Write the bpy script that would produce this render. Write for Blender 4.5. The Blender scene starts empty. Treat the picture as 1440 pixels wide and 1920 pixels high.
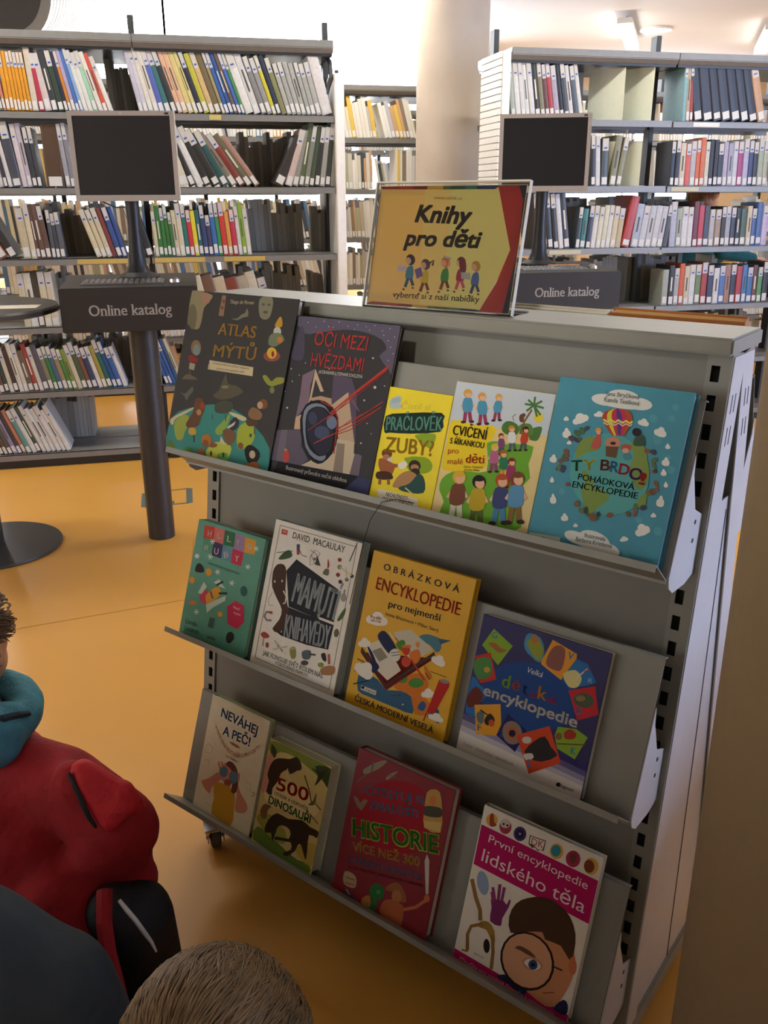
import bpy, bmesh, math, random
from mathutils import Matrix, Vector
R = math.radians
scene = bpy.context.scene
C = scene.collection

# ------------------------------------------------------------------ camera
cam_data = bpy.data.cameras.new('camera'); cam_data.sensor_fit = 'VERTICAL'; cam_data.sensor_height = 36.0
cam_data.lens = 1655.83 * 36.0 / 1920.0; cam_data.clip_start = 0.02
cam = bpy.data.objects.new('camera', cam_data); C.objects.link(cam); scene.camera = cam
_p, _r = 0.34336, -0.0045
_fw = Vector((0, math.cos(_p), -math.sin(_p))); _up = Vector((0, math.sin(_p), math.cos(_p))); _rt = Vector((1, 0, 0))
_cr = math.cos(_r) * _rt + math.sin(_r) * _up; _cu = -math.sin(_r) * _rt + math.cos(_r) * _up
cam.matrix_world = Matrix(((_cr.x, _cu.x, -_fw.x, 0), (_cr.y, _cu.y, -_fw.y, 0), (_cr.z, _cu.z, -_fw.z, 1.4), (0, 0, 0, 1)))

# ------------------------------------------------------------------ world, exposure
world = bpy.data.worlds.new('sky'); scene.world = world; world.use_nodes = True
world.node_tree.nodes['Background'].inputs[0].default_value = (0.75, 0.85, 1.0, 1); world.node_tree.nodes['Background'].inputs[1].default_value = 1.0
vs = scene.view_settings; vs.view_transform = 'Standard'; vs.look = 'None'; vs.gamma = 1; vs.use_curve_mapping = False; vs.exposure = 2.2
scene.cycles.max_bounces = 6; scene.cycles.diffuse_bounces = 4; scene.cycles.adaptive_threshold = .03; scene.cycles.glossy_bounces = 3; scene.cycles.transparent_max_bounces = 16; scene.cycles.sample_clamp_indirect = 6.0
scene.cycles.caustics_reflective = False; scene.cycles.caustics_refractive = False

WINDOW_POWER = 4.2       # daylight through the big windows
SIDE_WINDOW_POWER = 6.0
LEFT_FILL_POWER = 1.8
ADDED_SPOT_POWER = 24.0
LAMP_POWER = 9.0         # fluorescent ceiling lamps
rng = random.Random(11)

# ------------------------------------------------------------------ materials
def lin(h):
    v = [int(h[i:i + 2], 16) / 255 for i in (0, 2, 4)]
    return tuple(x / 12.92 if x <= .04045 else ((x + .055) / 1.055) ** 2.4 for x in v)
_mats = {}
def M(col, rough=.55, metal=0., var=.06, scale=40., bump=0., bscale=120., coat=0., name=None):
    key = (col, rough, metal, var, scale, bump, bscale, coat)
    if key in _mats: return _mats[key]
    m = bpy.data.materials.new(name or 'mat_' + col); m.use_nodes = True
    nt = m.node_tree; b = nt.nodes['Principled BSDF']
    c = lin(col)
    b.inputs['Roughness'].default_value = rough; b.inputs['Metallic'].default_value = metal
    if coat: b.inputs['Coat Weight'].default_value = coat; b.inputs['Coat Roughness'].default_value = .15
    tc = nt.nodes.new('ShaderNodeTexCoord')
    nz = nt.nodes.new('ShaderNodeTexNoise'); nz.inputs['Scale'].default_value = scale; nz.inputs['Detail'].default_value = 4
    nt.links.new(tc.outputs['Object'], nz.inputs['Vector'])
    rp = nt.nodes.new('ShaderNodeValToRGB')
    rp.color_ramp.elements[0].position = .3; rp.color_ramp.elements[1].position = .7
    rp.color_ramp.elements[0].color = tuple(x * (1 - var) for x in c) + (1,)
    rp.color_ramp.elements[1].color = tuple(min(1, x * (1 + var)) for x in c) + (1,)
    nt.links.new(nz.outputs['Fac'], rp.inputs['Fac']); nt.links.new(rp.outputs['Color'], b.inputs['Base Color'])
    if bump:
        n2 = nt.nodes.new('ShaderNodeTexNoise'); n2.inputs['Scale'].default_value = bscale; n2.inputs['Detail'].default_value = 3
        nt.links.new(tc.outputs['Object'], n2.inputs['Vector'])
        bp = nt.nodes.new('ShaderNodeBump'); bp.inputs['Strength'].default_value = bump; bp.inputs['Distance'].default_value = .01
        nt.links.new(n2.outputs['Fac'], bp.inputs['Height']); nt.links.new(bp.outputs['Normal'], b.inputs['Normal'])
    _mats[key] = m
    return m
def emit(name, col, strength):
    m = bpy.data.materials.new(name); m.use_nodes = True; nt = m.node_tree; nt.nodes.clear()
    o = nt.nodes.new('ShaderNodeOutputMaterial'); e = nt.nodes.new('ShaderNodeEmission')
    e.inputs[0].default_value = lin(col) + (1,); e.inputs[1].default_value = strength
    nt.links.new(e.outputs[0], o.inputs[0]); return m
def print_mat():
    m = bpy.data.materials.new('cover_print'); m.use_nodes = True; nt = m.node_tree; b = nt.nodes['Principled BSDF']
    a = nt.nodes.new('ShaderNodeAttribute'); a.attribute_name = 'Col'; nt.links.new(a.outputs['Color'], b.inputs['Base Color'])
    b.inputs['Roughness'].default_value = .6; b.inputs['Specular IOR Level'].default_value = .18
    return m
def acrylic_mat():
    m = bpy.data.materials.new('clear_acrylic'); m.use_nodes = True; nt = m.node_tree; nt.nodes.clear()
    o = nt.nodes.new('ShaderNodeOutputMaterial'); mx = nt.nodes.new('ShaderNodeMixShader')
    t = nt.nodes.new('ShaderNodeBsdfTransparent'); g = nt.nodes.new('ShaderNodeBsdfGlossy'); f = nt.nodes.new('ShaderNodeFresnel')
    t.inputs[0].default_value = (.95, .96, .95, 1); g.inputs['Roughness'].default_value = .06; f.inputs[0].default_value = 1.35
    nt.links.new(f.outputs[0], mx.inputs[0]); nt.links.new(t.outputs[0], mx.inputs[1]); nt.links.new(g.outputs[0], mx.inputs[2]); nt.links.new(mx.outputs[0], o.inputs[0])
    return m
def backlit_print():
    m = print_mat(); m.name = 'thin_printed_paper'; nt = m.node_tree; b = nt.nodes['Principled BSDF']
    a = next(n for n in nt.nodes if n.type == 'ATTRIBUTE'); tr = nt.nodes.new('ShaderNodeBsdfTranslucent'); mx = nt.nodes.new('ShaderNodeMixShader'); mx.inputs[0].default_value = .4
    o = next(n for n in nt.nodes if n.type == 'OUTPUT_MATERIAL')
    nt.links.new(a.outputs['Color'], tr.inputs[0]); nt.links.new(b.outputs[0], mx.inputs[1]); nt.links.new(tr.outputs[0], mx.inputs[2]); nt.links.new(mx.outputs[0], o.inputs[0])
    return m
PRINT = print_mat(); ACRYLIC = acrylic_mat()
STEEL = M('7c7b77', .42, .15, .05, 30); STEEL_RACK = M('87867b', .42, .0, .04, 25); STEEL_SIDE = M('c4c2c0', .4, .0, .03, 20)
DARK_STEEL = M('3a3b3b', .5, .2); KIOSK = M('2f2a23', .6, .0, .05, 60, .05, 300); BLACK = M('17171a', .45, 0, .1)
WHITE = M('e6e4df', .5, 0, .03); PAPER = M('ded8c6', .8, 0, .08, 300); TAG = M('cbc9c4', .5, 0, .03); DOT = M('2c4fa0', .5, 0, .03)
CHROME = M('b8b8b8', .18, 1., .02); RUBBER = M('5b5650', .6, 0, .05)

# ------------------------------------------------------------------ mesh helpers
class MB:
    def __init__(s): s.v = []; s.f = []; s.m = []
    def add(s, vs_, fs, mi=0):
        o = len(s.v); s.v += [tuple(v) for v in vs_]; s.f += [tuple(i + o for i in f) for f in fs]; s.m += [mi] * len(fs); return s
    def box(s, x0, x1, y0, y1, z0, z1, mi=0):
        return s.add([(x0, y0, z0), (x1, y0, z0), (x1, y1, z0), (x0, y1, z0), (x0, y0, z1), (x1, y0, z1), (x1, y1, z1), (x0, y1, z1)],
                     [(0, 3, 2, 1), (4, 5, 6, 7), (0, 1, 5, 4), (1, 2, 6, 5), (2, 3, 7, 6), (3, 0, 4, 7)], mi)
    def prism_x(s, poly, x0, x1, mi=0):           # poly in (y,z)
        n = len(poly)
        return s.add([(x0, y, z) for y, z in poly] + [(x1, y, z) for y, z in poly],
                     [tuple(range(n))[::-1], tuple(range(n, 2 * n))] + [(i, (i + 1) % n, n + (i + 1) % n, n + i) for i in range(n)], mi)
    def prism_z(s, poly, z0, z1, mi=0):
        n = len(poly)
        return s.add([(x, y, z0) for x, y in poly] + [(x, y, z1) for x, y in poly],
                     [tuple(range(n))[::-1], tuple(range(n, 2 * n))] + [(i, (i + 1) % n, n + (i + 1) % n, n + i) for i in range(n)], mi)
    def lathe(s, prof, n=32, mi=0, cx=0, cy=0):   # prof: (r,z) bottom to top
        vs_ = []; fs = []
        for r, z in prof:
            for i in range(n):
                a = 2 * math.pi * i / n; vs_.append((cx + r * math.cos(a), cy + r * math.sin(a), z))
        for j in range(len(prof) - 1):
            for i in range(n): fs.append((j * n + i, j * n + (i + 1) % n, (j + 1) * n + (i + 1) % n, (j + 1) * n + i))
        fs.append(tuple(range(n))[::-1]); fs.append(tuple(range((len(prof) - 1) * n, len(prof) * n)))
        return s.add(vs_, fs, mi)
    def tube(s, path, r, n=8, mi=0):
        P = [Vector(p) for p in path]; vs_ = []; fs = []
        rr = r if isinstance(r, (list, tuple)) else [r] * len(P)
        for i, p in enumerate(P):
            t = (P[min(i + 1, len(P) - 1)] - P[max(i - 1, 0)]).normalized()
            a = t.orthogonal().normalized() if i == 0 else (a - t * a.dot(t)).normalized()
            b = t.cross(a)
            for k in range(n):
                q = 2 * math.pi * k / n; vs_.append(p + (a * math.cos(q) + b * math.sin(q)) * rr[i])
        for i in range(len(P) - 1):
            for k in range(n): fs.append((i * n + k, i * n + (k + 1) % n, (i + 1) * n + (k + 1) % n, (i + 1) * n + k))
        fs.append(tuple(range(n))[::-1]); fs.append(tuple(range((len(P) - 1) * n, len(P) * n)))
        return s.add(vs_, fs, mi)
    def mesh(s, name, mats, bevel=0., smooth=False, seg=2):
        me = bpy.data.meshes.new(name); me.from_pydata(s.v, [], s.f)
        if not isinstance(mats, (list, tuple)): mats = [mats]
        for m in mats: me.materials.append(m)
        if len(mats) > 1: me.polygons.foreach_set('material_index', s.m)
        if bevel:
            bm = bmesh.new(); bm.from_mesh(me)
            bmesh.ops.bevel(bm, geom=[e for e in bm.edges if len(e.link_faces) == 2 and e.calc_face_angle(0) > .6], offset=bevel, segments=seg, affect='EDGES', clamp_overlap=True)
            bm.to_mesh(me); bm.free()
        if smooth:
            me.polygons.foreach_set('use_smooth', [True] * len(me.polygons))
            try: me.set_sharp_from_angle(angle=R(40))
            except Exception: pass
        me.update(); return me
    def build(s, name, mats, parent=None, bevel=0., smooth=False, loc=None, rot=None, seg=2):
        o = bpy.data.objects.new(name, s.mesh(name, mats, bevel, smooth, seg)); C.objects.link(o)
        if parent: o.parent = parent
        if loc: o.location = loc
        if rot: o.rotation_euler = rot
        return o
def tag(o, label=None, cat=None, group=None, kind=None):
    if label: o['label'] = label
    if cat: o['category'] = cat
    if group: o['group'] = group
    if kind: o['kind'] = kind
    return o
def thing(name, label, cat, loc=(0, 0, 0), rz=0, group=None, mat=None):
    o = bpy.data.objects.new(name, None); o.empty_display_size = .1; C.objects.link(o)
    if mat is not None: o.matrix_world = mat
    else: o.location = loc; o.rotation_euler = (0, 0, rz)
    return tag(o, label, cat, group)
def link(name, me, parent=None, loc=None, rot=None):
    o = bpy.data.objects.new(name, me); C.objects.link(o)
    if parent: o.parent = parent
    if loc: o.location = loc
    if rot: o.rotation_euler = rot
    return o
def struct(o): o['kind'] = 'structure'; return o

# ------------------------------------------------------------------ lettering: outlines of the built-in font turned into flat meshes
_glyphs = {}
def prepare_text(strings):
    tmp = []
    for s in strings:
        if s in _glyphs: continue
        cu = bpy.data.curves.new('lettering', 'FONT'); cu.body = s; cu.resolution_u = 3
        o = bpy.data.objects.new('lettering', cu); C.objects.link(o); tmp.append((s, o, cu)); _glyphs[s] = None
    bpy.context.view_layer.update(); dg = bpy.context.evaluated_depsgraph_get()
    for s, o, cu in tmp:
        me = bpy.data.meshes.new_from_object(o.evaluated_get(dg))
        vs_ = [(v.co.x, v.co.y) for v in me.vertices]; fs = [tuple(p.vertices) for p in me.polygons]
        x0 = min((v[0] for v in vs_), default=0); x1 = max((v[0] for v in vs_), default=1)
        # slab serifs: short bars under every flat stem foot, half bars at the stem tops
        use = {}
        for f in fs:
            for a_, b_ in zip(f, f[1:] + f[:1]): use[frozenset((a_, b_))] = use.get(frozenset((a_, b_)), 0) + 1
        sv = []
        for ed, k in use.items():
            if k != 1 or len(ed) != 2: continue
            (xa, ya), (xb, yb) = (vs_[i] for i in ed); w = abs(xa - xb); cx = (xa + xb) / 2
            if abs(ya - yb) > .004 or not .03 < w < .16: continue
            if abs(ya) < .02: sv.append((cx - w / 2 - .06, cx + w / 2 + .06, 0, .035))
            elif ya > .4: sv.append((cx - w / 2 - .06, cx + w / 2 - .005, ya - .035, ya))
        nv = len(vs_)
        serif_v = [p for x_0, x_1, y_0, y_1 in sv for p in ((x_0, y_0), (x_1, y_0), (x_1, y_1), (x_0, y_1))]
        nx = lambda P_: [((x - x0) / max(1e-6, x1 - x0), y) for x, y in P_]
        _glyphs[s] = (nx(vs_), fs); _glyphs[s, 'serif'] = (nx(vs_ + serif_v), fs + [tuple(range(nv + 4 * i, nv + 4 * i + 4)) for i in range(len(sv))])
        bpy.data.objects.remove(o); bpy.data.curves.remove(cu); bpy.data.meshes.remove(me)
class Print:
    """flat print: coloured polygons and lettering on the plane y = const of a thing (x right, z up)"""
    def __init__(s, y0): s.v = []; s.f = []; s.c = []; s.y = y0
    def poly(s, pts, col):
        s.y -= .000008; o = len(s.v)
        s.v += [(x, s.y, z) for x, z in pts]; s.f.append(tuple(range(o, o + len(pts)))); s.c.append(lin(col))
    def text(s, col, txt, x0, z0, x1, z1, cap, st={}):
        g, fs = _glyphs[(txt, 'serif') if st.get('s') else txt]; s.y -= .000008
        d = Vector((x1 - x0, z1 - z0)); L = d.length; d.normalize(); n = Vector((-d.y, d.x)); k = cap / CAP
        b = st.get('b', 0); w = .022 * cap
        offs = [(0, 0)] + ([(-w, 0), (w, 0)] if b == 1 else [(a * w * b * .8, c * w * b * .6) for a in (-1, 0, 1) for c in (-1, 0, 1) if a or c] if b > 1 else [])
        rot = R(st.get('r', 0)); arc = st.get('arc', 0)
        for ox, oy in offs:
            o = len(s.v)
            for x, y in g:
                px = x * L + ox + (st.get('i', 0) * .22 * (y * k - cap * .5)); py = y * k + oy
                if arc: py -= arc * L * (1 - (2 * x - 1) ** 2) * .9
                if rot:
                    qx, qy = px - L / 2, py - cap / 2; px = L / 2 + qx * math.cos(rot) - qy * math.sin(rot); py = cap / 2 + qx * math.sin(rot) + qy * math.cos(rot)
                s.v.append((x0 + d.x * px + n.x * py, s.y, z0 + d.y * px + n.y * py))
            s.f += [tuple(i + o for i in f) for f in fs]; s.c += [lin(col)] * len(fs)
    def build(s, name, parent, dx=0, mat=None):
        me = bpy.data.meshes.new(name); me.from_pydata([(x + dx, y, z) for x, y, z in s.v], [], s.f)
        at = me.color_attributes.new('Col', 'FLOAT_COLOR', 'CORNER')
        buf = []
        for p, c in zip(s.f, s.c): buf += (list(c) + [1.]) * len(p)
        at.data.foreach_set('color', buf); me.materials.append(mat or PRINT)
        o = bpy.data.objects.new(name, me); C.objects.link(o); o.parent = parent; return o
def printed(items, y0, parent, dx, mat=None):
    """all print of one cover; every motif is a part of its own"""
    y = y0
    for name, shapes, texts in items:
        if shapes:
            pr = Print(y)
            for col, pts in shapes:
                q = [int(t) * 1e-4 for t in pts.split()]; pr.poly(list(zip(q[::2], q[1::2])), col)
            y = pr.y; pr.build(name, parent, dx, mat)
        for tx in texts:
            pr = Print(y); pr.text(tx[0], tx[1], *(t * 1e-4 for t in tx[2:7]), tx[7] if len(tx) > 7 else {})
            y = pr.y; pr.build('lettering', parent, dx, mat)
    return y

# ================================================================== data: shelf rows and cover print (0.1 mm units on each cover)
SHELF_ROWS = [
 ('plain',1.8,'top',[(-0.705,-0.676,6,6,0.25,0.27,'5f7a52 d88a78'),(-0.676,-0.556,3,4,0.255,0.262,'e8a02c e8a02c e8a02c e8a02c e8a02c e8a02c e8a02c'),(-0.556,-0.527,3,3,0.3,0.3,'d9cdb8'),(-0.524,-0.465,6,9,0.25,0.27,'b83a50 d8c8c4'),(-0.465,-0.406,9,9,0.265,0.27,'3a3d42 35483a'),(-0.406,-0.316,10,12,0.26,0.29,'2a2f48 d98a28 b8a8c8 4f7ac0 8ab0e0'),(-0.316,-0.174,13,17,0.25,0.28,'e8e6de e4e6de a8d8b8 e8e4da d85a42 ece8e0'),(-0.051,0.048,11,14,0.3,0.31,'c8c4d4 d8d4dc e8e2d6 e4ddd0'),(0.048,0.139,15,17,0.29,0.3,'5a6ab8 3f7a78 33383a'),(0.139,0.243,17,18,0.3,0.31,'e8b898 e8bc98 e0d088 e4d690'),(0.243,0.36,18,18,0.28,0.3,'2a3048 c8c048 d8b880 7a6a4a'),(0.36,0.479,18,19,0.29,0.3,'a89a6a 3a62a8 35589a 6a5a4a 4a6ac0 3f8a4a'),(0.479,0.561,19,19,0.29,0.31,'e8e6e0 dcdcd8'),(0.561,0.693,19,18,0.27,0.3,'8a8a88 9a9a98 d8cc3a 2a3550 8a8a5a'),(0.693,0.878,17,15,0.245,0.255,'b4b4ac acaca4 b0b0a8 b4b4ac acaca4 b0b0a8 b4b4ac'),(0.878,0.935,15,15,0.28,0.3,'e2dcd8')]),
 ('plain',1.45,'second',[(-0.754,-0.694,6,8,0.26,0.28,'d0c8d8 3a3a48 e0d8d4'),(-0.694,-0.65,7,7,0.3,0.3,'4a4f5a'),(-0.65,-0.599,6,6,0.29,0.3,'dcd0d4 c8c0cc'),(-0.599,-0.554,5,5,0.27,0.28,'3a3d42 44474c'),(-0.534,-0.447,0,0,0.29,0.29,'5a4434'),(-0.442,-0.396,4,4,0.28,0.3,'a8a8b0 8a8a92'),(0.119,0.168,14,16,0.3,0.3,'e0d8b8'),(0.173,0.288,22,24,0.3,0.32,'2a2a2c e8e8e4 33332f'),(0.293,0.382,28,28,0.29,0.3,'2f302c 2f5a58'),(0.387,0.543,33,35,0.29,0.3,'8a8070 8a3a30 6f6a50 b08a78'),(0.594,0.656,-28,-26,0.26,0.27,'3a3532'),(0.662,0.736,-18,-14,0.28,0.29,'d8c0b8 9a9890'),(0.736,0.938,-12,-6,0.29,0.32,'5a6a4a 8a8c80 4a5a42 33342f a8a89c 3a3c38 9a988c')]),
 ('plain',1.105,'third',[(-0.803,-0.706,30,26,0.28,0.3,'a85a3a 33322f'),(-0.691,-0.65,4,4,0.24,0.26,'cfc4a4'),(-0.65,-0.551,4,6,0.25,0.27,'e0d4b4 6a5048 6f564c 6a5048'),(-0.551,-0.483,3,4,0.22,0.24,'5a5f68 4a4f58 62666e'),(-0.331,-0.176,17,14,0.24,0.26,'e0d4b0 dccfa8 d8ccb0 8a4440 3f5a9a 3a5698'),(-0.111,-0.04,16,15,0.25,0.26,'262a33 33363c'),(-0.032,0.097,3,4,0.22,0.26,'d8d0a8 3f7a3f 3f803f 3a743a 3f7a3f d8d0b0'),(0.097,0.474,4,5,0.2,0.27,'dcd4b8 2f7a72 d83a42 e8d83a 2f6a74 3a4a78 4a4a6a 3f72b8 3f9a5a d84238 e8a858 c83a52 dcdcd4 8ab83a e0dcd0')]),
 ('plain',0.76,'fourth',[(-0.731,-0.557,3,3,0.27,0.28,'d8cfae e0dcc8 4a4038 dcd2b0 d8d0b8'),(0.178,0.591,12,14,0.22,0.26,'d8cfb4 7a5a48 cfc4a8 8a4a3a b8b0a0 d8d4c4 6a6a5a')]),
 ('plain',0.42,'fifth',[(-0.899,-0.243,9,16,0.22,0.27,'6a4a3a 3f4f48 d8d2bc 4a3a34 e0dccc dcd6c4 6f5f4f a8483a dcd8cc 5f5a62 8a8a6a 3f8048 4f6a84 a8906a 4f8a3f 8a9a4a d8ccb0 4f5f42 8a5a48 3a4468 e0dcd0 a89848 2f6a68 2f5a94 3a64a8 e0e0dc'),(-0.038,0.06,18,18,0.25,0.27,'3a62a8 3a62a8 3f68ac 36609f d8cfae')]),
 ('plain',0.08,'bottom',[(-0.947,-0.575,18,22,0.25,0.28,'38302c 6a5040 5a5a58 9a90b0 4a403c d08a72 5f9a94 dcdcd4 3f5648 d8d8d0 e0e0da dcdcd6 e0e0da e2e0da dedcd4')]),
 ('slat',1.8,'top',[(1.934,2.366,8,12,0.27,0.29,'b8c0b0 e6e6e2 dcdcda e4e4e0 e0dfdc 33342f 8a8468 6a4a44 b8404a b0a8b8 26272b 4a4f5a dcd8d4 55606a e0dcd4'),(2.978,3.047,2,4,0.3,0.32,'8ab8c0 b8a890 b04038'),(3.054,3.531,12,18,0.32,0.33,'24262c 2a2c33 26282e 2c2e36 24262c 2a2d34 22242a c89a70')]),
 ('slat',1.45,'second',[(2.434,2.494,4,4,0.26,0.27,'26282c d8d8d8'),(2.494,2.541,2,2,0.25,0.26,'4a5250'),(2.547,2.622,-6,-8,0.26,0.27,'8a8868 8f8c6c'),(2.937,3.588,1,3,0.23,0.27,'2a3040 24262c d8ccb4 d8604a b8b8bc d86a3a d87040 d8d4c0 22242a 26282c 22242a b8b0c8 a8a4bc c8d0d8 a83a78 b8b4cc 2a3a6a 24262c a8b09a b4b8a0')]),
 ('slat',1.105,'third',[(2.119,2.333,7,9,0.3,0.31,'4a3f3a 3a3c40 33363a 2a2a2c dcdce0 3a3e44'),(2.36,2.654,-4,-5,0.22,0.24,'3a4a58 3a8078 2f3a50 dcdcd4 e0dcc4 dcd6bc e0e0d8 d8ccac c8b890'),(2.654,2.71,-10,-10,0.29,0.29,'b83a2f'),(2.717,2.963,-7,-6,0.23,0.25,'b0b8c8 c8c8cc c4c4c8 ccccd0 c8c8cc 44484c'),(2.974,3.644,1,2,0.21,0.26,'b8b8cc a8b09c dcdce0 e0dcdc 6a2f3a c23a48 3a3c48 b8b8bc a89078 2a2226 a8acb4 2f3648 22242a 3f5a48 d8c8ac 3f5f9a 44649f c8b8d8')]),
 ('slat',0.76,'fourth',[(2.96,3.7,1,2,0.21,0.25,'a8b0a4 24262a b0b4b8 d8602f d8ccb0 dce0e0 6f8a5a a83a34 2f3a58 dcdcdc 4f7ab8 a8806f 2a2f40 b83a3f 4a80b8 4074ac 6a3434 5a9a5a 26282c')]),
]
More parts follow.
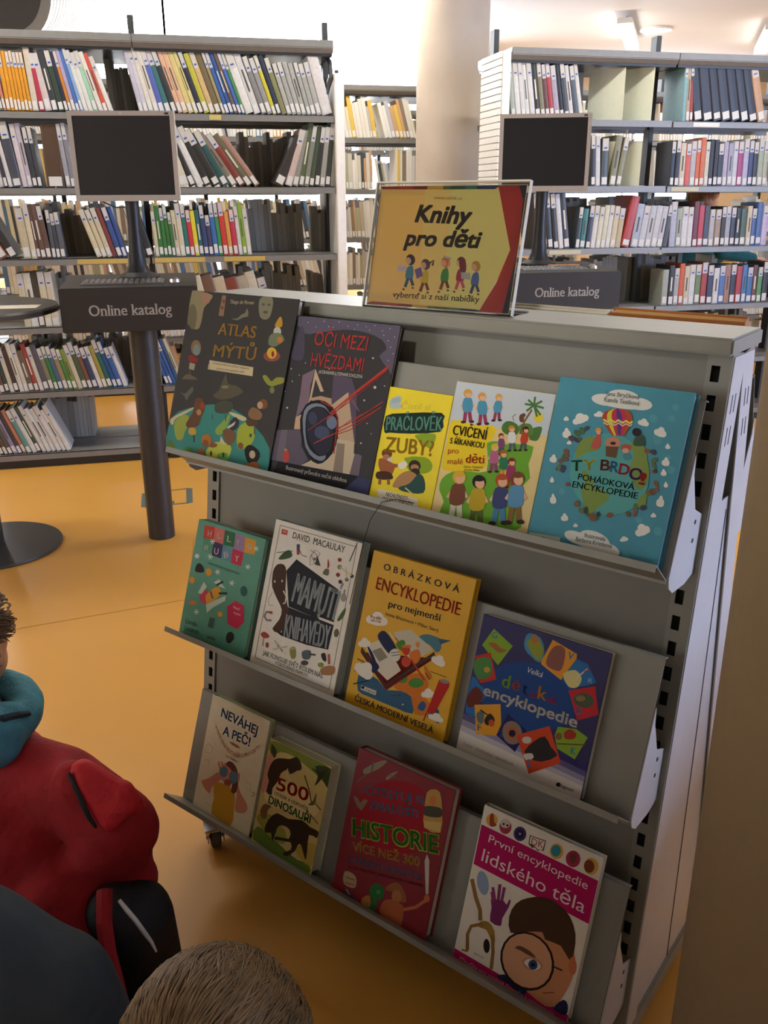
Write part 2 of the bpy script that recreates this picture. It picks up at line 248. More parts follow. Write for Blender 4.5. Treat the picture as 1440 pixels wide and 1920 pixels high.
ART = {
 'atlas': dict(shelf=0, t=0.016, w=0.2818, h=0.3182, place=(-0.8531, 0.0118, 0.0296), base='1e1b17', spine='1e1b17', items=[
  ('globe',[('3f8f86','78 6 6 298 39 662 228 832 499 934 803 1031 1117 1092 1397 1112 1674 1084 1976 996 2269 865 2552 706 2767 512 2812 244 2812 18 2288 6 1546 6 744 6'),('cfc79a','39 662 163 742 347 837 504 914 619 968 709 1004 740 1009 679 966 559 893 442 824 346 774 254 729 184 684 153 631 145 579 132 553 83 566 30 606'),('cfc79a','1585 1012 1632 1016 1716 1013 1805 1006 1898 996 1995 983 2057 967 2067 942 2044 914 1996 900 1912 908 1803 930 1711 953 1644 975 1596 997'),('9dae4e','173 621 240 703 351 771 448 805 517 790 572 743 601 687 587 626 546 557 511 491 499 427 493 366 471 322 421 296 354 287 294 314 235 397 182 516'),('8fb04f','1326 660 1370 714 1432 774 1497 845 1559 911 1614 970 1648 983 1640 878 1607 743 1555 641 1491 568 1417 550 1353 566 1324 605'),('a9b83d','1888 710 1951 822 2052 889 2169 890 2275 847 2330 766 2350 669 2337 584 2291 507 2205 444 2110 400 2037 372 1977 396 1914 541'),('c3c94a','1192 243 1261 331 1369 411 1534 444 1692 445 1783 413 1828 352 1815 254 1776 149 1757 59 1709 6 1574 8 1418 46 1287 92 1193 144 1167 189'),('6fae4d','1487 195 1555 236 1663 262 1745 260 1778 211 1786 134 1771 70 1727 28 1659 6 1599 6 1543 50 1495 130'),('4f8f3f','511 86 534 128 575 176 624 206 684 210 752 197 809 177 852 153 885 122 892 92 860 59 803 27 742 6 680 6 614 6 562 14 530 31 512 56'),('5f7a3a','98 261 158 263 244 223 306 173 326 112 323 41 300 6 248 6 176 6 121 6 93 64 83 183'),('35524a','1354 192 1357 167 1350 147 1336 138 1318 141 1301 157 1290 181 1287 206 1294 226 1308 235 1326 231 1343 216'),('35524a','1680 219 1682 194 1676 175 1662 165 1644 169 1628 185 1617 208 1614 233 1620 253 1634 262 1652 258 1668 243'),('35524a','2275 676 2276 657 2269 642 2255 635 2239 637 2224 648 2215 666 2214 685 2221 700 2235 707 2251 705 2266 693'),('8f5a32','1543 98 1531 74 1487 50 1422 33 1354 26 1300 33 1276 50 1289 74 1333 98 1399 115 1467 121 1520 115'),('8f5a32','2115 458 2114 425 2094 398 2061 384 2023 386 1990 404 1972 434 1972 467 1992 494 2026 509 2064 506 2096 488'),('8f5a32','1452 366 1443 341 1403 317 1345 301 1283 296 1234 305 1211 325 1221 351 1260 375 1319 391 1381 395 1430 386')],[]),
  ('feathers',[('8f8768','16 3167 115 3176 256 3174 449 3152 605 3118 614 3072 563 3014 496 2944 433 2864 424 2776 428 2682 422 2570 400 2478 336 2438 263 2445 205 2536 153 2618 106 2555 66 2508 31 2629 8 2809 6 3007'),('a87f68','566 3055 564 3000 529 2956 470 2937 402 2947 344 2983 311 3036 312 3092 348 3135 407 3154 475 3144 533 3108'),('6f6a52','8 2809 30 2872 76 2913 124 2920 175 2882 230 2811 268 2729 283 2628 282 2517 263 2445 216 2432 151 2458 95 2511 53 2600 19 2715')],[]),
  ('totem',[('8f6f58','870 3133 971 3132 1002 2747 862 2747'),('6f4f40','968 3025 968 3005 958 2990 941 2983 920 2987 902 3000 891 3019 891 3039 901 3054 919 3061 939 3057 957 3044'),('6f4f40','963 2906 963 2886 953 2871 935 2864 915 2868 897 2881 886 2900 886 2920 896 2935 913 2942 934 2938 952 2925')],[]),
  ('sculpted_face',[('7d7a64','1862 3131 1916 3169 1990 3176 2074 3176 2150 3172 2188 3130 2206 3062 2209 2945 2191 2833 2145 2781 2081 2763 2008 2771 1938 2811 1890 2899 1860 2997 1848 3072'),('55513f','2008 3037 2006 3026 1993 3016 1974 3012 1952 3013 1935 3020 1927 3031 1929 3042 1942 3052 1961 3056 1983 3055 2000 3048'),('55513f','2150 3039 2148 3027 2135 3018 2116 3013 2095 3015 2078 3022 2069 3032 2072 3044 2084 3053 2104 3058 2125 3057 2142 3049'),('55513f','2118 2903 2113 2889 2094 2878 2064 2872 2033 2873 2008 2881 1996 2893 2001 2907 2020 2918 2050 2924 2081 2923 2106 2915')],[]),
  ('sea_serpent',[('77775f','1224 2721 1282 2724 1371 2734 1418 2769 1458 2809 1510 2832 1553 2856 1564 2903 1571 2935 1603 2909 1632 2863 1640 2820 1627 2785 1584 2775 1525 2766 1456 2731 1380 2701 1284 2706')],[]),
  ('robed_king',[('b98a2f','2352 2715 2372 2759 2402 2811 2431 2844 2454 2846 2475 2829 2493 2803 2511 2762 2526 2711 2520 2674 2478 2658 2415 2655 2367 2660 2348 2670 2345 2688'),('b9bcae','2527 2584 2527 2539 2501 2504 2458 2487 2407 2494 2364 2523 2339 2566 2340 2612 2365 2647 2409 2664 2460 2656 2503 2627'),('6f7a5f','2263 2479 2300 2522 2360 2546 2441 2560 2523 2552 2600 2503 2641 2442 2597 2395 2527 2355 2485 2325 2438 2308 2354 2306 2279 2329 2255 2402'),('c07a2f','2597 2447 2596 2417 2577 2393 2545 2381 2508 2386 2477 2405 2460 2433 2461 2463 2480 2487 2513 2498 2549 2494 2580 2475'),('8c4f48','2611 2158 2609 2127 2588 2098 2549 2072 2497 2052 2435 2040 2371 2038 2310 2045 2259 2061 2223 2084 2204 2113 2206 2143 2228 2173 2268 2199 2321 2219 2383 2231 2447 2233 2507 2225 2557 2209 2593 2186'),('d2a93a','2513 2203 2511 2150 2478 2108 2422 2088 2359 2095 2305 2128 2274 2177 2276 2231 2310 2273 2366 2293 2429 2286 2483 2253'),('8a2f2a','2458 2179 2461 2151 2454 2129 2439 2120 2420 2125 2401 2144 2389 2171 2386 2199 2393 2220 2409 2230 2428 2224 2446 2205')],[]),
  ('owl',[('8f9440','2271 1750 2294 1782 2351 1788 2415 1752 2475 1709 2505 1694 2530 1697 2562 1734 2610 1773 2706 1790 2795 1787 2812 1751 2812 1707 2756 1676 2669 1650 2611 1623 2555 1606 2490 1606 2421 1627 2333 1687'),('7d8352','2623 1550 2624 1518 2609 1493 2582 1480 2550 1485 2522 1504 2506 1534 2505 1566 2520 1592 2548 1604 2579 1599 2607 1580')],[]),
  ('dove',[('5f665f','172 1213 225 1203 305 1190 343 1207 379 1241 437 1307 492 1357 530 1334 543 1283 508 1229 459 1171 429 1109 399 1071 363 1101 316 1151 231 1189')],[]),
  ('mirror_warrior',[('8a6f4c','550 2110 557 2064 549 2021 527 1985 493 1960 452 1948 406 1950 360 1967 319 1996 286 2035 266 2080 260 2126 268 2169 290 2205 324 2230 366 2242 412 2239 458 2222 498 2193 530 2154'),('7b8f8d','531 2067 534 2012 510 1969 466 1949 413 1959 367 1994 338 2047 335 2102 359 2145 403 2165 456 2155 502 2120'),('8f2f2a','249 1936 323 1938 431 1923 508 1904 533 1877 529 1846 503 1822 444 1811 362 1809 298 1819 259 1855 237 1903'),('a8a088','304 1800 469 1788 461 1666 310 1679'),('6d6354','175 1479 201 1511 248 1553 310 1577 401 1568 506 1542 577 1519 597 1509 584 1502 540 1494 446 1483 320 1472 224 1465 180 1463 167 1466'),('6f4f40','330 1661 358 1563 387 1566 358 1664')],[]),
  ('banner',[('cdbf98','841 1901 2010 1890 2028 1729 849 1727'),('b8a982','827 1800 861 1863 899 1729 835 1725')],[]),
  ('witch',[('5d5848','1334 1702 1382 1631 1441 1520 1529 1512 1634 1515 1786 1478 1876 1421 1754 1340 1569 1263 1432 1223 1308 1208 1178 1222 1098 1258 1146 1299 1233 1375 1285 1557'),('8a8668','1473 1465 1464 1450 1432 1436 1385 1426 1336 1423 1298 1428 1281 1440 1290 1455 1323 1469 1370 1479 1419 1482 1456 1477'),('4c5143','1201 1094 1252 1139 1334 1180 1421 1204 1517 1206 1618 1191 1679 1162 1684 1111 1650 1045 1590 994 1492 965 1366 951 1269 956 1216 990 1193 1044'),('4c5143','1506 962 1544 831 1565 834 1527 965'),('4c5143','1158 910 1185 815 1207 819 1180 913')],[]),
  ('bearded_traveller',[('6b4a33','645 1136 737 1176 840 1163 908 1094 945 998 924 904 885 810 877 720 846 644 731 591 607 566 529 578 499 631 559 739 634 873 636 1018'),('a0432e','934 1036 935 999 918 968 886 954 849 958 816 981 796 1017 794 1054 812 1085 844 1099 881 1094 914 1071'),('b98a5c','868 907 868 877 849 852 818 840 783 843 752 860 735 888 735 918 754 942 785 955 820 952 851 935'),('c9a23c','621 569 664 586 727 592 777 583 810 552 830 506 825 471 775 452 699 444 641 451 615 484 608 532'),('4a3527','758 449 806 317 833 322 786 455')],[]),
  ('hunter',[('7d5232','2529 1283 2527 1235 2495 1196 2443 1176 2384 1180 2333 1208 2306 1251 2308 1299 2340 1338 2392 1358 2452 1354 2502 1326'),('bfa183','2413 1247 2413 1213 2394 1186 2361 1172 2324 1176 2292 1196 2273 1228 2273 1262 2292 1290 2325 1303 2362 1299 2394 1279'),('8f6d4c','2157 1173 2206 1180 2264 1173 2318 1158 2369 1138 2416 1111 2443 1082 2445 1046 2428 1008 2394 980 2333 965 2255 961 2189 967 2141 986 2104 1014 2087 1048 2094 1091 2121 1140'),('5b4532','2067 930 2136 946 2242 953 2324 950 2365 933 2382 906 2369 881 2311 856 2222 833 2149 827 2098 853 2064 896'),('4a3527','2295 831 2325 703 2345 706 2315 834')],[]),
  ('sailor',[('3d3540','1768 942 1813 940 1861 916 1893 884 1903 841 1898 790 1878 747 1836 714 1780 689 1733 685 1700 713 1676 762 1670 811 1690 862 1728 913'),('d8d1bb','1612 724 1815 872 1785 790 1670 714'),('7d5a3c','1523 652 1567 687 1650 704 1728 704 1795 681 1859 641 1894 595 1886 536 1849 471 1807 426 1764 410 1715 414 1666 441 1605 502 1545 586'),('d8cfb0','1497 550 1676 404 1508 414')],[]),
  ('lion',[('b8742f','1284 436 1281 378 1241 330 1175 303 1100 306 1036 338 1001 390 1004 448 1045 497 1111 523 1186 519 1249 488'),('8f5a32','1208 364 1207 329 1185 299 1147 283 1103 285 1066 305 1045 337 1046 373 1069 403 1107 419 1151 416 1188 397'),('a06a3c','914 115 949 169 999 225 1045 258 1089 257 1130 234 1149 196 1136 134 1102 58 1062 6 1014 6 959 6 920 6 902 26 901 69')],[]),
  ('pirate',[('211c1a','2165 390 2178 441 2217 480 2266 503 2327 502 2399 484 2461 460 2508 434 2546 402 2565 364 2561 316 2539 263 2501 221 2443 192 2369 175 2302 185 2243 239 2191 320'),('c9b79a','2451 354 2451 316 2432 285 2397 269 2357 272 2322 293 2302 328 2302 366 2322 397 2356 414 2397 410 2431 388'),('a86a3a','2157 44 2201 95 2291 155 2377 199 2444 221 2507 228 2556 212 2594 156 2619 76 2611 14 2549 6 2452 6 2361 6 2274 6 2192 11')],[]),
  ('title',[],[('c09447','ATLAS',939,2399,1916,2416,213,{'b':1}),('c09447','MÝTŮ',913,1979,2014,2019,223,{'b':1}),('b9ad92','Thiago de Moraes',1110,2996,1735,3018,65,{'i':1,'s':1}),('6f6248','Zrození,hrdinové a příšery nejlepších',944,1841,1919,1835,42),('6f6248','dvanácti mytologických světů',1069,1749,1807,1760,42)]),
 ]),
 'oci': dict(shelf=0, t=0.012, w=0.2265, h=0.2924, place=(-0.6009, 0.0103, 0.0523), base='17161a', spine='17161a', items=[
  ('milky_way',[('5b5567','25 2906 310 2918 804 2918 1584 2918 2246 2918 2259 2832 2259 2651 2259 2359 2259 2115 2257 2114 2175 2205 2044 2297 1944 2393 1998 2457 2064 2515 2028 2591 1932 2664 1772 2717 1568 2753 1346 2769 1101 2761 819 2713 551 2659 358 2618 212 2625 47 2759'),('4a4657','126 2742 160 2746 200 2705 236 2627 279 2488 319 2312 319 2184 243 2137 127 2138 43 2171 25 2240 41 2341 62 2445 78 2557 99 2672'),('d8d6dc','290 2815 289 2810 283 2807 275 2808 271 2813 272 2819 278 2822 286 2820'),('d8d6dc','482 2757 481 2751 475 2749 467 2750 463 2755 464 2761 470 2763 478 2762'),('d8d6dc','646 2868 645 2862 639 2859 631 2861 627 2866 628 2871 634 2874 642 2873'),('d8d6dc','867 2776 866 2770 860 2768 853 2769 849 2774 850 2779 856 2782 863 2781'),('d8d6dc','980 2880 979 2875 973 2872 966 2874 961 2879 963 2884 969 2887 976 2885'),('d8d6dc','1186 2826 1184 2820 1178 2817 1171 2819 1167 2824 1168 2829 1174 2832 1181 2830'),('d8d6dc','1384 2863 1383 2858 1377 2855 1370 2857 1366 2862 1367 2867 1373 2870 1380 2868'),('d8d6dc','1573 2845 1572 2840 1567 2837 1560 2839 1556 2843 1557 2849 1562 2851 1569 2850'),('d8d6dc','1744 2880 1743 2875 1738 2872 1731 2874 1727 2878 1728 2884 1734 2886 1740 2885'),('d8d6dc','1922 2807 1921 2802 1916 2799 1909 2801 1905 2805 1906 2811 1911 2813 1918 2812'),('d8d6dc','2062 2857 2061 2852 2056 2849 2049 2851 2045 2855 2046 2861 2052 2863 2059 2862'),('d8d6dc','2187 2727 2186 2721 2181 2719 2174 2720 2171 2725 2172 2730 2177 2733 2184 2731'),('d8d6dc','2075 2661 2074 2656 2068 2653 2062 2654 2058 2659 2059 2664 2064 2667 2071 2665'),('d8d6dc','2220 2461 2219 2456 2213 2454 2207 2455 2203 2460 2204 2465 2209 2467 2216 2466'),('d8d6dc','2144 2345 2143 2340 2137 2337 2131 2338 2127 2343 2128 2348 2133 2351 2140 2349'),('d8d6dc','2148 2561 2146 2556 2141 2553 2134 2554 2131 2559 2132 2564 2137 2567 2144 2565'),('d8d6dc','1964 2739 1963 2734 1957 2731 1951 2733 1947 2737 1948 2743 1953 2745 1960 2744'),('d8d6dc','768 2785 767 2779 761 2777 753 2778 749 2783 750 2788 756 2791 764 2790'),('d8d6dc','1338 2785 1336 2780 1331 2777 1324 2778 1320 2783 1321 2789 1326 2791 1333 2790'),('d8d6dc','1655 2798 1654 2793 1648 2790 1642 2792 1638 2797 1639 2802 1644 2805 1651 2803')],[]),
  ('star',[('c9c8cc','105 1984 102 1974 91 1968 78 1971 70 1979 72 1989 83 1995 97 1992')],[]),
  ('star',[('c9c8cc','180 1770 178 1762 168 1757 157 1759 150 1766 152 1775 162 1779 173 1777')],[]),
  ('star',[('c9c8cc','184 1300 181 1288 167 1280 149 1283 139 1294 142 1307 156 1314 174 1311')],[]),
  ('star',[('c9c8cc','313 1894 312 1887 304 1883 294 1885 289 1891 290 1898 298 1902 308 1900')],[]),
  ('star',[('c9c8cc','1846 2351 1844 2339 1831 2333 1816 2336 1807 2346 1809 2358 1822 2364 1837 2361')],[]),
  ('star',[('c9c8cc','2180 1927 2179 1919 2171 1915 2161 1916 2155 1923 2157 1931 2165 1935 2175 1934')],[]),
  ('star',[('c9c8cc','1833 1647 1831 1635 1818 1629 1803 1631 1794 1642 1796 1654 1809 1660 1824 1658')],[]),
  ('star',[('c9c8cc','1977 1280 1975 1272 1967 1268 1957 1269 1951 1276 1952 1284 1961 1289 1971 1287')],[]),
  ('star',[('c9c8cc','1932 944 1929 933 1918 927 1905 929 1897 938 1899 949 1910 955 1924 953')],[]),
  ('star',[('c9c8cc','2010 1885 2006 1867 1987 1857 1964 1861 1950 1877 1954 1896 1973 1906 1996 1901')],[]),
  ('star',[('c9c8cc','402 2117 401 2110 393 2106 384 2108 378 2114 380 2121 388 2125 397 2123')],[]),
  ('star',[('c9c8cc','957 2075 956 2068 948 2064 939 2066 934 2072 935 2078 943 2082 952 2081')],[]),
  ('star',[('c9c8cc','1382 1846 1381 1839 1374 1835 1365 1837 1360 1843 1361 1849 1368 1853 1377 1851')],[]),
  ('star',[('c9c8cc','1444 2113 1442 2106 1435 2103 1427 2104 1421 2110 1423 2117 1430 2121 1439 2119')],[]),
  ('star',[('c9c8cc','2098 1127 2096 1121 2090 1117 2081 1118 2076 1124 2078 1130 2085 1134 2093 1133')],[]),
  ('star',[('c9c8cc','55 1578 53 1571 45 1567 36 1569 30 1575 32 1582 40 1586 49 1584')],[]),
  ('observatory',[('7d6a78','379 1902 642 2041 603 1740 638 1420 403 1154 407 1559'),('c3ab90','642 2041 922 1679 847 1669 690 1866 675 1502 632 1438'),('c9a98a','413 952 400 1163 659 1308 752 998'),('b79a80','664 1538 869 1596 1115 1584 1249 1454 1019 1420 715 1450'),('564c60','1066 1991 1475 1969 1647 1698 1808 913 1429 848 1131 1530'),('bda488','1147 1476 1450 1734 1780 927 1469 873'),('6f5a66','1470 1746 1779 1441 1714 1468 1567 1575 1522 1569'),('c8b79b','1380 933 1778 936 1810 748 1924 750 2004 399 1476 371 1094 354 720 360 993 525 1363 668'),('8f8072','1424 866 1586 875 1660 388 1448 384'),('6f6470','1832 752 1984 743 2004 399 1803 378'),('615a68','6 874 609 975 644 692 858 482 720 360 6 339'),('736b76','121 895 269 919 310 361 131 348')],[]),
  ('telescope',[('17161b','511 1132 520 1286 578 1411 696 1489 841 1526 985 1518 1124 1473 1250 1403 1348 1282 1402 1059 1412 826 1360 671 1276 558 1190 481 1090 448 967 469 842 536 734 646 640 788 559 958'),('7b8797','566 1160 565 1293 613 1378 702 1437 810 1464 916 1463 1014 1438 1099 1375 1144 1325 1105 1356 1025 1401 929 1417 827 1410 731 1372 659 1308 635 1222 642 1114 675 976 725 840 779 744 851 671 962 611 1076 578 1171 603 1232 625 1233 577 1190 523 1105 508 993 525 868 579 745 691 637 922'),('2a2d3c','650 1173 677 1284 743 1359 830 1400 926 1406 1014 1377 1098 1318 1182 1232 1254 1118 1304 963 1321 810 1282 695 1209 621 1116 607 1008 642 885 726 772 848 690 1012'),('47506b','1212 1017 1214 982 1200 949 1171 919 1131 896 1082 882 1031 879 981 887 937 904 905 931 887 963 885 998 899 1032 928 1062 969 1085 1018 1098 1070 1101 1119 1093 1162 1075 1194 1049'),('6d7891','1331 1205 1335 1170 1329 1136 1312 1108 1286 1087 1254 1076 1218 1076 1183 1087 1151 1108 1126 1136 1111 1170 1106 1205 1112 1239 1129 1267 1156 1288 1188 1298 1224 1298 1259 1287 1290 1267 1315 1238'),('3a4258','886 1210 892 1176 888 1143 874 1116 852 1096 825 1086 794 1087 763 1098 735 1119 712 1147 697 1180 692 1215 696 1248 710 1275 732 1295 759 1304 790 1304 821 1292 849 1271 872 1243'),('a03028','893 1496 1175 1436 1325 1279 1386 673 1409 675 1348 1282 1187 1451 899 1514')],[]),
  ('laser_beams',[('b03a30','2170 2268 1575 1753 1131 1334 1157 1317 1599 1736 2193 2251'),('b03a30','2162 2228 1549 1691 1115 1234 1134 1223 1567 1679 2179 2216'),('94332e','2152 2190 1550 1616 727 981 741 971 1563 1606 2166 2180'),('b03a30','2191 1674 1592 1235 1349 1103 1362 1090 1606 1223 2204 1662'),('b03a30','2173 1581 1608 1182 911 785 924 771 1621 1170 2187 1569'),('94332e','2123 1608 1622 1294 1337 1062 1349 1053 1633 1284 2132 1598'),('94332e','2121 1535 1647 1132 1378 1013 1386 1002 1658 1122 2132 1526')],[]),
  ('stargazer',[('c24a3e','271 530 299 555 344 562 382 550 408 506 428 443 430 393 400 363 352 345 313 352 288 401 271 474'),('8f4038','352 540 431 642 418 647 339 546'),('6f8aa0','323 349 293 148 328 146 358 346'),('b98a70','346 572 342 552 320 541 293 544 278 560 282 580 304 592 331 589'),('c08a80','301 147 303 98 323 99 321 147')],[]),
  ('dark_foreground',[('1b1a20','187 339 720 360 2026 403 1970 282 1650 23 85 6'),('3f4266','1650 23 2004 399 2259 376 2259 6')],[]),
  ('title',[],[('a8322c','OČI MEZI',504,2444,1667,2452,236,{'nar':1}),('a8322c','HVĚZDAMI',516,2073,1668,2095,235,{'nar':1}),('cfc8bd','JACOB KRAMER & STEPHANIE SCHOLZOVÁ',731,1976,1686,1997,54),('d5cec0','Ilustrovaný průvodce noční oblohou',401,233,1770,252,72,{'b':1}),('d5cec0','PRÁH',997,22,1225,39,68,{'b':1})]),
 ]),
 'pra': dict(shelf=0, t=0.01, w=0.1275, h=0.1943, place=(-0.4291, 0.0096, 0.0328), base='f2dd14', spine='f2dd14', items=[
  ('badge',[('b8c6c4','97 1713 141 1762 203 1798 266 1811 316 1800 319 1749 317 1693 358 1670 383 1654 332 1625 256 1602 185 1595 126 1609 97 1656'),('9fb9c4','129 1753 288 1796 313 1728 138 1670')],[]),
  ('speech_blob',[('8fae2a','600 853 737 902 909 925 1006 926 1075 905 1129 860 1155 805 1144 752 1101 706 1023 673 927 654 827 646 733 667 635 756'),('8fae2a','716 1242 813 1276 963 1308 1075 1317 1110 1286 1109 1232 1097 1182 1085 1140 1063 1101 1030 1081 977 1089 911 1116 851 1146 784 1176 723 1210')],[]),
  ('title_shadow',[('16302b','110 1201 68 1324 81 1459 199 1515 411 1551 787 1617 1121 1656 1193 1614 1178 1537 1210 1450 1169 1364 927 1301 631 1252 401 1222 223 1206 143 1184')],[]),
  ('caveman',[('7a3f24','349 883 346 843 316 809 267 791 212 793 167 815 142 851 145 892 175 926 224 944 279 942 325 919'),('b9825c','327 810 325 779 303 753 267 740 227 741 193 758 174 786 177 817 199 842 235 856 275 854 309 837'),('cfd6d4','382 784 379 767 362 752 337 744 308 744 285 752 274 766 277 783 293 798 319 806 347 806 370 798'),('a8633c','107 752 153 775 230 771 314 751 411 730 543 738 630 742 560 715 456 668 438 587 412 521 293 528 171 574 116 665'),('4a2f20','123 543 190 567 287 583 367 583 421 558 457 517 451 482 371 455 248 434 154 431 113 459 102 505'),('a8633c','178 438 189 347 250 351 239 442'),('a8633c','341 463 366 375 425 385 400 473')],[]),
  ('bearded_man',[('3a2a22','936 781 933 732 900 692 847 670 786 673 735 700 707 743 710 792 743 833 797 854 858 851 909 824'),('b98a62','906 753 902 727 878 705 841 692 800 692 767 705 750 727 754 753 778 776 815 788 856 788 889 775'),('3a2a22','944 679 941 645 915 616 874 599 827 601 788 619 768 650 771 685 797 714 839 730 885 729 924 710'),('b98a5c','475 394 491 445 524 512 566 570 616 615 673 650 733 667 803 663 874 641 912 606 901 551 857 483 797 427 716 392 618 370 541 359 499 358 478 368'),('2f5550','594 368 634 395 713 428 786 470 837 535 883 608 927 654 973 654 1018 627 1053 584 1083 519 1102 438 1081 375 989 344 856 330 743 326 666 331 611 346'),('d9c98f','719 382 904 301 916 320 731 401'),('f0ecd8','497 721 521 753 569 789 612 809 645 801 673 777 683 751 666 720 631 686 595 667 555 674 514 695')],[]),
  ('ribbon',[('e9e3cd','211 278 989 268 1074 49 230 61'),('d8d0b4','139 79 256 170 266 33 124 30'),('d8d0b4','982 143 1179 102 1060 6')],[]),
  ('title',[],[('d6c640','Čistil si',353,1609,904,1667,102,{'i':1}),('6fae9a','PRAČLOVĚK',136,1233,1191,1383,221,{'b':1}),('d9b23c','ZUBY?',195,895,1112,968,234,{'b':2}),('3a342c','NECHUTNOSTI –',385,193,859,200,65,{'b':1}),('3a342c','OTÁZKY A ODPOVĚDI',332,103,922,114,65,{'b':1})]),
 ]),
 'cvi': dict(shelf=0, t=0.012, w=0.1681, h=0.2169, place=(-0.2789, 0.0103, 0.0298), base='e6cf8c', spine='d9cf9f', items=[
  ('sky',[('c9d3da','6 2163 1675 2163 1675 1562 1261 1605 841 1562 6 1540')],[]),
  ('sun_patch',[('f0d428','43 1560 182 1585 348 1562 467 1555 574 1553 692 1578 786 1586 831 1528 836 1442 780 1355 727 1251 766 1111 798 980 743 909 631 862 442 818 245 791 113 778 31 819 21 978 39 1180 22 1392')],[]),
  ('lawn',[('6fae33','76 648 143 727 245 791 384 824 536 845 699 857 820 897 816 1028 772 1172 740 1259 734 1317 805 1352 892 1365 939 1353 995 1339 1098 1356 1222 1377 1377 1397 1499 1381 1499 1265 1474 1123 1515 1017 1548 926 1497 853 1447 779 1483 683 1521 581 1472 486 1430 392 1513 299 1571 209 1464 113 1285 38 1079 22 850 27 613 18 398 17 242 31 149 76 162 187 191 310 134 391 72 466 56 558')],[]),
  ('bushes',[('4f7a3a','925 1607 943 1648 978 1680 1033 1691 1095 1687 1156 1665 1203 1629 1220 1575 1207 1523 1151 1493 1077 1481 1005 1495 947 1525 924 1564'),('4f7a3a','1392 1616 1442 1651 1509 1678 1558 1684 1574 1656 1574 1606 1567 1560 1560 1523 1546 1490 1522 1469 1476 1463 1419 1469 1380 1488 1367 1525 1371 1574'),('5f8a3f','1198 1649 1241 1679 1311 1698 1372 1697 1415 1663 1447 1608 1452 1563 1410 1533 1340 1513 1280 1514 1236 1548 1203 1604')],[]),
  ('palm_tree',[('7a5c34','1257 1526 1288 1720 1367 1899 1338 1911 1257 1729 1225 1532'),('e8d23a','1555 1819 1554 1780 1535 1748 1500 1732 1460 1736 1425 1760 1406 1797 1406 1837 1426 1869 1461 1885 1500 1880 1535 1856'),('4a7a3f','1369 1986 1219 1986 1221 1955 1371 1955'),('4a7a3f','1379 1983 1269 2051 1251 2027 1361 1958'),('4a7a3f','1387 1970 1378 2095 1344 2095 1353 1970'),('4a7a3f','1381 1958 1497 2037 1476 2062 1359 1983'),('4a7a3f','1369 1955 1533 1937 1535 1967 1371 1986'),('4a7a3f','1355 1964 1441 1809 1471 1821 1385 1976'),('4a7a3f','1357 1981 1256 1883 1282 1861 1383 1959'),('4a7a3f','1358 1960 1494 1833 1517 1854 1382 1980')],[]),
  ('monkey',[('6a4630','1257 1764 1260 1733 1251 1708 1233 1697 1210 1702 1190 1722 1176 1752 1174 1784 1183 1808 1201 1819 1223 1814 1244 1794'),('6a4630','1270 1813 1270 1798 1261 1786 1246 1780 1229 1781 1215 1790 1207 1803 1208 1818 1217 1830 1231 1837 1248 1835 1262 1826'),('6a4630','1108 1701 1070 1756 1115 1803 1106 1810 1059 1757 1098 1696')],[]),
  ('stretching_girl',[('9a3a5c','224 1755 241 1571 305 1572 289 1756'),('9a3a5c','283 1756 349 1585 410 1600 344 1771'),('3a2a22','302 1570 299 1558 284 1548 262 1541 239 1541 220 1546 211 1557 214 1569 228 1579 251 1586 274 1586 293 1581'),('3a2a22','443 1597 440 1585 425 1574 403 1568 380 1567 361 1573 352 1583 355 1595 370 1606 392 1612 415 1613 434 1607'),('e9b892','194 1900 146 1789 179 1777 227 1888'),('e9b892','289 1897 378 1806 404 1825 315 1916'),('4f9ab8','182 1916 219 1942 274 1949 319 1934 350 1882 371 1808 370 1751 327 1724 262 1714 210 1728 185 1781 174 1858'),('d8a24a','311 2013 310 1978 288 1950 252 1936 211 1939 176 1960 157 1993 158 2028 180 2056 217 2070 258 2066 292 2045'),('e9b892','304 1994 303 1968 288 1947 262 1937 234 1940 209 1956 195 1980 196 2006 211 2026 236 2037 265 2034 290 2018'),('d8a24a','291 2041 286 2027 266 2013 235 2006 203 2005 177 2012 165 2025 170 2040 190 2053 221 2060 253 2061 279 2054')],[]),
  ('stretching_girl',[('9a3a5c','494 1751 517 1578 577 1581 554 1754'),('9a3a5c','549 1752 619 1591 675 1608 606 1768'),('3a2a22','575 1579 572 1567 559 1557 538 1551 516 1550 498 1556 489 1565 492 1577 506 1587 527 1593 549 1594 567 1588'),('3a2a22','707 1604 704 1592 690 1582 670 1576 648 1576 630 1581 622 1591 625 1602 638 1612 659 1618 681 1619 698 1613'),('e9b892','458 1888 418 1784 449 1773 489 1877'),('e9b892','547 1885 636 1800 659 1819 571 1904'),('4f9ab8','446 1903 479 1928 531 1935 574 1921 606 1872 629 1802 630 1748 592 1723 530 1714 481 1726 454 1777 441 1849'),('d8a24a','563 1995 562 1962 542 1935 508 1922 469 1925 437 1945 418 1975 420 2009 440 2036 474 2049 513 2045 545 2026'),('e9b892','557 1977 556 1953 542 1933 518 1923 491 1926 468 1941 455 1963 456 1988 470 2008 494 2018 521 2015 544 2000'),('d8a24a','542 2022 538 2008 519 1995 490 1988 460 1987 436 1994 424 2006 429 2020 448 2032 477 2040 507 2040 531 2034')],[]),
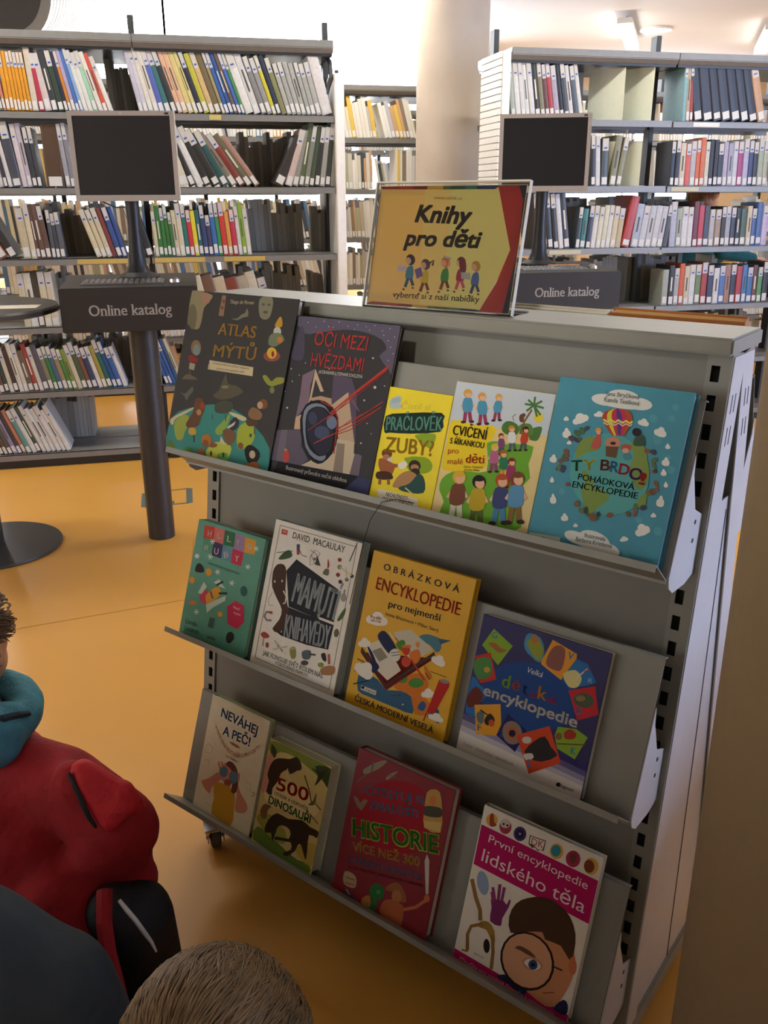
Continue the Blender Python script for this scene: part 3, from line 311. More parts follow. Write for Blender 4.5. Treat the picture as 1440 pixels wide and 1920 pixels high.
  ('stretching_girl',[('9a3a5c','750 1814 750 1666 800 1664 800 1811'),('9a3a5c','795 1815 834 1678 882 1686 843 1823'),('3a2a22','797 1664 794 1655 783 1646 766 1641 748 1641 733 1645 726 1654 728 1663 740 1672 757 1677 775 1677 790 1673'),('3a2a22','906 1685 903 1675 892 1667 875 1662 857 1662 843 1666 836 1674 838 1684 849 1692 866 1697 884 1698 899 1693'),('e9b892','738 1929 694 1841 719 1830 763 1918'),('e9b892','811 1927 872 1854 894 1868 832 1940'),('4f9ab8','730 1942 760 1963 803 1968 836 1956 856 1914 867 1855 862 1809 828 1787 777 1780 738 1791 723 1834 720 1895'),('d8a24a','837 2020 836 1992 819 1969 791 1958 759 1961 732 1978 718 2003 719 2031 735 2053 763 2065 795 2062 822 2045'),('e9b892','829 2004 829 1984 817 1967 798 1959 775 1961 756 1974 745 1993 746 2013 758 2030 777 2038 800 2035 819 2023'),('d8a24a','823 2042 820 2030 804 2020 780 2014 755 2013 735 2019 726 2029 730 2041 745 2051 769 2057 794 2058 814 2052')],[]),
  ('running_child',[('51606b','1096 1401 1114 1265 1160 1268 1142 1404'),('51606b','1138 1403 1192 1277 1234 1290 1181 1416'),('3a2a22','1158 1267 1156 1258 1146 1250 1130 1245 1113 1244 1099 1248 1093 1256 1095 1265 1105 1273 1121 1278 1138 1278 1152 1274'),('3a2a22','1259 1288 1256 1279 1246 1271 1231 1266 1214 1265 1200 1269 1194 1277 1196 1286 1206 1294 1222 1299 1239 1299 1252 1295'),('e9b892','1068 1508 1038 1426 1062 1418 1092 1500'),('e9b892','1136 1507 1204 1441 1222 1456 1154 1522'),('dfe3e2','1058 1520 1084 1540 1123 1546 1156 1535 1181 1497 1199 1442 1200 1400 1170 1380 1123 1372 1086 1382 1066 1420 1055 1477'),('c98a2a','1148 1593 1147 1567 1131 1546 1106 1535 1076 1537 1051 1552 1037 1576 1038 1602 1054 1624 1080 1635 1109 1632 1134 1617'),('e9b892','1143 1579 1143 1560 1132 1544 1114 1536 1093 1538 1075 1549 1065 1567 1066 1586 1077 1602 1095 1610 1115 1608 1133 1597'),('c98a2a','1132 1614 1129 1603 1114 1593 1092 1587 1069 1586 1051 1591 1042 1600 1045 1611 1060 1621 1082 1627 1105 1628 1123 1623')],[]),
  ('running_child',[('4f5a62','1291 1432 1286 1301 1329 1298 1334 1428'),('4f5a62','1329 1433 1357 1312 1399 1318 1371 1439'),('3a2a22','1326 1299 1324 1291 1314 1283 1299 1278 1284 1278 1271 1281 1265 1289 1267 1297 1277 1305 1291 1309 1307 1310 1320 1306'),('3a2a22','1419 1319 1417 1310 1408 1303 1393 1298 1378 1297 1365 1301 1359 1308 1361 1317 1371 1324 1385 1329 1401 1329 1413 1326'),('e9b892','1286 1533 1245 1455 1266 1445 1307 1523'),('e9b892','1348 1532 1398 1469 1416 1480 1367 1544'),('c2452c','1280 1544 1306 1563 1342 1568 1371 1558 1386 1521 1393 1468 1387 1428 1357 1408 1313 1401 1281 1411 1269 1448 1269 1503'),('3a2418','1374 1614 1373 1590 1359 1570 1335 1560 1308 1562 1284 1576 1272 1598 1272 1623 1287 1643 1311 1653 1338 1651 1361 1636'),('e9b892','1367 1601 1366 1583 1356 1568 1340 1560 1321 1562 1304 1573 1295 1589 1295 1607 1305 1622 1322 1629 1341 1628 1357 1617'),('3a2418','1363 1634 1360 1624 1346 1614 1326 1609 1305 1608 1288 1612 1280 1621 1283 1631 1296 1641 1316 1647 1338 1647 1355 1643')],[]),
  ('running_child',[('4f5a62','948 1301 963 1187 1002 1190 987 1303'),('4f5a62','984 1302 1029 1197 1065 1208 1020 1313'),('3a2a22','1000 1188 999 1181 990 1174 977 1170 962 1169 951 1172 945 1179 947 1186 956 1193 969 1197 984 1198 995 1195'),('3a2a22','1085 1206 1084 1199 1075 1192 1062 1188 1047 1187 1036 1190 1031 1197 1032 1204 1041 1211 1054 1215 1069 1216 1080 1213'),('e9b892','924 1390 899 1322 919 1315 944 1384'),('e9b892','982 1390 1039 1335 1054 1347 997 1402'),('7d4a78','916 1400 938 1417 971 1423 999 1414 1020 1382 1035 1336 1036 1301 1011 1283 971 1277 939 1285 922 1317 914 1364'),('7a3f20','992 1463 991 1441 978 1423 956 1413 932 1415 910 1428 899 1448 900 1470 913 1488 935 1497 959 1495 980 1482'),('e9b892','988 1451 988 1435 979 1421 963 1414 946 1416 931 1425 922 1440 923 1456 932 1470 947 1476 965 1475 980 1465'),('7a3f20','979 1480 976 1470 963 1462 945 1457 925 1456 910 1460 903 1468 905 1477 918 1485 936 1491 956 1491 971 1487')],[]),
  ('running_child',[('8a4a6a','861 1062 866 906 919 906 913 1061'),('8a4a6a','908 1064 954 921 1004 932 959 1075'),('3a2a22','916 906 913 896 901 887 883 881 864 880 849 884 841 892 844 903 856 912 874 918 893 919 908 915'),('3a2a22','1030 932 1027 921 1016 912 998 906 979 905 964 910 956 918 959 928 970 937 988 943 1007 944 1022 940'),('e9b892','844 1183 801 1088 827 1078 871 1172'),('e9b892','921 1183 988 1108 1010 1124 943 1198'),('b8688f','835 1195 866 1219 911 1226 947 1215 969 1171 983 1109 979 1060 944 1036 890 1027 849 1037 831 1082 826 1146'),('e3c23a','945 1281 944 1252 926 1227 897 1215 864 1217 835 1233 820 1260 821 1289 838 1314 868 1326 901 1324 929 1308'),('e9b892','937 1265 937 1243 925 1225 904 1216 881 1218 861 1230 849 1250 850 1272 862 1289 883 1299 906 1297 926 1284'),('e3c23a','929 1304 926 1292 909 1280 884 1273 858 1272 837 1277 827 1287 831 1300 848 1311 873 1319 899 1320 920 1315')],[]),
  ('running_child',[('d8a23a','1046 995 1066 844 1117 848 1097 999'),('d8a23a','1093 998 1153 859 1201 874 1141 1013'),('3a2a22','1116 846 1113 836 1102 827 1084 821 1065 820 1050 824 1043 832 1045 843 1057 852 1074 858 1093 859 1108 855'),('3a2a22','1228 872 1226 862 1214 852 1197 847 1178 846 1163 850 1156 858 1158 868 1170 878 1187 883 1206 884 1221 880'),('e9b892','1015 1114 981 1022 1008 1014 1041 1106'),('e9b892','1091 1115 1167 1042 1187 1059 1111 1132'),('2f7a5a','1004 1128 1033 1150 1077 1158 1114 1147 1141 1105 1161 1044 1162 997 1129 973 1077 963 1035 973 1012 1017 1000 1080'),('a8672a','1104 1212 1103 1182 1086 1158 1057 1145 1024 1147 996 1164 981 1190 982 1220 999 1244 1028 1257 1061 1254 1089 1238'),('e9b892','1099 1196 1098 1174 1086 1156 1066 1147 1043 1149 1023 1161 1012 1181 1013 1202 1025 1220 1045 1229 1068 1228 1088 1215'),('a8672a','1086 1234 1083 1222 1066 1210 1042 1203 1016 1202 996 1207 986 1217 990 1229 1006 1241 1030 1248 1056 1250 1077 1244')],[]),
  ('running_child',[('9a3a2a','1184 892 1190 731 1244 731 1237 892'),('9a3a2a','1232 895 1280 747 1331 759 1284 907'),('3a2a22','1241 731 1238 721 1226 711 1208 704 1188 703 1172 708 1165 716 1167 727 1180 737 1198 743 1218 744 1233 740'),('3a2a22','1358 758 1355 748 1343 738 1325 732 1305 731 1290 735 1282 744 1285 754 1297 764 1315 770 1334 771 1350 767'),('e9b892','1166 1018 1122 919 1149 909 1193 1007'),('e9b892','1244 1018 1314 941 1336 957 1266 1034'),('9a3a62','1156 1031 1188 1055 1233 1063 1270 1051 1294 1006 1308 942 1304 892 1268 867 1214 856 1172 867 1153 913 1148 980'),('7a2a24','1268 1120 1267 1090 1249 1065 1219 1051 1185 1053 1156 1070 1140 1097 1141 1128 1159 1153 1189 1167 1223 1165 1252 1148'),('e9b892','1260 1103 1260 1081 1247 1062 1227 1052 1203 1054 1182 1067 1170 1087 1171 1110 1183 1128 1204 1138 1228 1136 1249 1124'),('7a2a24','1252 1144 1248 1131 1231 1119 1206 1112 1179 1110 1158 1115 1148 1126 1152 1139 1168 1151 1194 1159 1221 1160 1242 1155')],[]),
  ('front_child',[('d8d2bd','330 348 330 66 426 67 426 348'),('d8d2bd','416 355 491 98 583 119 509 376'),('3a2a22','421 68 416 49 394 31 361 19 326 16 297 23 284 38 289 57 310 74 344 86 379 89 407 82'),('3a2a22','629 120 625 102 603 85 571 73 536 70 508 77 495 91 499 110 521 128 553 139 588 142 616 135'),('e9b892','307 567 222 393 270 375 356 549'),('e9b892','447 570 565 438 605 466 488 598'),('7a4a34','292 589 350 632 431 648 496 628 534 551 555 438 545 351 480 306 382 285 308 302 278 382 273 499'),('e0b23a','497 749 499 717 490 686 471 659 443 639 409 627 372 625 336 633 305 651 281 676 267 705 265 738 274 769 294 796 322 816 356 827 393 829 429 821 460 803 483 778'),('e9b892','482 719 481 680 459 647 421 630 379 632 342 653 321 688 322 727 345 760 383 778 425 775 462 754'),('e0b23a','470 790 463 768 433 746 388 732 340 729 302 737 284 755 291 778 321 799 367 814 415 817 453 808')],[]),
  ('front_child',[('5d6a34','693 338 698 53 794 55 789 339'),('5d6a34','779 345 859 85 951 108 871 367'),('3a2a22','789 55 784 36 763 19 730 7 695 6 666 10 653 25 657 44 679 62 712 74 747 77 776 70'),('3a2a22','997 109 993 90 971 73 939 61 904 58 877 65 863 80 868 98 889 116 921 128 956 131 984 124'),('e9b892','665 559 583 383 632 366 713 541'),('e9b892','805 562 926 430 966 458 845 591'),('c2a928','649 582 706 625 788 641 852 622 892 543 916 430 908 342 843 296 745 275 671 292 639 373 631 491'),('2a211c','851 743 853 711 844 679 825 652 797 632 763 620 727 618 691 626 659 644 636 669 622 699 619 732 628 763 648 791 676 811 710 823 747 824 782 816 813 798 837 773'),('e9b892','837 713 836 673 814 640 776 622 733 625 697 646 676 682 677 722 699 755 737 773 780 770 816 748'),('2a211c','823 785 816 762 786 740 741 726 693 723 655 731 637 750 644 773 674 794 720 809 768 812 806 803')],[]),
  ('front_child',[('4f86ac','1068 444 1073 171 1164 173 1158 445'),('4f86ac','1150 450 1225 201 1311 223 1236 471'),('3a2a22','1159 173 1154 155 1134 138 1103 127 1070 124 1043 131 1030 145 1035 163 1055 180 1086 191 1119 194 1146 187'),('3a2a22','1354 223 1350 206 1330 189 1300 178 1267 175 1241 182 1228 196 1233 214 1253 231 1283 242 1316 244 1342 238'),('e9b892','1042 655 965 488 1011 471 1088 638'),('e9b892','1174 658 1288 530 1325 558 1212 685'),('3f4a78','1027 677 1081 719 1158 733 1219 714 1256 639 1279 531 1271 446 1210 403 1118 384 1048 400 1018 477 1011 590'),('b8532a','1217 831 1220 800 1211 770 1193 744 1167 724 1135 713 1101 711 1067 719 1037 736 1015 760 1002 790 999 821 1007 851 1026 877 1052 896 1085 907 1119 909 1153 900 1182 884 1204 859'),('e9b892','1204 802 1203 764 1183 733 1147 716 1107 718 1072 739 1053 773 1054 811 1075 842 1110 859 1150 857 1185 836'),('b8532a','1192 871 1185 849 1157 828 1114 815 1069 812 1033 820 1016 838 1023 860 1051 880 1094 894 1139 897 1175 888')],[]),
  ('front_child',[('8a6a3a','1317 514 1324 237 1415 239 1408 515'),('8a6a3a','1399 521 1476 268 1563 290 1486 542'),('3a2a22','1410 239 1405 221 1385 204 1354 192 1320 190 1293 196 1280 211 1285 230 1305 247 1337 258 1370 261 1397 254'),('3a2a22','1607 290 1602 272 1582 255 1552 243 1519 241 1493 248 1480 262 1484 281 1504 298 1535 309 1568 311 1594 304'),('e9b892','1290 730 1213 560 1259 542 1336 712'),('e9b892','1422 732 1538 602 1575 630 1460 760'),('5f97bd','1275 752 1329 794 1406 809 1467 789 1506 713 1529 602 1521 517 1460 473 1367 453 1297 470 1266 549 1258 664'),('7a4a28','1465 907 1468 876 1460 846 1441 819 1415 799 1383 788 1348 786 1314 795 1284 812 1262 837 1248 866 1246 898 1254 928 1273 955 1299 975 1332 986 1366 987 1400 979 1430 961 1452 937'),('e9b892','1452 878 1452 840 1431 808 1395 791 1355 793 1320 814 1300 849 1301 888 1322 920 1357 937 1398 934 1433 913'),('7a4a28','1439 948 1433 926 1404 905 1362 891 1316 889 1280 897 1263 915 1269 938 1298 958 1341 972 1386 975 1422 966')],[]),
  ('publisher_mark',[('2f6a9a','1432 39 1430 21 1413 6 1387 6 1359 6 1336 6 1325 14 1328 32 1345 49 1370 59 1398 61 1421 53'),('7aae3a','1496 32 1493 20 1480 9 1461 6 1440 6 1423 6 1415 13 1418 25 1431 35 1450 43 1471 45 1488 40')],[]),
  ('title',[],[('2a2622','CVIČENÍ',111,1348,712,1357,148,{'b':1}),('2a2622','S ŘÍKANKOU',97,1207,697,1224,89,{'b':1}),('b04a28','pro',98,1055,285,1077,85),('b04a28','malé',129,889,400,931,89),('c03a28','děti',443,960,755,1005,130,{'b':1}),('3a342c','Helena Vlasáková',431,881,749,932,34),('3a342c','Jaroslav Bláha',442,839,707,876,34)]),
 ]),
 'tybrdo': dict(shelf=0, t=0.022, w=0.1918, h=0.2387, place=(-0.0934, 0.0139, 0.0458), base='3f93a8', spine='3f93a8', items=[
  ('bubble',[('57a3b3','1912 811 1912 798 1912 788 1912 782 1912 782 1912 789 1912 800 1912 813 1912 824 1912 829 1912 829 1912 822')],[]),
  ('bubble',[('57a3b3','729 962 729 939 717 920 696 910 672 912 651 924 639 944 639 966 652 985 673 995 697 994 718 982')],[]),
  ('bubble',[('57a3b3','1483 1257 1483 1243 1476 1232 1464 1226 1449 1227 1436 1235 1429 1247 1429 1261 1436 1273 1449 1279 1464 1278 1476 1270')],[]),
  ('bubble',[('57a3b3','786 197 785 176 774 159 756 149 734 149 715 160 705 178 705 198 716 216 735 226 756 225 775 215')],[]),
  ('bubble',[('57a3b3','1912 124 1912 100 1908 79 1887 67 1863 67 1841 80 1829 101 1829 125 1841 146 1862 158 1886 158 1907 145')],[]),
  ('bubble',[('57a3b3','1497 954 1497 936 1487 921 1471 912 1452 913 1435 923 1426 940 1426 958 1435 974 1452 982 1471 981 1487 971')],[]),
  ('bubble',[('57a3b3','1872 1372 1873 1343 1858 1320 1833 1307 1804 1310 1779 1326 1764 1351 1764 1380 1778 1403 1803 1416 1832 1413 1858 1397')],[]),
  ('bubble',[('57a3b3','941 182 940 153 925 129 899 115 869 115 843 130 828 155 828 184 844 208 870 222 900 222 926 207')],[]),
  ('bubble',[('57a3b3','1259 1319 1259 1303 1251 1291 1237 1284 1221 1285 1207 1294 1199 1308 1199 1323 1207 1336 1221 1342 1237 1341 1251 1332')],[]),
  ('bubble',[('57a3b3','1532 1561 1532 1537 1520 1517 1498 1506 1473 1508 1450 1522 1438 1544 1438 1569 1450 1589 1472 1599 1498 1597 1520 1583')],[]),
  ('bubble',[('57a3b3','30 2016 29 2000 20 1987 6 1981 6 1982 6 1992 6 2006 6 2022 6 2035 6 2042 6 2040 21 2030')],[]),
  ('bubble',[('57a3b3','1496 1994 1497 1966 1482 1943 1456 1932 1426 1935 1400 1951 1385 1977 1385 2006 1400 2028 1426 2040 1456 2037 1482 2020')],[]),
  ('bubble',[('57a3b3','869 911 869 891 858 875 840 866 819 867 801 877 790 895 791 915 801 931 820 940 841 939 859 928')],[]),
  ('bubble',[('57a3b3','1061 2132 1061 2112 1051 2096 1032 2088 1011 2091 992 2103 982 2121 982 2140 993 2156 1011 2164 1032 2162 1051 2150')],[]),
  ('bubble',[('57a3b3','1727 2024 1727 2000 1715 1981 1694 1972 1670 1975 1648 1989 1636 2010 1636 2034 1648 2053 1669 2062 1694 2059 1715 2045')],[]),
  ('bubble',[('57a3b3','583 1551 582 1538 575 1527 562 1521 547 1522 535 1530 527 1542 528 1555 535 1567 548 1572 563 1571 575 1563')],[]),
  ('bubble',[('57a3b3','389 6 388 6 371 6 343 6 310 6 282 6 266 6 266 6 283 6 312 6 345 6 373 6')],[]),
  ('bubble',[('57a3b3','1881 554 1882 524 1867 499 1841 485 1810 486 1784 501 1768 528 1768 558 1783 583 1810 597 1840 596 1866 580')],[]),
  ('bubble',[('57a3b3','431 802 431 779 418 759 396 749 371 750 349 762 337 783 337 806 350 825 372 836 397 835 419 822')],[]),
  ('bubble',[('57a3b3','1525 144 1525 117 1511 94 1487 80 1459 81 1435 95 1420 119 1420 146 1434 169 1459 183 1487 182 1511 168')],[]),
  ('bubble',[('57a3b3','1748 2173 1748 2150 1736 2131 1715 2122 1690 2125 1669 2139 1657 2160 1657 2184 1669 2202 1690 2212 1714 2209 1735 2195')],[]),
  ('bubble',[('57a3b3','1592 641 1592 617 1580 596 1558 585 1534 586 1512 599 1499 620 1499 644 1512 665 1533 676 1558 675 1580 662')],[]),
  ('bubble',[('57a3b3','1618 1717 1618 1688 1603 1665 1577 1652 1547 1655 1521 1672 1506 1698 1506 1727 1521 1750 1547 1762 1577 1759 1603 1743')],[]),
  ('bubble',[('57a3b3','975 874 974 844 958 819 931 805 899 807 871 823 855 850 856 880 872 905 900 918 932 917 959 900')],[]),
  ('bubble',[('57a3b3','1355 1657 1355 1640 1346 1626 1331 1619 1313 1621 1298 1631 1289 1646 1289 1662 1298 1676 1313 1683 1331 1681 1346 1672')],[]),
  ('bubble',[('57a3b3','833 775 833 743 816 716 786 701 751 702 722 719 705 748 705 780 723 807 753 822 787 820 816 803')],[]),
  ('bubble',[('57a3b3','1788 1515 1788 1495 1778 1480 1761 1471 1741 1473 1723 1484 1713 1502 1713 1521 1723 1537 1740 1545 1760 1543 1778 1532')],[]),
  ('bubble',[('57a3b3','1562 1753 1562 1733 1552 1717 1534 1709 1514 1711 1496 1722 1486 1740 1486 1760 1496 1776 1514 1784 1534 1782 1552 1771')],[]),
  ('bubble',[('57a3b3','6 1731 6 1707 6 1688 6 1678 6 1680 6 1694 6 1716 6 1740 6 1759 6 1769 6 1767 6 1753')],[]),
  ('bubble',[('57a3b3','1534 949 1534 930 1524 914 1507 905 1487 906 1469 916 1459 934 1459 953 1469 969 1487 978 1507 977 1524 966')],[]),
  ('name_cloud',[('dfe3dc','921 2143 915 2118 890 2096 849 2079 796 2067 736 2063 675 2066 618 2077 572 2094 541 2116 528 2141 535 2166 560 2188 602 2206 656 2217 717 2221 778 2217 834 2206 879 2189 909 2167'),('dfe3dc','1215 2201 1208 2167 1178 2137 1129 2113 1065 2097 992 2091 917 2096 847 2111 790 2135 752 2166 736 2200 744 2234 775 2265 825 2289 891 2304 965 2309 1039 2304 1107 2288 1162 2264 1199 2234'),('dfe3dc','1392 2150 1386 2125 1363 2102 1324 2083 1274 2071 1217 2067 1158 2070 1104 2081 1059 2100 1029 2123 1017 2148 1023 2174 1047 2197 1087 2216 1138 2227 1196 2231 1254 2227 1307 2216 1350 2198 1380 2175'),('dfe3dc','1303 2124 1289 2103 1245 2084 1175 2069 1083 2058 980 2054 876 2057 779 2065 701 2080 650 2099 630 2120 645 2142 691 2161 766 2176 860 2186 964 2190 1067 2187 1161 2177 1235 2163 1284 2144')],[]),
  ('artist_cloud',[('dfe3dc','930 186 917 162 887 142 844 129 790 124 731 128 673 139 622 158 582 182 559 209 553 236 566 261 597 280 641 293 696 298 755 294 812 282 862 263 901 239 924 213'),('dfe3dc','1227 207 1211 173 1175 146 1121 127 1055 119 984 123 913 138 850 163 802 195 774 232 767 270 784 304 821 331 876 350 943 357 1015 353 1085 337 1146 312 1192 280 1220 244'),('dfe3dc','1384 131 1372 105 1343 85 1301 71 1250 65 1193 68 1138 79 1089 98 1051 123 1028 151 1023 179 1035 205 1064 226 1107 240 1160 245 1216 242 1271 230 1319 211 1356 186 1378 159'),('dfe3dc','1291 116 1273 96 1226 82 1153 76 1063 77 963 86 863 103 773 125 702 150 658 177 645 201 665 221 714 235 790 241 882 239 982 229 1081 212 1169 190 1236 165 1278 140')],[]),
  ('small_cloud',[('e6e9e2','426 1816 433 1794 425 1771 405 1753 378 1745 351 1749 331 1765 324 1787 331 1811 352 1828 379 1836 406 1831'),('e6e9e2','481 1884 492 1853 484 1822 459 1799 425 1791 390 1798 363 1820 352 1851 360 1882 385 1905 419 1914 455 1906'),('e6e9e2','542 1881 550 1858 543 1834 523 1816 496 1809 468 1814 448 1831 440 1855 447 1879 466 1897 494 1904 521 1898'),('e6e9e2','527 1856 530 1844 525 1829 512 1812 492 1795 468 1780 441 1767 415 1760 391 1757 373 1760 362 1768 359 1780 364 1796 377 1813 397 1830 422 1845 448 1857 475 1865 498 1867 516 1864')],[]),
  ('small_cloud',[('e6e9e2','680 1926 679 1913 669 1903 653 1897 635 1898 621 1905 613 1916 614 1928 624 1939 640 1944 658 1944 673 1937'),('e6e9e2','729 1951 728 1933 716 1919 696 1912 674 1913 655 1923 645 1938 646 1956 658 1970 678 1978 700 1976 719 1966'),('e6e9e2','764 1940 763 1926 753 1915 737 1909 720 1910 705 1918 697 1930 698 1943 708 1954 724 1960 741 1959 756 1951'),('e6e9e2','749 1929 744 1918 725 1907 696 1900 666 1898 642 1903 631 1912 637 1923 656 1934 685 1941 715 1943 739 1938')],[]),
  ('small_cloud',[('e6e9e2','271 1590 273 1568 267 1550 254 1542 238 1546 224 1560 214 1581 212 1603 218 1621 230 1629 246 1625 261 1611'),('e6e9e2','307 1629 310 1598 303 1574 288 1563 268 1568 249 1588 236 1618 233 1649 239 1673 255 1684 275 1678 294 1658'),('e6e9e2','340 1604 343 1581 337 1562 325 1554 309 1558 294 1573 284 1595 281 1619 287 1637 300 1646 315 1642 330 1627'),('e6e9e2','330 1588 328 1568 314 1551 291 1542 265 1543 243 1554 231 1572 233 1592 247 1608 271 1617 297 1616 318 1605')],[]),
  ('small_cloud',[('e6e9e2','149 1210 147 1192 139 1179 127 1174 114 1178 104 1191 99 1209 101 1228 109 1241 121 1246 134 1241 144 1228'),('e6e9e2','186 1237 183 1212 174 1193 159 1186 143 1193 130 1211 124 1236 126 1262 136 1281 151 1288 167 1281 180 1263'),('e6e9e2','210 1214 208 1194 200 1180 188 1175 176 1180 165 1194 161 1213 163 1232 171 1247 182 1252 195 1247 205 1233'),('e6e9e2','198 1201 194 1186 179 1174 158 1169 136 1173 119 1184 112 1200 117 1216 132 1228 153 1232 175 1228 192 1217')],[]),
  ('small_cloud',[('e6e9e2','1316 1904 1311 1889 1298 1879 1281 1876 1263 1882 1250 1895 1246 1910 1250 1925 1263 1935 1281 1938 1298 1932 1311 1919'),('e6e9e2','1371 1921 1365 1900 1349 1885 1327 1882 1306 1890 1290 1907 1284 1929 1290 1950 1306 1964 1327 1968 1349 1960 1365 1943'),('e6e9e2','1403 1897 1398 1881 1385 1870 1368 1868 1351 1874 1338 1887 1333 1904 1338 1920 1351 1931 1368 1933 1385 1927 1398 1914'),('e6e9e2','1385 1888 1377 1876 1355 1868 1324 1868 1294 1874 1271 1886 1263 1900 1271 1913 1294 1921 1324 1921 1355 1915 1377 1903')],[]),
  ('small_cloud',[('e6e9e2','1565 1808 1558 1789 1543 1776 1523 1774 1505 1783 1492 1800 1489 1821 1496 1841 1511 1853 1531 1855 1549 1846 1562 1829'),('e6e9e2','1628 1826 1620 1799 1600 1782 1576 1779 1553 1790 1537 1814 1533 1844 1542 1870 1561 1888 1586 1891 1609 1879 1625 1855'),('e6e9e2','1661 1793 1654 1773 1639 1760 1619 1757 1601 1766 1588 1785 1585 1807 1592 1827 1607 1841 1627 1843 1645 1834 1658 1816'),('e6e9e2','1641 1783 1630 1768 1605 1759 1571 1760 1538 1771 1514 1788 1507 1807 1517 1823 1543 1831 1577 1830 1610 1819 1633 1802')],[]),
  ('small_cloud',[('e6e9e2','1726 1434 1724 1416 1717 1403 1706 1398 1694 1403 1684 1416 1679 1434 1681 1452 1688 1465 1699 1470 1711 1465 1721 1452'),('e6e9e2','1760 1461 1758 1436 1749 1417 1736 1410 1720 1417 1708 1435 1702 1460 1703 1486 1712 1504 1726 1511 1741 1504 1753 1486'),('e6e9e2','1783 1437 1782 1418 1775 1404 1764 1399 1752 1404 1742 1418 1737 1437 1738 1456 1745 1470 1756 1475 1768 1470 1778 1456'),('e6e9e2','1773 1425 1769 1409 1755 1398 1735 1393 1715 1397 1699 1409 1692 1424 1696 1440 1709 1451 1729 1456 1750 1452 1766 1440')],[]),
  ('small_cloud',[('e6e9e2','1733 1294 1734 1280 1731 1268 1724 1263 1715 1265 1706 1274 1700 1288 1698 1302 1702 1313 1709 1319 1718 1317 1727 1307'),('e6e9e2','1753 1319 1756 1299 1752 1284 1743 1276 1732 1280 1720 1293 1712 1312 1709 1332 1713 1347 1722 1354 1733 1351 1745 1338'),('e6e9e2','1773 1304 1775 1288 1772 1276 1765 1271 1756 1273 1747 1283 1740 1297 1739 1313 1741 1325 1749 1330 1758 1328 1767 1318'),('e6e9e2','1767 1293 1767 1280 1759 1269 1746 1263 1730 1264 1717 1271 1710 1282 1711 1295 1719 1306 1732 1311 1747 1311 1760 1304')],[]),
  ('small_cloud',[('e6e9e2','1797 1145 1798 1133 1796 1124 1791 1120 1784 1122 1777 1129 1772 1140 1771 1152 1773 1161 1778 1165 1785 1163 1792 1156'),('e6e9e2','1811 1165 1814 1149 1811 1136 1805 1131 1796 1133 1787 1144 1781 1159 1778 1176 1781 1189 1787 1194 1796 1192 1805 1181'),('e6e9e2','1827 1152 1828 1140 1826 1130 1821 1126 1814 1128 1807 1136 1802 1148 1801 1160 1803 1170 1808 1174 1815 1172 1822 1164'),('e6e9e2','1823 1144 1823 1133 1817 1125 1807 1120 1795 1120 1786 1126 1780 1135 1780 1146 1786 1154 1796 1159 1807 1159 1817 1153')],[]),
  ('small_cloud',[('e6e9e2','1770 908 1769 884 1762 867 1751 860 1739 866 1729 883 1723 906 1724 930 1731 947 1742 954 1755 948 1765 931'),('e6e9e2','1804 943 1803 910 1795 886 1781 877 1765 885 1753 909 1745 941 1746 974 1755 999 1768 1008 1784 999 1797 976'),('e6e9e2','1828 913 1827 888 1820 869 1809 862 1797 868 1787 886 1781 911 1782 936 1789 955 1800 962 1812 955 1822 938'),('e6e9e2','1818 897 1814 876 1801 861 1781 855 1760 860 1744 874 1736 894 1740 915 1753 930 1773 936 1794 931 1810 917')],[]),
  ('small_cloud',[('e6e9e2','1621 489 1630 466 1626 442 1610 423 1587 416 1562 421 1543 438 1534 461 1538 486 1554 504 1577 511 1602 506'),('e6e9e2','1662 559 1675 527 1672 495 1653 471 1623 463 1591 471 1565 495 1551 528 1555 560 1574 583 1604 592 1636 583'),('e6e9e2','1716 555 1726 531 1723 506 1708 488 1684 480 1659 487 1639 505 1629 529 1632 554 1648 573 1671 580 1696 573'),('e6e9e2','1706 529 1709 506 1694 477 1663 450 1626 432 1592 429 1570 440 1567 463 1583 493 1614 520 1651 537 1685 541')],[]),
  ('small_cloud',[('e6e9e2','1401 331 1402 319 1397 308 1386 300 1373 298 1360 301 1352 310 1351 321 1356 332 1367 340 1381 343 1393 339'),('e6e9e2','1432 361 1435 346 1429 331 1415 321 1398 318 1382 323 1372 336 1369 351 1376 366 1389 376 1406 379 1422 374'),('e6e9e2','1461 358 1462 346 1457 334 1447 326 1433 324 1421 328 1412 337 1411 349 1416 361 1427 368 1440 371 1452 367'),('e6e9e2','1452 346 1450 335 1438 322 1418 311 1395 304 1377 303 1367 310 1369 321 1381 334 1401 345 1424 352 1442 352')],[]),
  ('small_cloud',[('e6e9e2','503 435 504 418 499 404 489 397 476 399 464 409 456 425 455 442 460 456 471 463 484 461 496 451'),('e6e9e2','534 467 536 444 530 424 517 415 501 418 485 432 475 454 473 478 479 497 492 507 508 504 524 489'),('e6e9e2','561 450 563 432 558 417 547 410 534 412 522 423 514 440 513 458 518 473 528 480 541 478 553 467'),('e6e9e2','552 437 551 421 539 408 519 399 498 398 480 406 470 419 472 434 484 448 504 456 525 457 543 450')],[]),
  ('small_cloud',[('e6e9e2','279 649 282 627 278 609 269 601 257 605 245 619 236 641 233 663 236 681 245 689 258 685 270 671'),('e6e9e2','304 689 309 657 305 633 294 622 278 627 262 648 250 678 246 709 249 734 260 745 276 739 292 719'),('e6e9e2','332 663 335 639 332 621 323 612 310 616 298 632 289 655 285 679 288 697 297 706 310 702 322 686'),('e6e9e2','325 647 325 627 315 610 298 601 277 602 260 613 250 631 249 651 260 668 277 677 297 676 315 665')],[]),
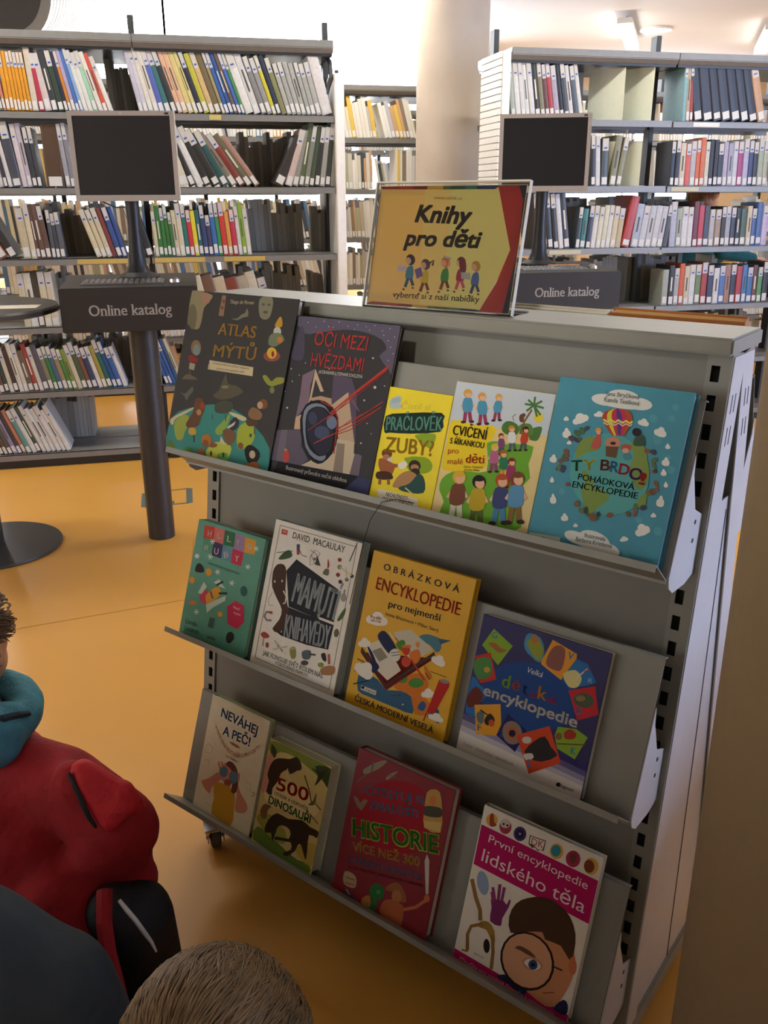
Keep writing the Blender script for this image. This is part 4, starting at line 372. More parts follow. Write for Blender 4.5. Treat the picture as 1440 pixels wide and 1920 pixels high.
  ('small_cloud',[('e6e9e2','688 368 686 355 676 348 663 350 655 360 657 373 667 380 680 378'),('e6e9e2','710 385 710 373 705 363 696 358 685 359 675 365 670 376 669 388 674 398 684 404 695 403 704 396'),('e6e9e2','728 378 726 365 716 357 704 359 696 371 697 384 707 392 720 389'),('e6e9e2','721 371 719 363 710 355 697 350 682 349 670 352 665 358 667 366 675 373 689 378 704 380 715 377')],[]),
  ('small_cloud',[('e6e9e2','1712 1642 1713 1630 1710 1621 1704 1617 1696 1619 1688 1626 1683 1637 1682 1649 1685 1658 1691 1662 1699 1660 1707 1653'),('e6e9e2','1730 1662 1732 1646 1728 1633 1721 1628 1711 1630 1701 1641 1694 1656 1692 1672 1695 1685 1703 1691 1713 1688 1723 1678'),('e6e9e2','1747 1649 1748 1637 1746 1627 1739 1623 1731 1625 1724 1633 1718 1645 1717 1657 1720 1667 1726 1671 1734 1669 1742 1661'),('e6e9e2','1742 1641 1741 1630 1734 1622 1722 1617 1709 1617 1698 1623 1692 1632 1693 1643 1700 1651 1712 1656 1725 1656 1736 1650')],[]),
  ('small_cloud',[('e6e9e2','339 1477 337 1465 326 1458 313 1461 305 1472 307 1484 318 1491 331 1488'),('e6e9e2','362 1494 363 1482 357 1472 347 1468 336 1469 326 1476 320 1487 320 1498 325 1508 335 1513 346 1512 356 1505'),('e6e9e2','381 1485 379 1472 369 1465 355 1468 347 1480 349 1493 359 1500 372 1497'),('e6e9e2','374 1479 372 1471 362 1464 348 1460 333 1459 321 1462 315 1469 317 1477 326 1483 340 1488 356 1488 368 1485')],[]),
  ('small_cloud',[('e6e9e2','220 1798 219 1784 207 1776 192 1780 183 1793 185 1807 196 1815 211 1811'),('e6e9e2','246 1817 247 1803 241 1792 230 1786 217 1788 206 1797 199 1810 199 1824 205 1835 216 1841 228 1839 240 1830'),('e6e9e2','267 1807 266 1791 254 1783 239 1787 230 1801 231 1817 243 1825 258 1821'),('e6e9e2','260 1799 257 1790 247 1782 231 1777 214 1777 200 1781 194 1789 196 1798 206 1806 222 1811 239 1811 253 1807')],[]),
  ('small_cloud',[('e6e9e2','202 916 203 904 201 894 194 889 186 891 178 899 173 911 172 924 175 934 181 938 189 937 197 928'),('e6e9e2','220 939 222 921 219 907 211 901 201 904 191 915 184 932 182 950 185 964 193 970 203 967 213 956'),('e6e9e2','237 925 239 912 236 901 230 896 222 898 214 907 209 920 207 933 210 944 216 949 224 946 232 938'),('e6e9e2','232 915 232 904 225 894 213 889 200 890 188 896 182 906 183 917 190 927 202 932 215 932 226 925')],[]),
  ('small_cloud',[('e6e9e2','1722 724 1721 710 1711 702 1698 704 1689 716 1691 731 1701 739 1714 736'),('e6e9e2','1745 743 1746 729 1741 718 1731 713 1720 714 1710 722 1704 734 1703 747 1708 759 1717 764 1728 763 1739 755'),('e6e9e2','1763 734 1762 719 1752 711 1739 714 1730 727 1731 742 1741 750 1755 747'),('e6e9e2','1757 726 1755 717 1746 709 1732 704 1717 703 1705 706 1699 713 1701 722 1710 730 1724 736 1739 737 1751 733')],[]),
  ('globe',[('5aa9a6','1551 1259 1571 1091 1538 928 1454 785 1326 676 1165 613 987 603 809 648 649 744 525 883 449 1051 431 1228 471 1398 565 1542 702 1646 867 1700 1044 1701 1215 1649 1365 1552 1481 1417'),('7f9a4f','463 1374 471 1451 501 1530 559 1590 634 1626 728 1616 803 1580 816 1525 795 1468 750 1437 692 1413 639 1387 588 1358 543 1314 507 1288 477 1316'),('7f9a4f','647 918 673 969 728 991 810 968 903 932 999 915 1070 891 1074 837 1044 774 994 715 938 658 901 595 869 548 839 532 807 554 762 638 715 743 671 838'),('7f9a4f','1205 1646 1292 1649 1400 1607 1449 1533 1482 1443 1520 1361 1547 1276 1554 1180 1542 1095 1503 1041 1451 1023 1398 1061 1347 1130 1297 1210 1264 1295 1281 1369 1297 1446 1241 1558'),('7f9a4f','1484 902 1508 948 1540 994 1565 1010 1583 973 1594 907 1591 852 1559 818 1511 795 1477 791 1468 816 1472 859'),('7f9a4f','613 1119 621 1142 651 1146 689 1133 739 1094 795 1038 827 991 817 958 782 935 743 937 695 986 643 1062')],[]),
  ('little_figure',[('8a5a44','1646 1301 1644 1288 1633 1276 1615 1269 1595 1270 1579 1277 1571 1290 1573 1304 1584 1316 1602 1322 1622 1321 1638 1314')],[]),
  ('little_figure',[('3f4a44','1005 585 994 567 980 556 964 556 952 565 947 583 950 603 960 621 975 632 990 632 1002 623 1008 605')],[]),
  ('little_figure',[('4a4a5c','295 1077 267 1069 242 1071 226 1082 225 1100 237 1119 260 1135 288 1143 313 1141 329 1130 331 1113 318 1093')],[]),
  ('little_figure',[('6a5c4a','286 1183 267 1180 249 1186 237 1198 234 1214 241 1229 256 1240 275 1243 293 1237 305 1225 308 1209 301 1194')],[]),
  ('little_figure',[('4a4a5c','572 1699 553 1688 533 1686 518 1693 512 1708 517 1725 531 1742 550 1752 570 1754 585 1747 591 1733 586 1715')],[]),
  ('little_figure',[('8a5a44','1161 587 1135 578 1111 579 1095 590 1092 608 1103 628 1124 645 1150 654 1174 652 1189 641 1192 623 1182 603')],[]),
  ('little_figure',[('4f6f4a','515 1627 491 1626 467 1639 449 1661 443 1687 450 1710 467 1724 491 1724 515 1712 533 1690 539 1664 532 1641')],[]),
  ('little_figure',[('8a5a44','362 1344 348 1331 328 1328 307 1333 291 1347 283 1364 286 1382 300 1394 320 1398 341 1392 357 1379 365 1361')],[]),
  ('little_figure',[('3f4a44','1641 1289 1629 1283 1616 1283 1604 1290 1596 1301 1595 1314 1601 1326 1612 1332 1626 1332 1638 1325 1646 1314 1647 1301')],[]),
  ('little_figure',[('8a5a44','1699 1114 1685 1110 1665 1115 1647 1129 1634 1148 1630 1167 1636 1181 1651 1185 1670 1180 1688 1166 1701 1147 1705 1128')],[]),
  ('little_figure',[('6a5c4a','685 664 673 642 655 629 634 628 617 639 608 660 609 684 621 706 639 719 660 720 677 709 686 688')],[]),
  ('little_figure',[('4f6f4a','987 527 976 506 954 493 926 492 901 504 885 524 883 548 894 569 917 582 944 583 969 572 985 551')],[]),
  ('little_figure',[('4f6f4a','869 541 857 530 839 526 820 531 805 543 799 559 801 575 813 586 831 590 850 585 865 573 872 557')],[]),
  ('little_figure',[('7a6a3a','404 1532 393 1517 372 1511 346 1514 323 1525 309 1543 308 1561 319 1576 341 1583 366 1580 389 1568 403 1551')],[]),
  ('little_figure',[('7a6a3a','1637 991 1616 976 1593 972 1575 979 1565 997 1568 1019 1581 1041 1602 1055 1624 1060 1643 1052 1652 1035 1650 1012')],[]),
  ('little_figure',[('6a5c4a','385 1240 375 1225 352 1216 323 1217 296 1227 277 1243 272 1261 282 1277 305 1285 334 1284 362 1275 380 1259')],[]),
  ('little_figure',[('5f7a52','819 640 815 627 805 617 791 614 777 618 767 629 763 642 767 656 778 665 791 668 805 664 815 654')],[]),
  ('little_figure',[('4a4a5c','373 1121 365 1103 347 1091 323 1088 300 1096 284 1112 280 1132 288 1151 306 1163 330 1165 353 1157 369 1141')],[]),
  ('little_figure',[('4f6f4a','501 1539 486 1533 470 1533 457 1541 450 1554 451 1569 461 1581 475 1588 492 1587 505 1579 512 1566 510 1552')],[]),
  ('little_figure',[('8a5a44','1502 1552 1500 1535 1488 1521 1468 1514 1447 1516 1429 1526 1420 1542 1422 1559 1434 1573 1454 1580 1475 1578 1493 1568')],[]),
  ('little_figure',[('8a5a44','386 1305 378 1290 359 1281 334 1280 310 1287 293 1300 287 1317 295 1332 314 1341 339 1342 363 1335 380 1322')],[]),
  ('little_figure',[('6a5c4a','1405 645 1388 644 1371 652 1359 667 1355 686 1360 703 1373 714 1390 715 1407 707 1419 692 1423 673 1418 656')],[]),
  ('little_figure',[('4f6f4a','336 1285 323 1274 307 1270 291 1274 282 1286 280 1302 287 1317 300 1328 317 1332 332 1328 341 1316 343 1301')],[]),
  ('little_figure',[('4a4a5c','340 1056 325 1056 310 1063 301 1076 299 1092 305 1105 317 1113 333 1114 347 1106 357 1093 359 1078 353 1064')],[]),
  ('little_figure',[('8a5a44','930 484 905 481 880 492 862 514 855 541 862 566 879 582 904 584 929 573 947 551 954 524 948 500')],[]),
  ('little_figure',[('8a5a44','461 886 443 883 427 888 416 900 414 914 420 929 434 939 452 941 468 936 479 925 482 910 475 896')],[]),
  ('little_figure',[('4a4a5c','382 1525 361 1523 341 1530 328 1545 326 1563 335 1579 353 1590 375 1592 395 1585 407 1570 409 1553 400 1536')],[]),
  ('little_figure',[('6a5c4a','1684 1021 1674 1001 1656 989 1633 988 1613 998 1599 1017 1597 1040 1606 1060 1625 1072 1647 1073 1668 1062 1681 1043')],[]),
  ('little_figure',[('4f6f4a','465 1594 447 1587 423 1592 399 1608 382 1629 376 1651 383 1667 401 1674 425 1669 449 1653 466 1632 472 1610')],[]),
  ('little_figure',[('5f7a52','1597 1425 1576 1412 1555 1407 1539 1413 1534 1428 1540 1448 1556 1467 1578 1481 1599 1485 1614 1479 1619 1464 1613 1444')],[]),
  ('little_figure',[('7a6a3a','661 631 641 626 621 631 605 645 599 663 603 682 617 696 637 701 657 697 673 683 679 664 675 645')],[]),
  ('little_figure',[('5f7a52','1613 1333 1598 1333 1579 1344 1562 1363 1552 1386 1551 1407 1560 1419 1575 1419 1594 1408 1610 1389 1621 1366 1622 1345')],[]),
  ('little_figure',[('5f7a52','300 1117 296 1090 285 1071 269 1064 254 1072 243 1093 240 1120 244 1147 255 1166 271 1172 286 1164 296 1144')],[]),
  ('little_figure',[('5f7a52','773 567 755 554 731 552 706 562 687 580 680 602 685 622 703 635 727 636 752 627 771 609 778 587')],[]),
  ('little_figure',[('3f4a44','831 611 831 586 822 567 806 558 787 562 771 577 761 601 761 625 770 645 786 654 805 650 821 634')],[]),
  ('little_figure',[('4a4a5c','483 1508 468 1502 445 1505 421 1517 401 1536 391 1555 394 1570 408 1577 431 1574 456 1561 476 1543 485 1523')],[]),
  ('little_figure',[('4a4a5c','1587 772 1564 766 1542 771 1528 784 1525 803 1534 822 1552 836 1575 841 1597 837 1611 823 1614 805 1605 786')],[]),
  ('little_figure',[('5f7a52','1482 749 1463 752 1446 766 1434 788 1433 812 1441 832 1457 842 1476 839 1493 825 1504 803 1506 779 1498 759')],[]),
  ('little_figure',[('8a5a44','1501 712 1496 687 1485 670 1471 665 1457 673 1448 692 1446 717 1450 741 1461 758 1475 764 1489 756 1498 737')],[]),
  ('little_figure',[('8a5a44','1717 1055 1707 1038 1692 1029 1677 1029 1665 1039 1660 1056 1663 1076 1673 1093 1687 1103 1702 1103 1714 1092 1719 1075')],[]),
  ('little_figure',[('4a4a5c','1575 1523 1561 1513 1542 1512 1524 1521 1510 1536 1505 1554 1510 1570 1524 1580 1543 1581 1562 1573 1576 1558 1581 1540')],[]),
  ('princess',[('c05a55','677 1467 675 1502 688 1555 700 1600 706 1627 713 1647 723 1659 743 1666 767 1667 784 1650 795 1601 799 1536 790 1486 756 1463 710 1456'),('d9a24a','776 1722 775 1702 763 1685 742 1676 718 1678 698 1689 686 1708 687 1728 700 1745 721 1753 745 1752 765 1740'),('e0b090','768 1693 768 1679 760 1667 746 1660 730 1662 716 1670 709 1684 709 1698 717 1710 731 1717 747 1715 761 1707')],[]),
  ('dark_knight',[('3f5a4a','1254 1601 1247 1632 1249 1675 1262 1709 1290 1732 1329 1746 1363 1744 1388 1713 1408 1665 1413 1627 1395 1609 1362 1600 1330 1595 1301 1591 1273 1590'),('33262a','1323 1782 1322 1753 1306 1730 1278 1717 1246 1720 1218 1736 1202 1762 1203 1791 1219 1815 1248 1827 1280 1824 1307 1808')],[]),
  ('girl_with_red_hat',[('b85a4a','1242 1559 1238 1533 1216 1511 1180 1498 1140 1498 1108 1511 1091 1533 1094 1559 1117 1582 1153 1594 1193 1594 1225 1581'),('d9a890','1215 1513 1214 1495 1200 1479 1178 1470 1153 1471 1133 1481 1122 1497 1123 1515 1137 1531 1159 1539 1184 1539 1204 1529'),('4f8f9a','1144 1455 1166 1471 1202 1481 1232 1480 1253 1460 1269 1430 1271 1405 1249 1390 1214 1380 1184 1381 1162 1400 1146 1431')],[]),
  ('hot_air_balloon',[('b8452f','753 1864 740 1932 767 1984 842 2026 907 2046 884 2032 841 1995 820 1943 823 1875 890 1776 956 1692 959 1667 924 1687 836 1768'),('d9cf3a','819 1874 804 1941 817 1992 866 2029 913 2047 908 2035 891 2002 883 1953 889 1885 939 1784 985 1697 984 1671 954 1692 885 1775'),('c23a55','888 1885 869 1951 868 1999 892 2033 920 2048 933 2039 941 2010 947 1962 957 1895 989 1792 1015 1702 1010 1676 984 1697 935 1783'),('5f3f8a','961 1896 938 1961 923 2007 918 2037 927 2049 960 2043 996 2018 1016 1972 1030 1906 1043 1800 1048 1707 1037 1680 1017 1702 989 1792'),('c23a55','1033 1907 1007 1971 978 2015 945 2041 934 2050 986 2047 1050 2025 1084 1982 1102 1917 1097 1808 1081 1712 1065 1685 1050 1707 1043 1800'),('b8552f','1100 1917 1071 1980 1028 2022 970 2044 941 2051 1011 2050 1100 2033 1147 1992 1168 1927 1146 1816 1111 1717 1090 1689 1080 1712 1093 1808'),('e3dc6a','760 1863 830 1834 873 1872 938 1842 981 1881 1045 1851 1089 1886 1148 1860 1189 1897 1166 1917 1143 1887 1083 1914 1041 1879 975 1909 933 1870 868 1900 824 1862 771 1888'),('d8d6b8','773 1827 839 1803 882 1839 948 1809 990 1848 1055 1818 1098 1854 1157 1830 1188 1862 1173 1874 1154 1848 1094 1871 1052 1836 987 1865 944 1826 879 1856 835 1820 779 1843'),('c58a72','863 1590 879 1614 906 1637 938 1653 974 1659 1014 1658 1044 1647 1066 1619 1079 1582 1071 1552 1023 1533 952 1522 897 1522 871 1538 861 1564'),('3a2420','1015 1582 1012 1571 999 1561 980 1554 959 1554 942 1559 934 1569 937 1580 949 1590 969 1596 990 1597 1006 1592'),('6a4d34','882 1520 1060 1541 1059 1386 911 1387')],[]),
  ('publisher_box',[('b9cdb8','31 137 514 164 528 6 8 6'),('1f1f1f','218 113 174 86 193 16 241 14 240 37 212 32 198 81 230 92'),('b0302a','235 91 275 95 290 39 255 37 261 14 314 33 293 110 235 114')],[]),
  ('title',[],[('2f6f42','T',458,1109,610,1128,144,{'b':2,'r':4}),('d9cf3a','Y',625,1149,796,1176,139,{'b':2}),('8f5236','B',876,1187,1004,1202,144,{'b':2}),('4f8fc0','R',1010,1193,1124,1197,143,{'b':2}),('c9405a','D',1137,1184,1275,1185,142,{'b':2}),('5f3f7d','O',1290,1146,1463,1148,151,{'b':2}),('c9453a','!',1438,1102,1522,1100,151,{'b':2}),('15201f','POHÁDKOVÁ',584,1004,1395,1008,84,{'b':1}),('15201f','ENCYKLOPEDIE',525,885,1466,899,85,{'b':1}),('3a4a4a','Jana Stryčková',730,2202,1197,2209,58),('3a4a4a','Kamila Teslíková',718,2117,1220,2126,58),('3a4a4a','Ilustrovala',855,244,1156,258,57),('3a4a4a','Barbora Kristková',741,166,1264,182,61),('1f1f1f','Edice',325,47,470,58,55,{'b':1})]),
 ]),
 'ruby': dict(shelf=1, t=0.014, w=0.1882, h=0.2355, place=(-0.851, 0.011, 0.0548), base='4f9279', spine='4f9279', items=[
  ('letter_blocks',[('c2402f','186 2266 483 2287 527 2033 223 2009'),('cf6d62','483 2287 767 2291 811 2016 519 2008'),('2f6a43','767 2291 1062 2293 1096 2018 789 2000'),('9a7d9c','1072 2286 1339 2289 1377 1983 1094 1989'),('d99a32','1343 2276 1638 2272 1662 2002 1377 1983'),('4f8f6a','223 2009 501 2027 524 1753 260 1750'),('3f2f5a','519 2008 789 2000 806 1723 532 1725'),('5f8a9a','791 1991 1067 1988 1093 1713 807 1717'),('c22f4f','1068 1983 1377 1983 1373 1708 1088 1703')],[]),
  ('snowflake',[('cfd9c9','417 1972 568 2006 564 2020 413 1985'),('cfd9c9','431 2029 536 1951 550 1962 446 2040'),('cfd9c9','505 2053 458 1941 477 1938 523 2050')],[]),
  ('snowflake',[('cfd9c9','1605 2101 1745 2133 1741 2147 1601 2114'),('cfd9c9','1617 2156 1716 2081 1729 2091 1630 2167'),('cfd9c9','1685 2179 1644 2071 1661 2068 1702 2176')],[]),
  ('snowflake',[('cfd9c9','429 1664 580 1700 576 1713 425 1677'),('cfd9c9','443 1722 548 1644 562 1655 458 1733'),('cfd9c9','517 1747 470 1633 489 1630 535 1744')],[]),
  ('snowflake',[('cfd9c9','1139 1306 1284 1343 1280 1357 1134 1320'),('cfd9c9','1152 1364 1253 1288 1267 1299 1165 1375'),('cfd9c9','1222 1389 1178 1276 1196 1273 1240 1386')],[]),
  ('snowflake',[('cfd9c9','324 501 478 544 474 558 319 515'),('cfd9c9','338 562 445 485 460 497 353 574'),('cfd9c9','414 591 366 471 385 468 432 588')],[]),
  ('snowflake',[('cfd9c9','1479 1712 1621 1747 1616 1760 1475 1726'),('cfd9c9','1492 1769 1591 1694 1604 1704 1505 1779'),('cfd9c9','1560 1793 1518 1683 1536 1680 1578 1790')],[]),
  ('snowflake',[('cfd9c9','706 1419 855 1456 851 1470 702 1433'),('cfd9c9','720 1477 823 1400 837 1411 734 1488'),('cfd9c9','792 1503 747 1389 765 1386 810 1500')],[]),
  ('snowflake',[('cfd9c9','60 1591 215 1627 211 1641 56 1605'),('cfd9c9','75 1650 181 1571 196 1582 90 1661'),('cfd9c9','150 1675 102 1560 121 1557 169 1672')],[]),
  ('little_thing',[('2a231c','166 1307 146 1343 151 1398 167 1443 188 1471 220 1489 255 1495 296 1484 342 1461 376 1434 399 1404 411 1370 395 1343 329 1321 235 1304')],[]),
  ('little_thing',[('d99a32','625 1406 625 1367 602 1333 564 1313 519 1312 480 1331 458 1365 459 1404 481 1438 520 1458 565 1458 603 1439')],[]),
  ('little_thing',[('d99a32','197 1133 197 1097 176 1065 140 1046 98 1045 62 1062 41 1094 42 1130 63 1162 99 1181 141 1182 177 1164')],[]),
  ('little_thing',[('c9804a','366 711 357 684 319 656 263 634 203 624 155 629 132 648 141 675 179 703 236 725 296 734 343 729')],[]),
  ('little_thing',[('2f5f52','1653 1285 1656 1233 1633 1189 1591 1163 1541 1164 1496 1191 1468 1237 1466 1289 1489 1333 1531 1358 1581 1357 1626 1330')],[]),
  ('little_thing',[('2a2a24','1320 257 1319 294 1328 336 1345 370 1375 395 1414 412 1450 415 1485 399 1518 369 1534 334 1526 293 1501 247 1473 211 1444 191 1411 182 1382 184 1356 199 1333 226')],[]),
  ('little_thing',[('3f5a52','792 531 939 542 931 342 783 330')],[]),
  ('little_thing',[('d99a32','1122 683 1121 656 1102 631 1071 615 1035 612 1005 624 989 646 990 674 1009 699 1040 715 1076 717 1106 706')],[]),
  ('little_thing',[('cfd9c9','190 1629 188 1608 173 1589 147 1577 119 1576 95 1585 81 1603 83 1625 98 1644 124 1655 152 1656 177 1647')],[]),
  ('flying_girl',[('c9475a','715 920 720 878 709 836 684 799 648 769 603 750 554 744 505 751 463 770 430 801 411 839 406 881 417 923 442 960 479 990 525 1008 574 1014 622 1007 664 987 696 957'),('d9a032','574 912 634 1001 736 1097 825 1158 886 1165 934 1139 962 1104 968 1071 954 1028 921 974 861 888 781 789 709 736 644 761 588 833'),('bcd0bf','347 913 456 1169 562 1090 451 910'),('bcd0bf','725 1222 858 1316 1078 1179 900 1178'),('bcd0bf','625 744 1116 1056 1127 954 831 739 691 594'),('33302a','834 1172 998 1288 964 1317 800 1200'),('33302a','925 1029 1146 1087 1134 1126 913 1068'),('7a4a78','661 1021 760 896 800 917 702 1042')],[]),
  ('hexagon_badge',[('c22f4f','1400 1027 1634 987 1712 684 1560 507 1294 536 1198 854')],[]),
  ('title',[],[('f0e6d8','H',327,2070,434,2077,121,{'b':1,'r':0}),('f0e6d8','E',604,2086,720,2095,120,{'b':1,'r':20}),('f0e6d8','L',881,2085,995,2093,119,{'b':1,'r':0}),('f0e6d8','L',1174,2080,1269,2084,118,{'b':1,'r':0}),('f0e6d8','O',1452,2072,1563,2081,117,{'b':1,'r':0}),('f0e6d8','R',315,1772,434,1782,122,{'b':1,'r':0}),('f0e6d8','U',592,1769,709,1779,121,{'b':1,'r':0}),('f0e6d8','B',871,1768,994,1779,120,{'b':1,'r':20}),('f0e6d8','Y',1175,1762,1288,1771,119,{'b':1,'r':0}),('35594a','dobrodružné programování',488,1536,1380,1536,55),('e8c8c8','Nauč',1370,871,1553,871,49),('e8c8c8','myslet',1399,775,1594,775,49),('2f4f44','Linda',151,228,483,251,97),('2f4f44','Liukas',158,89,572,121,97),('1f2a24','knihy',835,115,1049,125,62,{'b':1})]),
 ]),
 'mamut': dict(shelf=1, t=0.024, w=0.2065, h=0.2758, place=(-0.6297, 0.0146, 0.0386), base='e4dfd0', spine='9fb0b4', items=[
  ('frame_line',[('6a6458','132 2660 1955 2664 1956 2674 133 2671'),('6a6458','1950 2668 1948 97 1961 99 1962 2669'),('6a6458','1956 103 118 126 116 115 1953 93'),('6a6458','124 122 139 2666 126 2665 110 120')],[]),
  ('publisher_mark',[('c2543f','185 2609 337 2610 341 2521 193 2515'),('e8dfd0','231 2565 302 2564 303 2575 232 2575')],[]),
  ('stone_lettering',[('23262c','480 1886 668 2145 1739 1850 1764 1817 1772 1269 1409 1272 1439 1227 693 1261'),('23262c','642 698 661 1252 1786 1220 1767 766 1266 707 455 726 407 767 569 952')],[]),
  ('mammoth',[('4a3226','172 1837 200 1900 247 1952 324 1979 401 1976 450 1940 487 1861 513 1712 541 1547 591 1417 646 1302 702 1207 737 1109 716 972 671 844 622 768 562 729 470 728 407 767 458 858 529 968 554 1069 544 1164 481 1240 394 1316 295 1412 210 1515 178 1626 168 1726 163 1787'),('e8e2d0','488 1501 581 1420 581 1303 541 1284 555 1267 607 1300 606 1429 509 1516'),('b9ad98','230 1414 165 1256 216 1151 325 1178 321 1194 228 1166 186 1257 250 1411'),('d8d2c0','272 1628 271 1610 258 1600 242 1603 232 1618 233 1635 245 1646 261 1643'),('d8d2c0','446 1681 445 1663 433 1653 417 1656 406 1671 408 1689 420 1699 436 1696')],[]),
  ('leaf',[('3f5a36','238 2046 254 2089 302 2156 352 2210 394 2242 438 2263 477 2267 514 2248 546 2212 555 2177 528 2146 477 2116 421 2090 353 2065 279 2044'),('3f5a36','174 2147 548 2264 543 2276 169 2160')],[]),
  ('thermometer',[('a83a2f','720 2244 670 2421 605 2406 655 2228'),('3f4a6a','699 2317 682 2426 616 2416 633 2307'),('4a4a4a','698 2317 774 2238 897 2240 898 2253 782 2250 712 2325')],[]),
  ('atom',[('6a665a','971 2247 1060 2400 1174 2379 1114 2182 1008 2116 987 2254 974 2252 1000 2107 1125 2178 1186 2382 1052 2408 959 2251'),('6a665a','958 2377 1104 2333 1236 2157 1130 2160 988 2310 977 2303 1122 2151 1249 2158 1113 2341 964 2387'),('6a665a','1111 2258 1107 2240 1089 2228 1067 2230 1054 2244 1058 2262 1076 2273 1098 2272')],[]),
  ('oil_lamp',[('a8452f','1404 2171 1393 2220 1381 2285 1378 2323 1394 2309 1419 2269 1437 2232 1440 2205 1436 2180 1429 2164 1422 2156 1413 2155'),('6f6a55','1324 2045 1331 2073 1346 2109 1365 2135 1392 2147 1422 2151 1446 2142 1459 2112 1464 2071 1458 2040 1432 2028 1394 2027 1362 2028 1342 2029 1329 2033')],[]),
  ('molecule',[('4a443c','1941 2741 1850 2389 1871 2387 1962 2738'),('8f3a32','1685 2376 1684 2358 1672 2342 1652 2332 1630 2331 1611 2340 1601 2356 1601 2374 1613 2391 1633 2400 1656 2401 1675 2392'),('8a8a52','1716 2254 1715 2233 1701 2214 1679 2203 1653 2202 1632 2212 1620 2230 1621 2251 1634 2270 1657 2281 1683 2282 1704 2272'),('8f3a32','1714 2112 1713 2093 1700 2075 1679 2064 1655 2064 1635 2073 1623 2090 1624 2109 1637 2127 1658 2138 1682 2138 1703 2129'),('33333a','2012 2162 2011 2145 2000 2130 1982 2121 1962 2121 1945 2128 1935 2143 1936 2160 1947 2175 1965 2184 1985 2185 2002 2177'),('6a6a4a','1918 2079 1917 2061 1906 2044 1886 2034 1864 2034 1845 2042 1835 2058 1836 2076 1848 2092 1867 2102 1889 2103 1908 2094'),('3a3038','1788 2006 1788 1988 1776 1972 1756 1962 1734 1961 1715 1969 1704 1985 1705 2003 1717 2020 1737 2030 1759 2031 1778 2022'),('c9bf98','1656 2240 1969 2150 1976 2165 1664 2255'),('c9bf98','1798 2269 1868 2066 1885 2071 1816 2274')],[]),
  ('flask',[('9a988a','1946 1762 1948 1723 1931 1690 1901 1672 1866 1673 1834 1693 1815 1727 1814 1765 1831 1799 1861 1817 1896 1816 1927 1796'),('8a887a','1855 1883 1864 1794 1901 1799 1892 1888')],[]),
  ('pea_pod',[('4f6a34','1837 1327 1850 1371 1877 1434 1904 1490 1929 1536 1955 1574 1973 1587 1982 1561 1984 1509 1977 1458 1957 1411 1928 1365 1900 1332 1873 1315 1848 1312')],[]),
  ('beetle',[('6a6350','1932 1111 1927 1071 1909 1041 1882 1026 1854 1032 1832 1057 1822 1095 1827 1134 1846 1165 1873 1179 1901 1173 1923 1148')],[]),
  ('magnet',[('8a8478','324 1070 172 1040 132 925 222 856 354 882 347 924 239 899 187 940 205 1008 329 1027'),('a8352f','259 1013 336 1024 334 1067 257 1057')],[]),
  ('mushrooms',[('a3493f','151 581 160 606 188 634 222 652 267 652 320 641 357 627 370 610 369 590 355 571 323 555 278 541 237 536 200 544 167 561'),('b8a888','216 532 234 383 275 392 258 540'),('8a4a38','398 445 400 418 391 395 373 382 351 383 331 397 318 421 316 448 325 471 343 484 365 483 386 469')],[]),
  ('scissors',[('8f8878','508 553 743 418 765 441 530 576'),('c9c2ae','522 383 851 538 835 566 505 411'),('c9c2ae','523 546 625 439 658 461 556 568')],[]),
  ('spool',[('8f8a4a','908 531 935 568 982 594 1023 593 1052 548 1074 478 1079 420 1058 386 1019 365 983 368 949 410 918 476'),('a8a05a','1037 570 1032 555 1011 539 980 526 947 519 921 521 908 531 913 546 934 563 966 576 999 582 1025 580')],[]),
  ('saucepan',[('5a666a','1203 567 1253 602 1329 631 1387 637 1413 602 1421 544 1410 496 1368 465 1306 444 1255 442 1221 473 1199 523'),('4a4a48','1391 555 1518 581 1515 612 1387 586'),('55504a','1394 410 1388 384 1361 358 1319 338 1274 330 1237 336 1219 355 1224 381 1252 408 1294 427 1339 435 1376 429')],[]),
  ('duck_and_boot',[('a87a4f','1689 397 1723 430 1774 466 1827 494 1883 513 1942 523 1983 517 2003 483 2005 431 1987 387 1939 356 1871 332 1811 316 1769 310 1735 313 1710 324 1691 342 1681 368'),('8a9a4a','1739 479 1736 454 1716 431 1684 414 1649 409 1620 418 1605 437 1608 462 1628 486 1660 502 1695 507 1724 498'),('b85a48','1778 690 1826 520 1874 535 1826 705'),('3a3532','1635 646 1655 670 1691 688 1723 687 1748 651 1770 597 1776 557 1758 545 1724 546 1694 558 1667 583 1643 617')],[]),
  ('title',[],[('2f2c28','DAVID  MACAULAY',481,2499,1715,2508,115,{'s':1}),('a4abac','MAMUTÍ',737,1376,1779,1303,534,{'b':1}),('a4abac','KNIHAVĚDY',711,705,1763,778,410,{'b':1}),('3a352e','JAK FUNGUJE SVĚT KOLEM NÁS',289,230,1766,241,85,{'s':1}),('3a352e','VYZKOUŠENO MAMUTY',626,155,1439,155,60)]),
 ]),
 'obraz': dict(shelf=1, t=0.016, w=0.2071, h=0.2718, place=(-0.4027, 0.0118, 0.0371), base='dca810', spine='dca810', items=[
  ('sea',[('35607d','238 279 188 406 188 540 228 597 309 618 449 618 597 594 702 535 789 483 855 487 940 515 1111 559 1275 589 1349 571 1384 513 1424 386 1407 266 1269 242 1058 248 779 247 506 252 340 250'),('35607d','1677 305 1764 531 1883 480 1928 274')],[]),
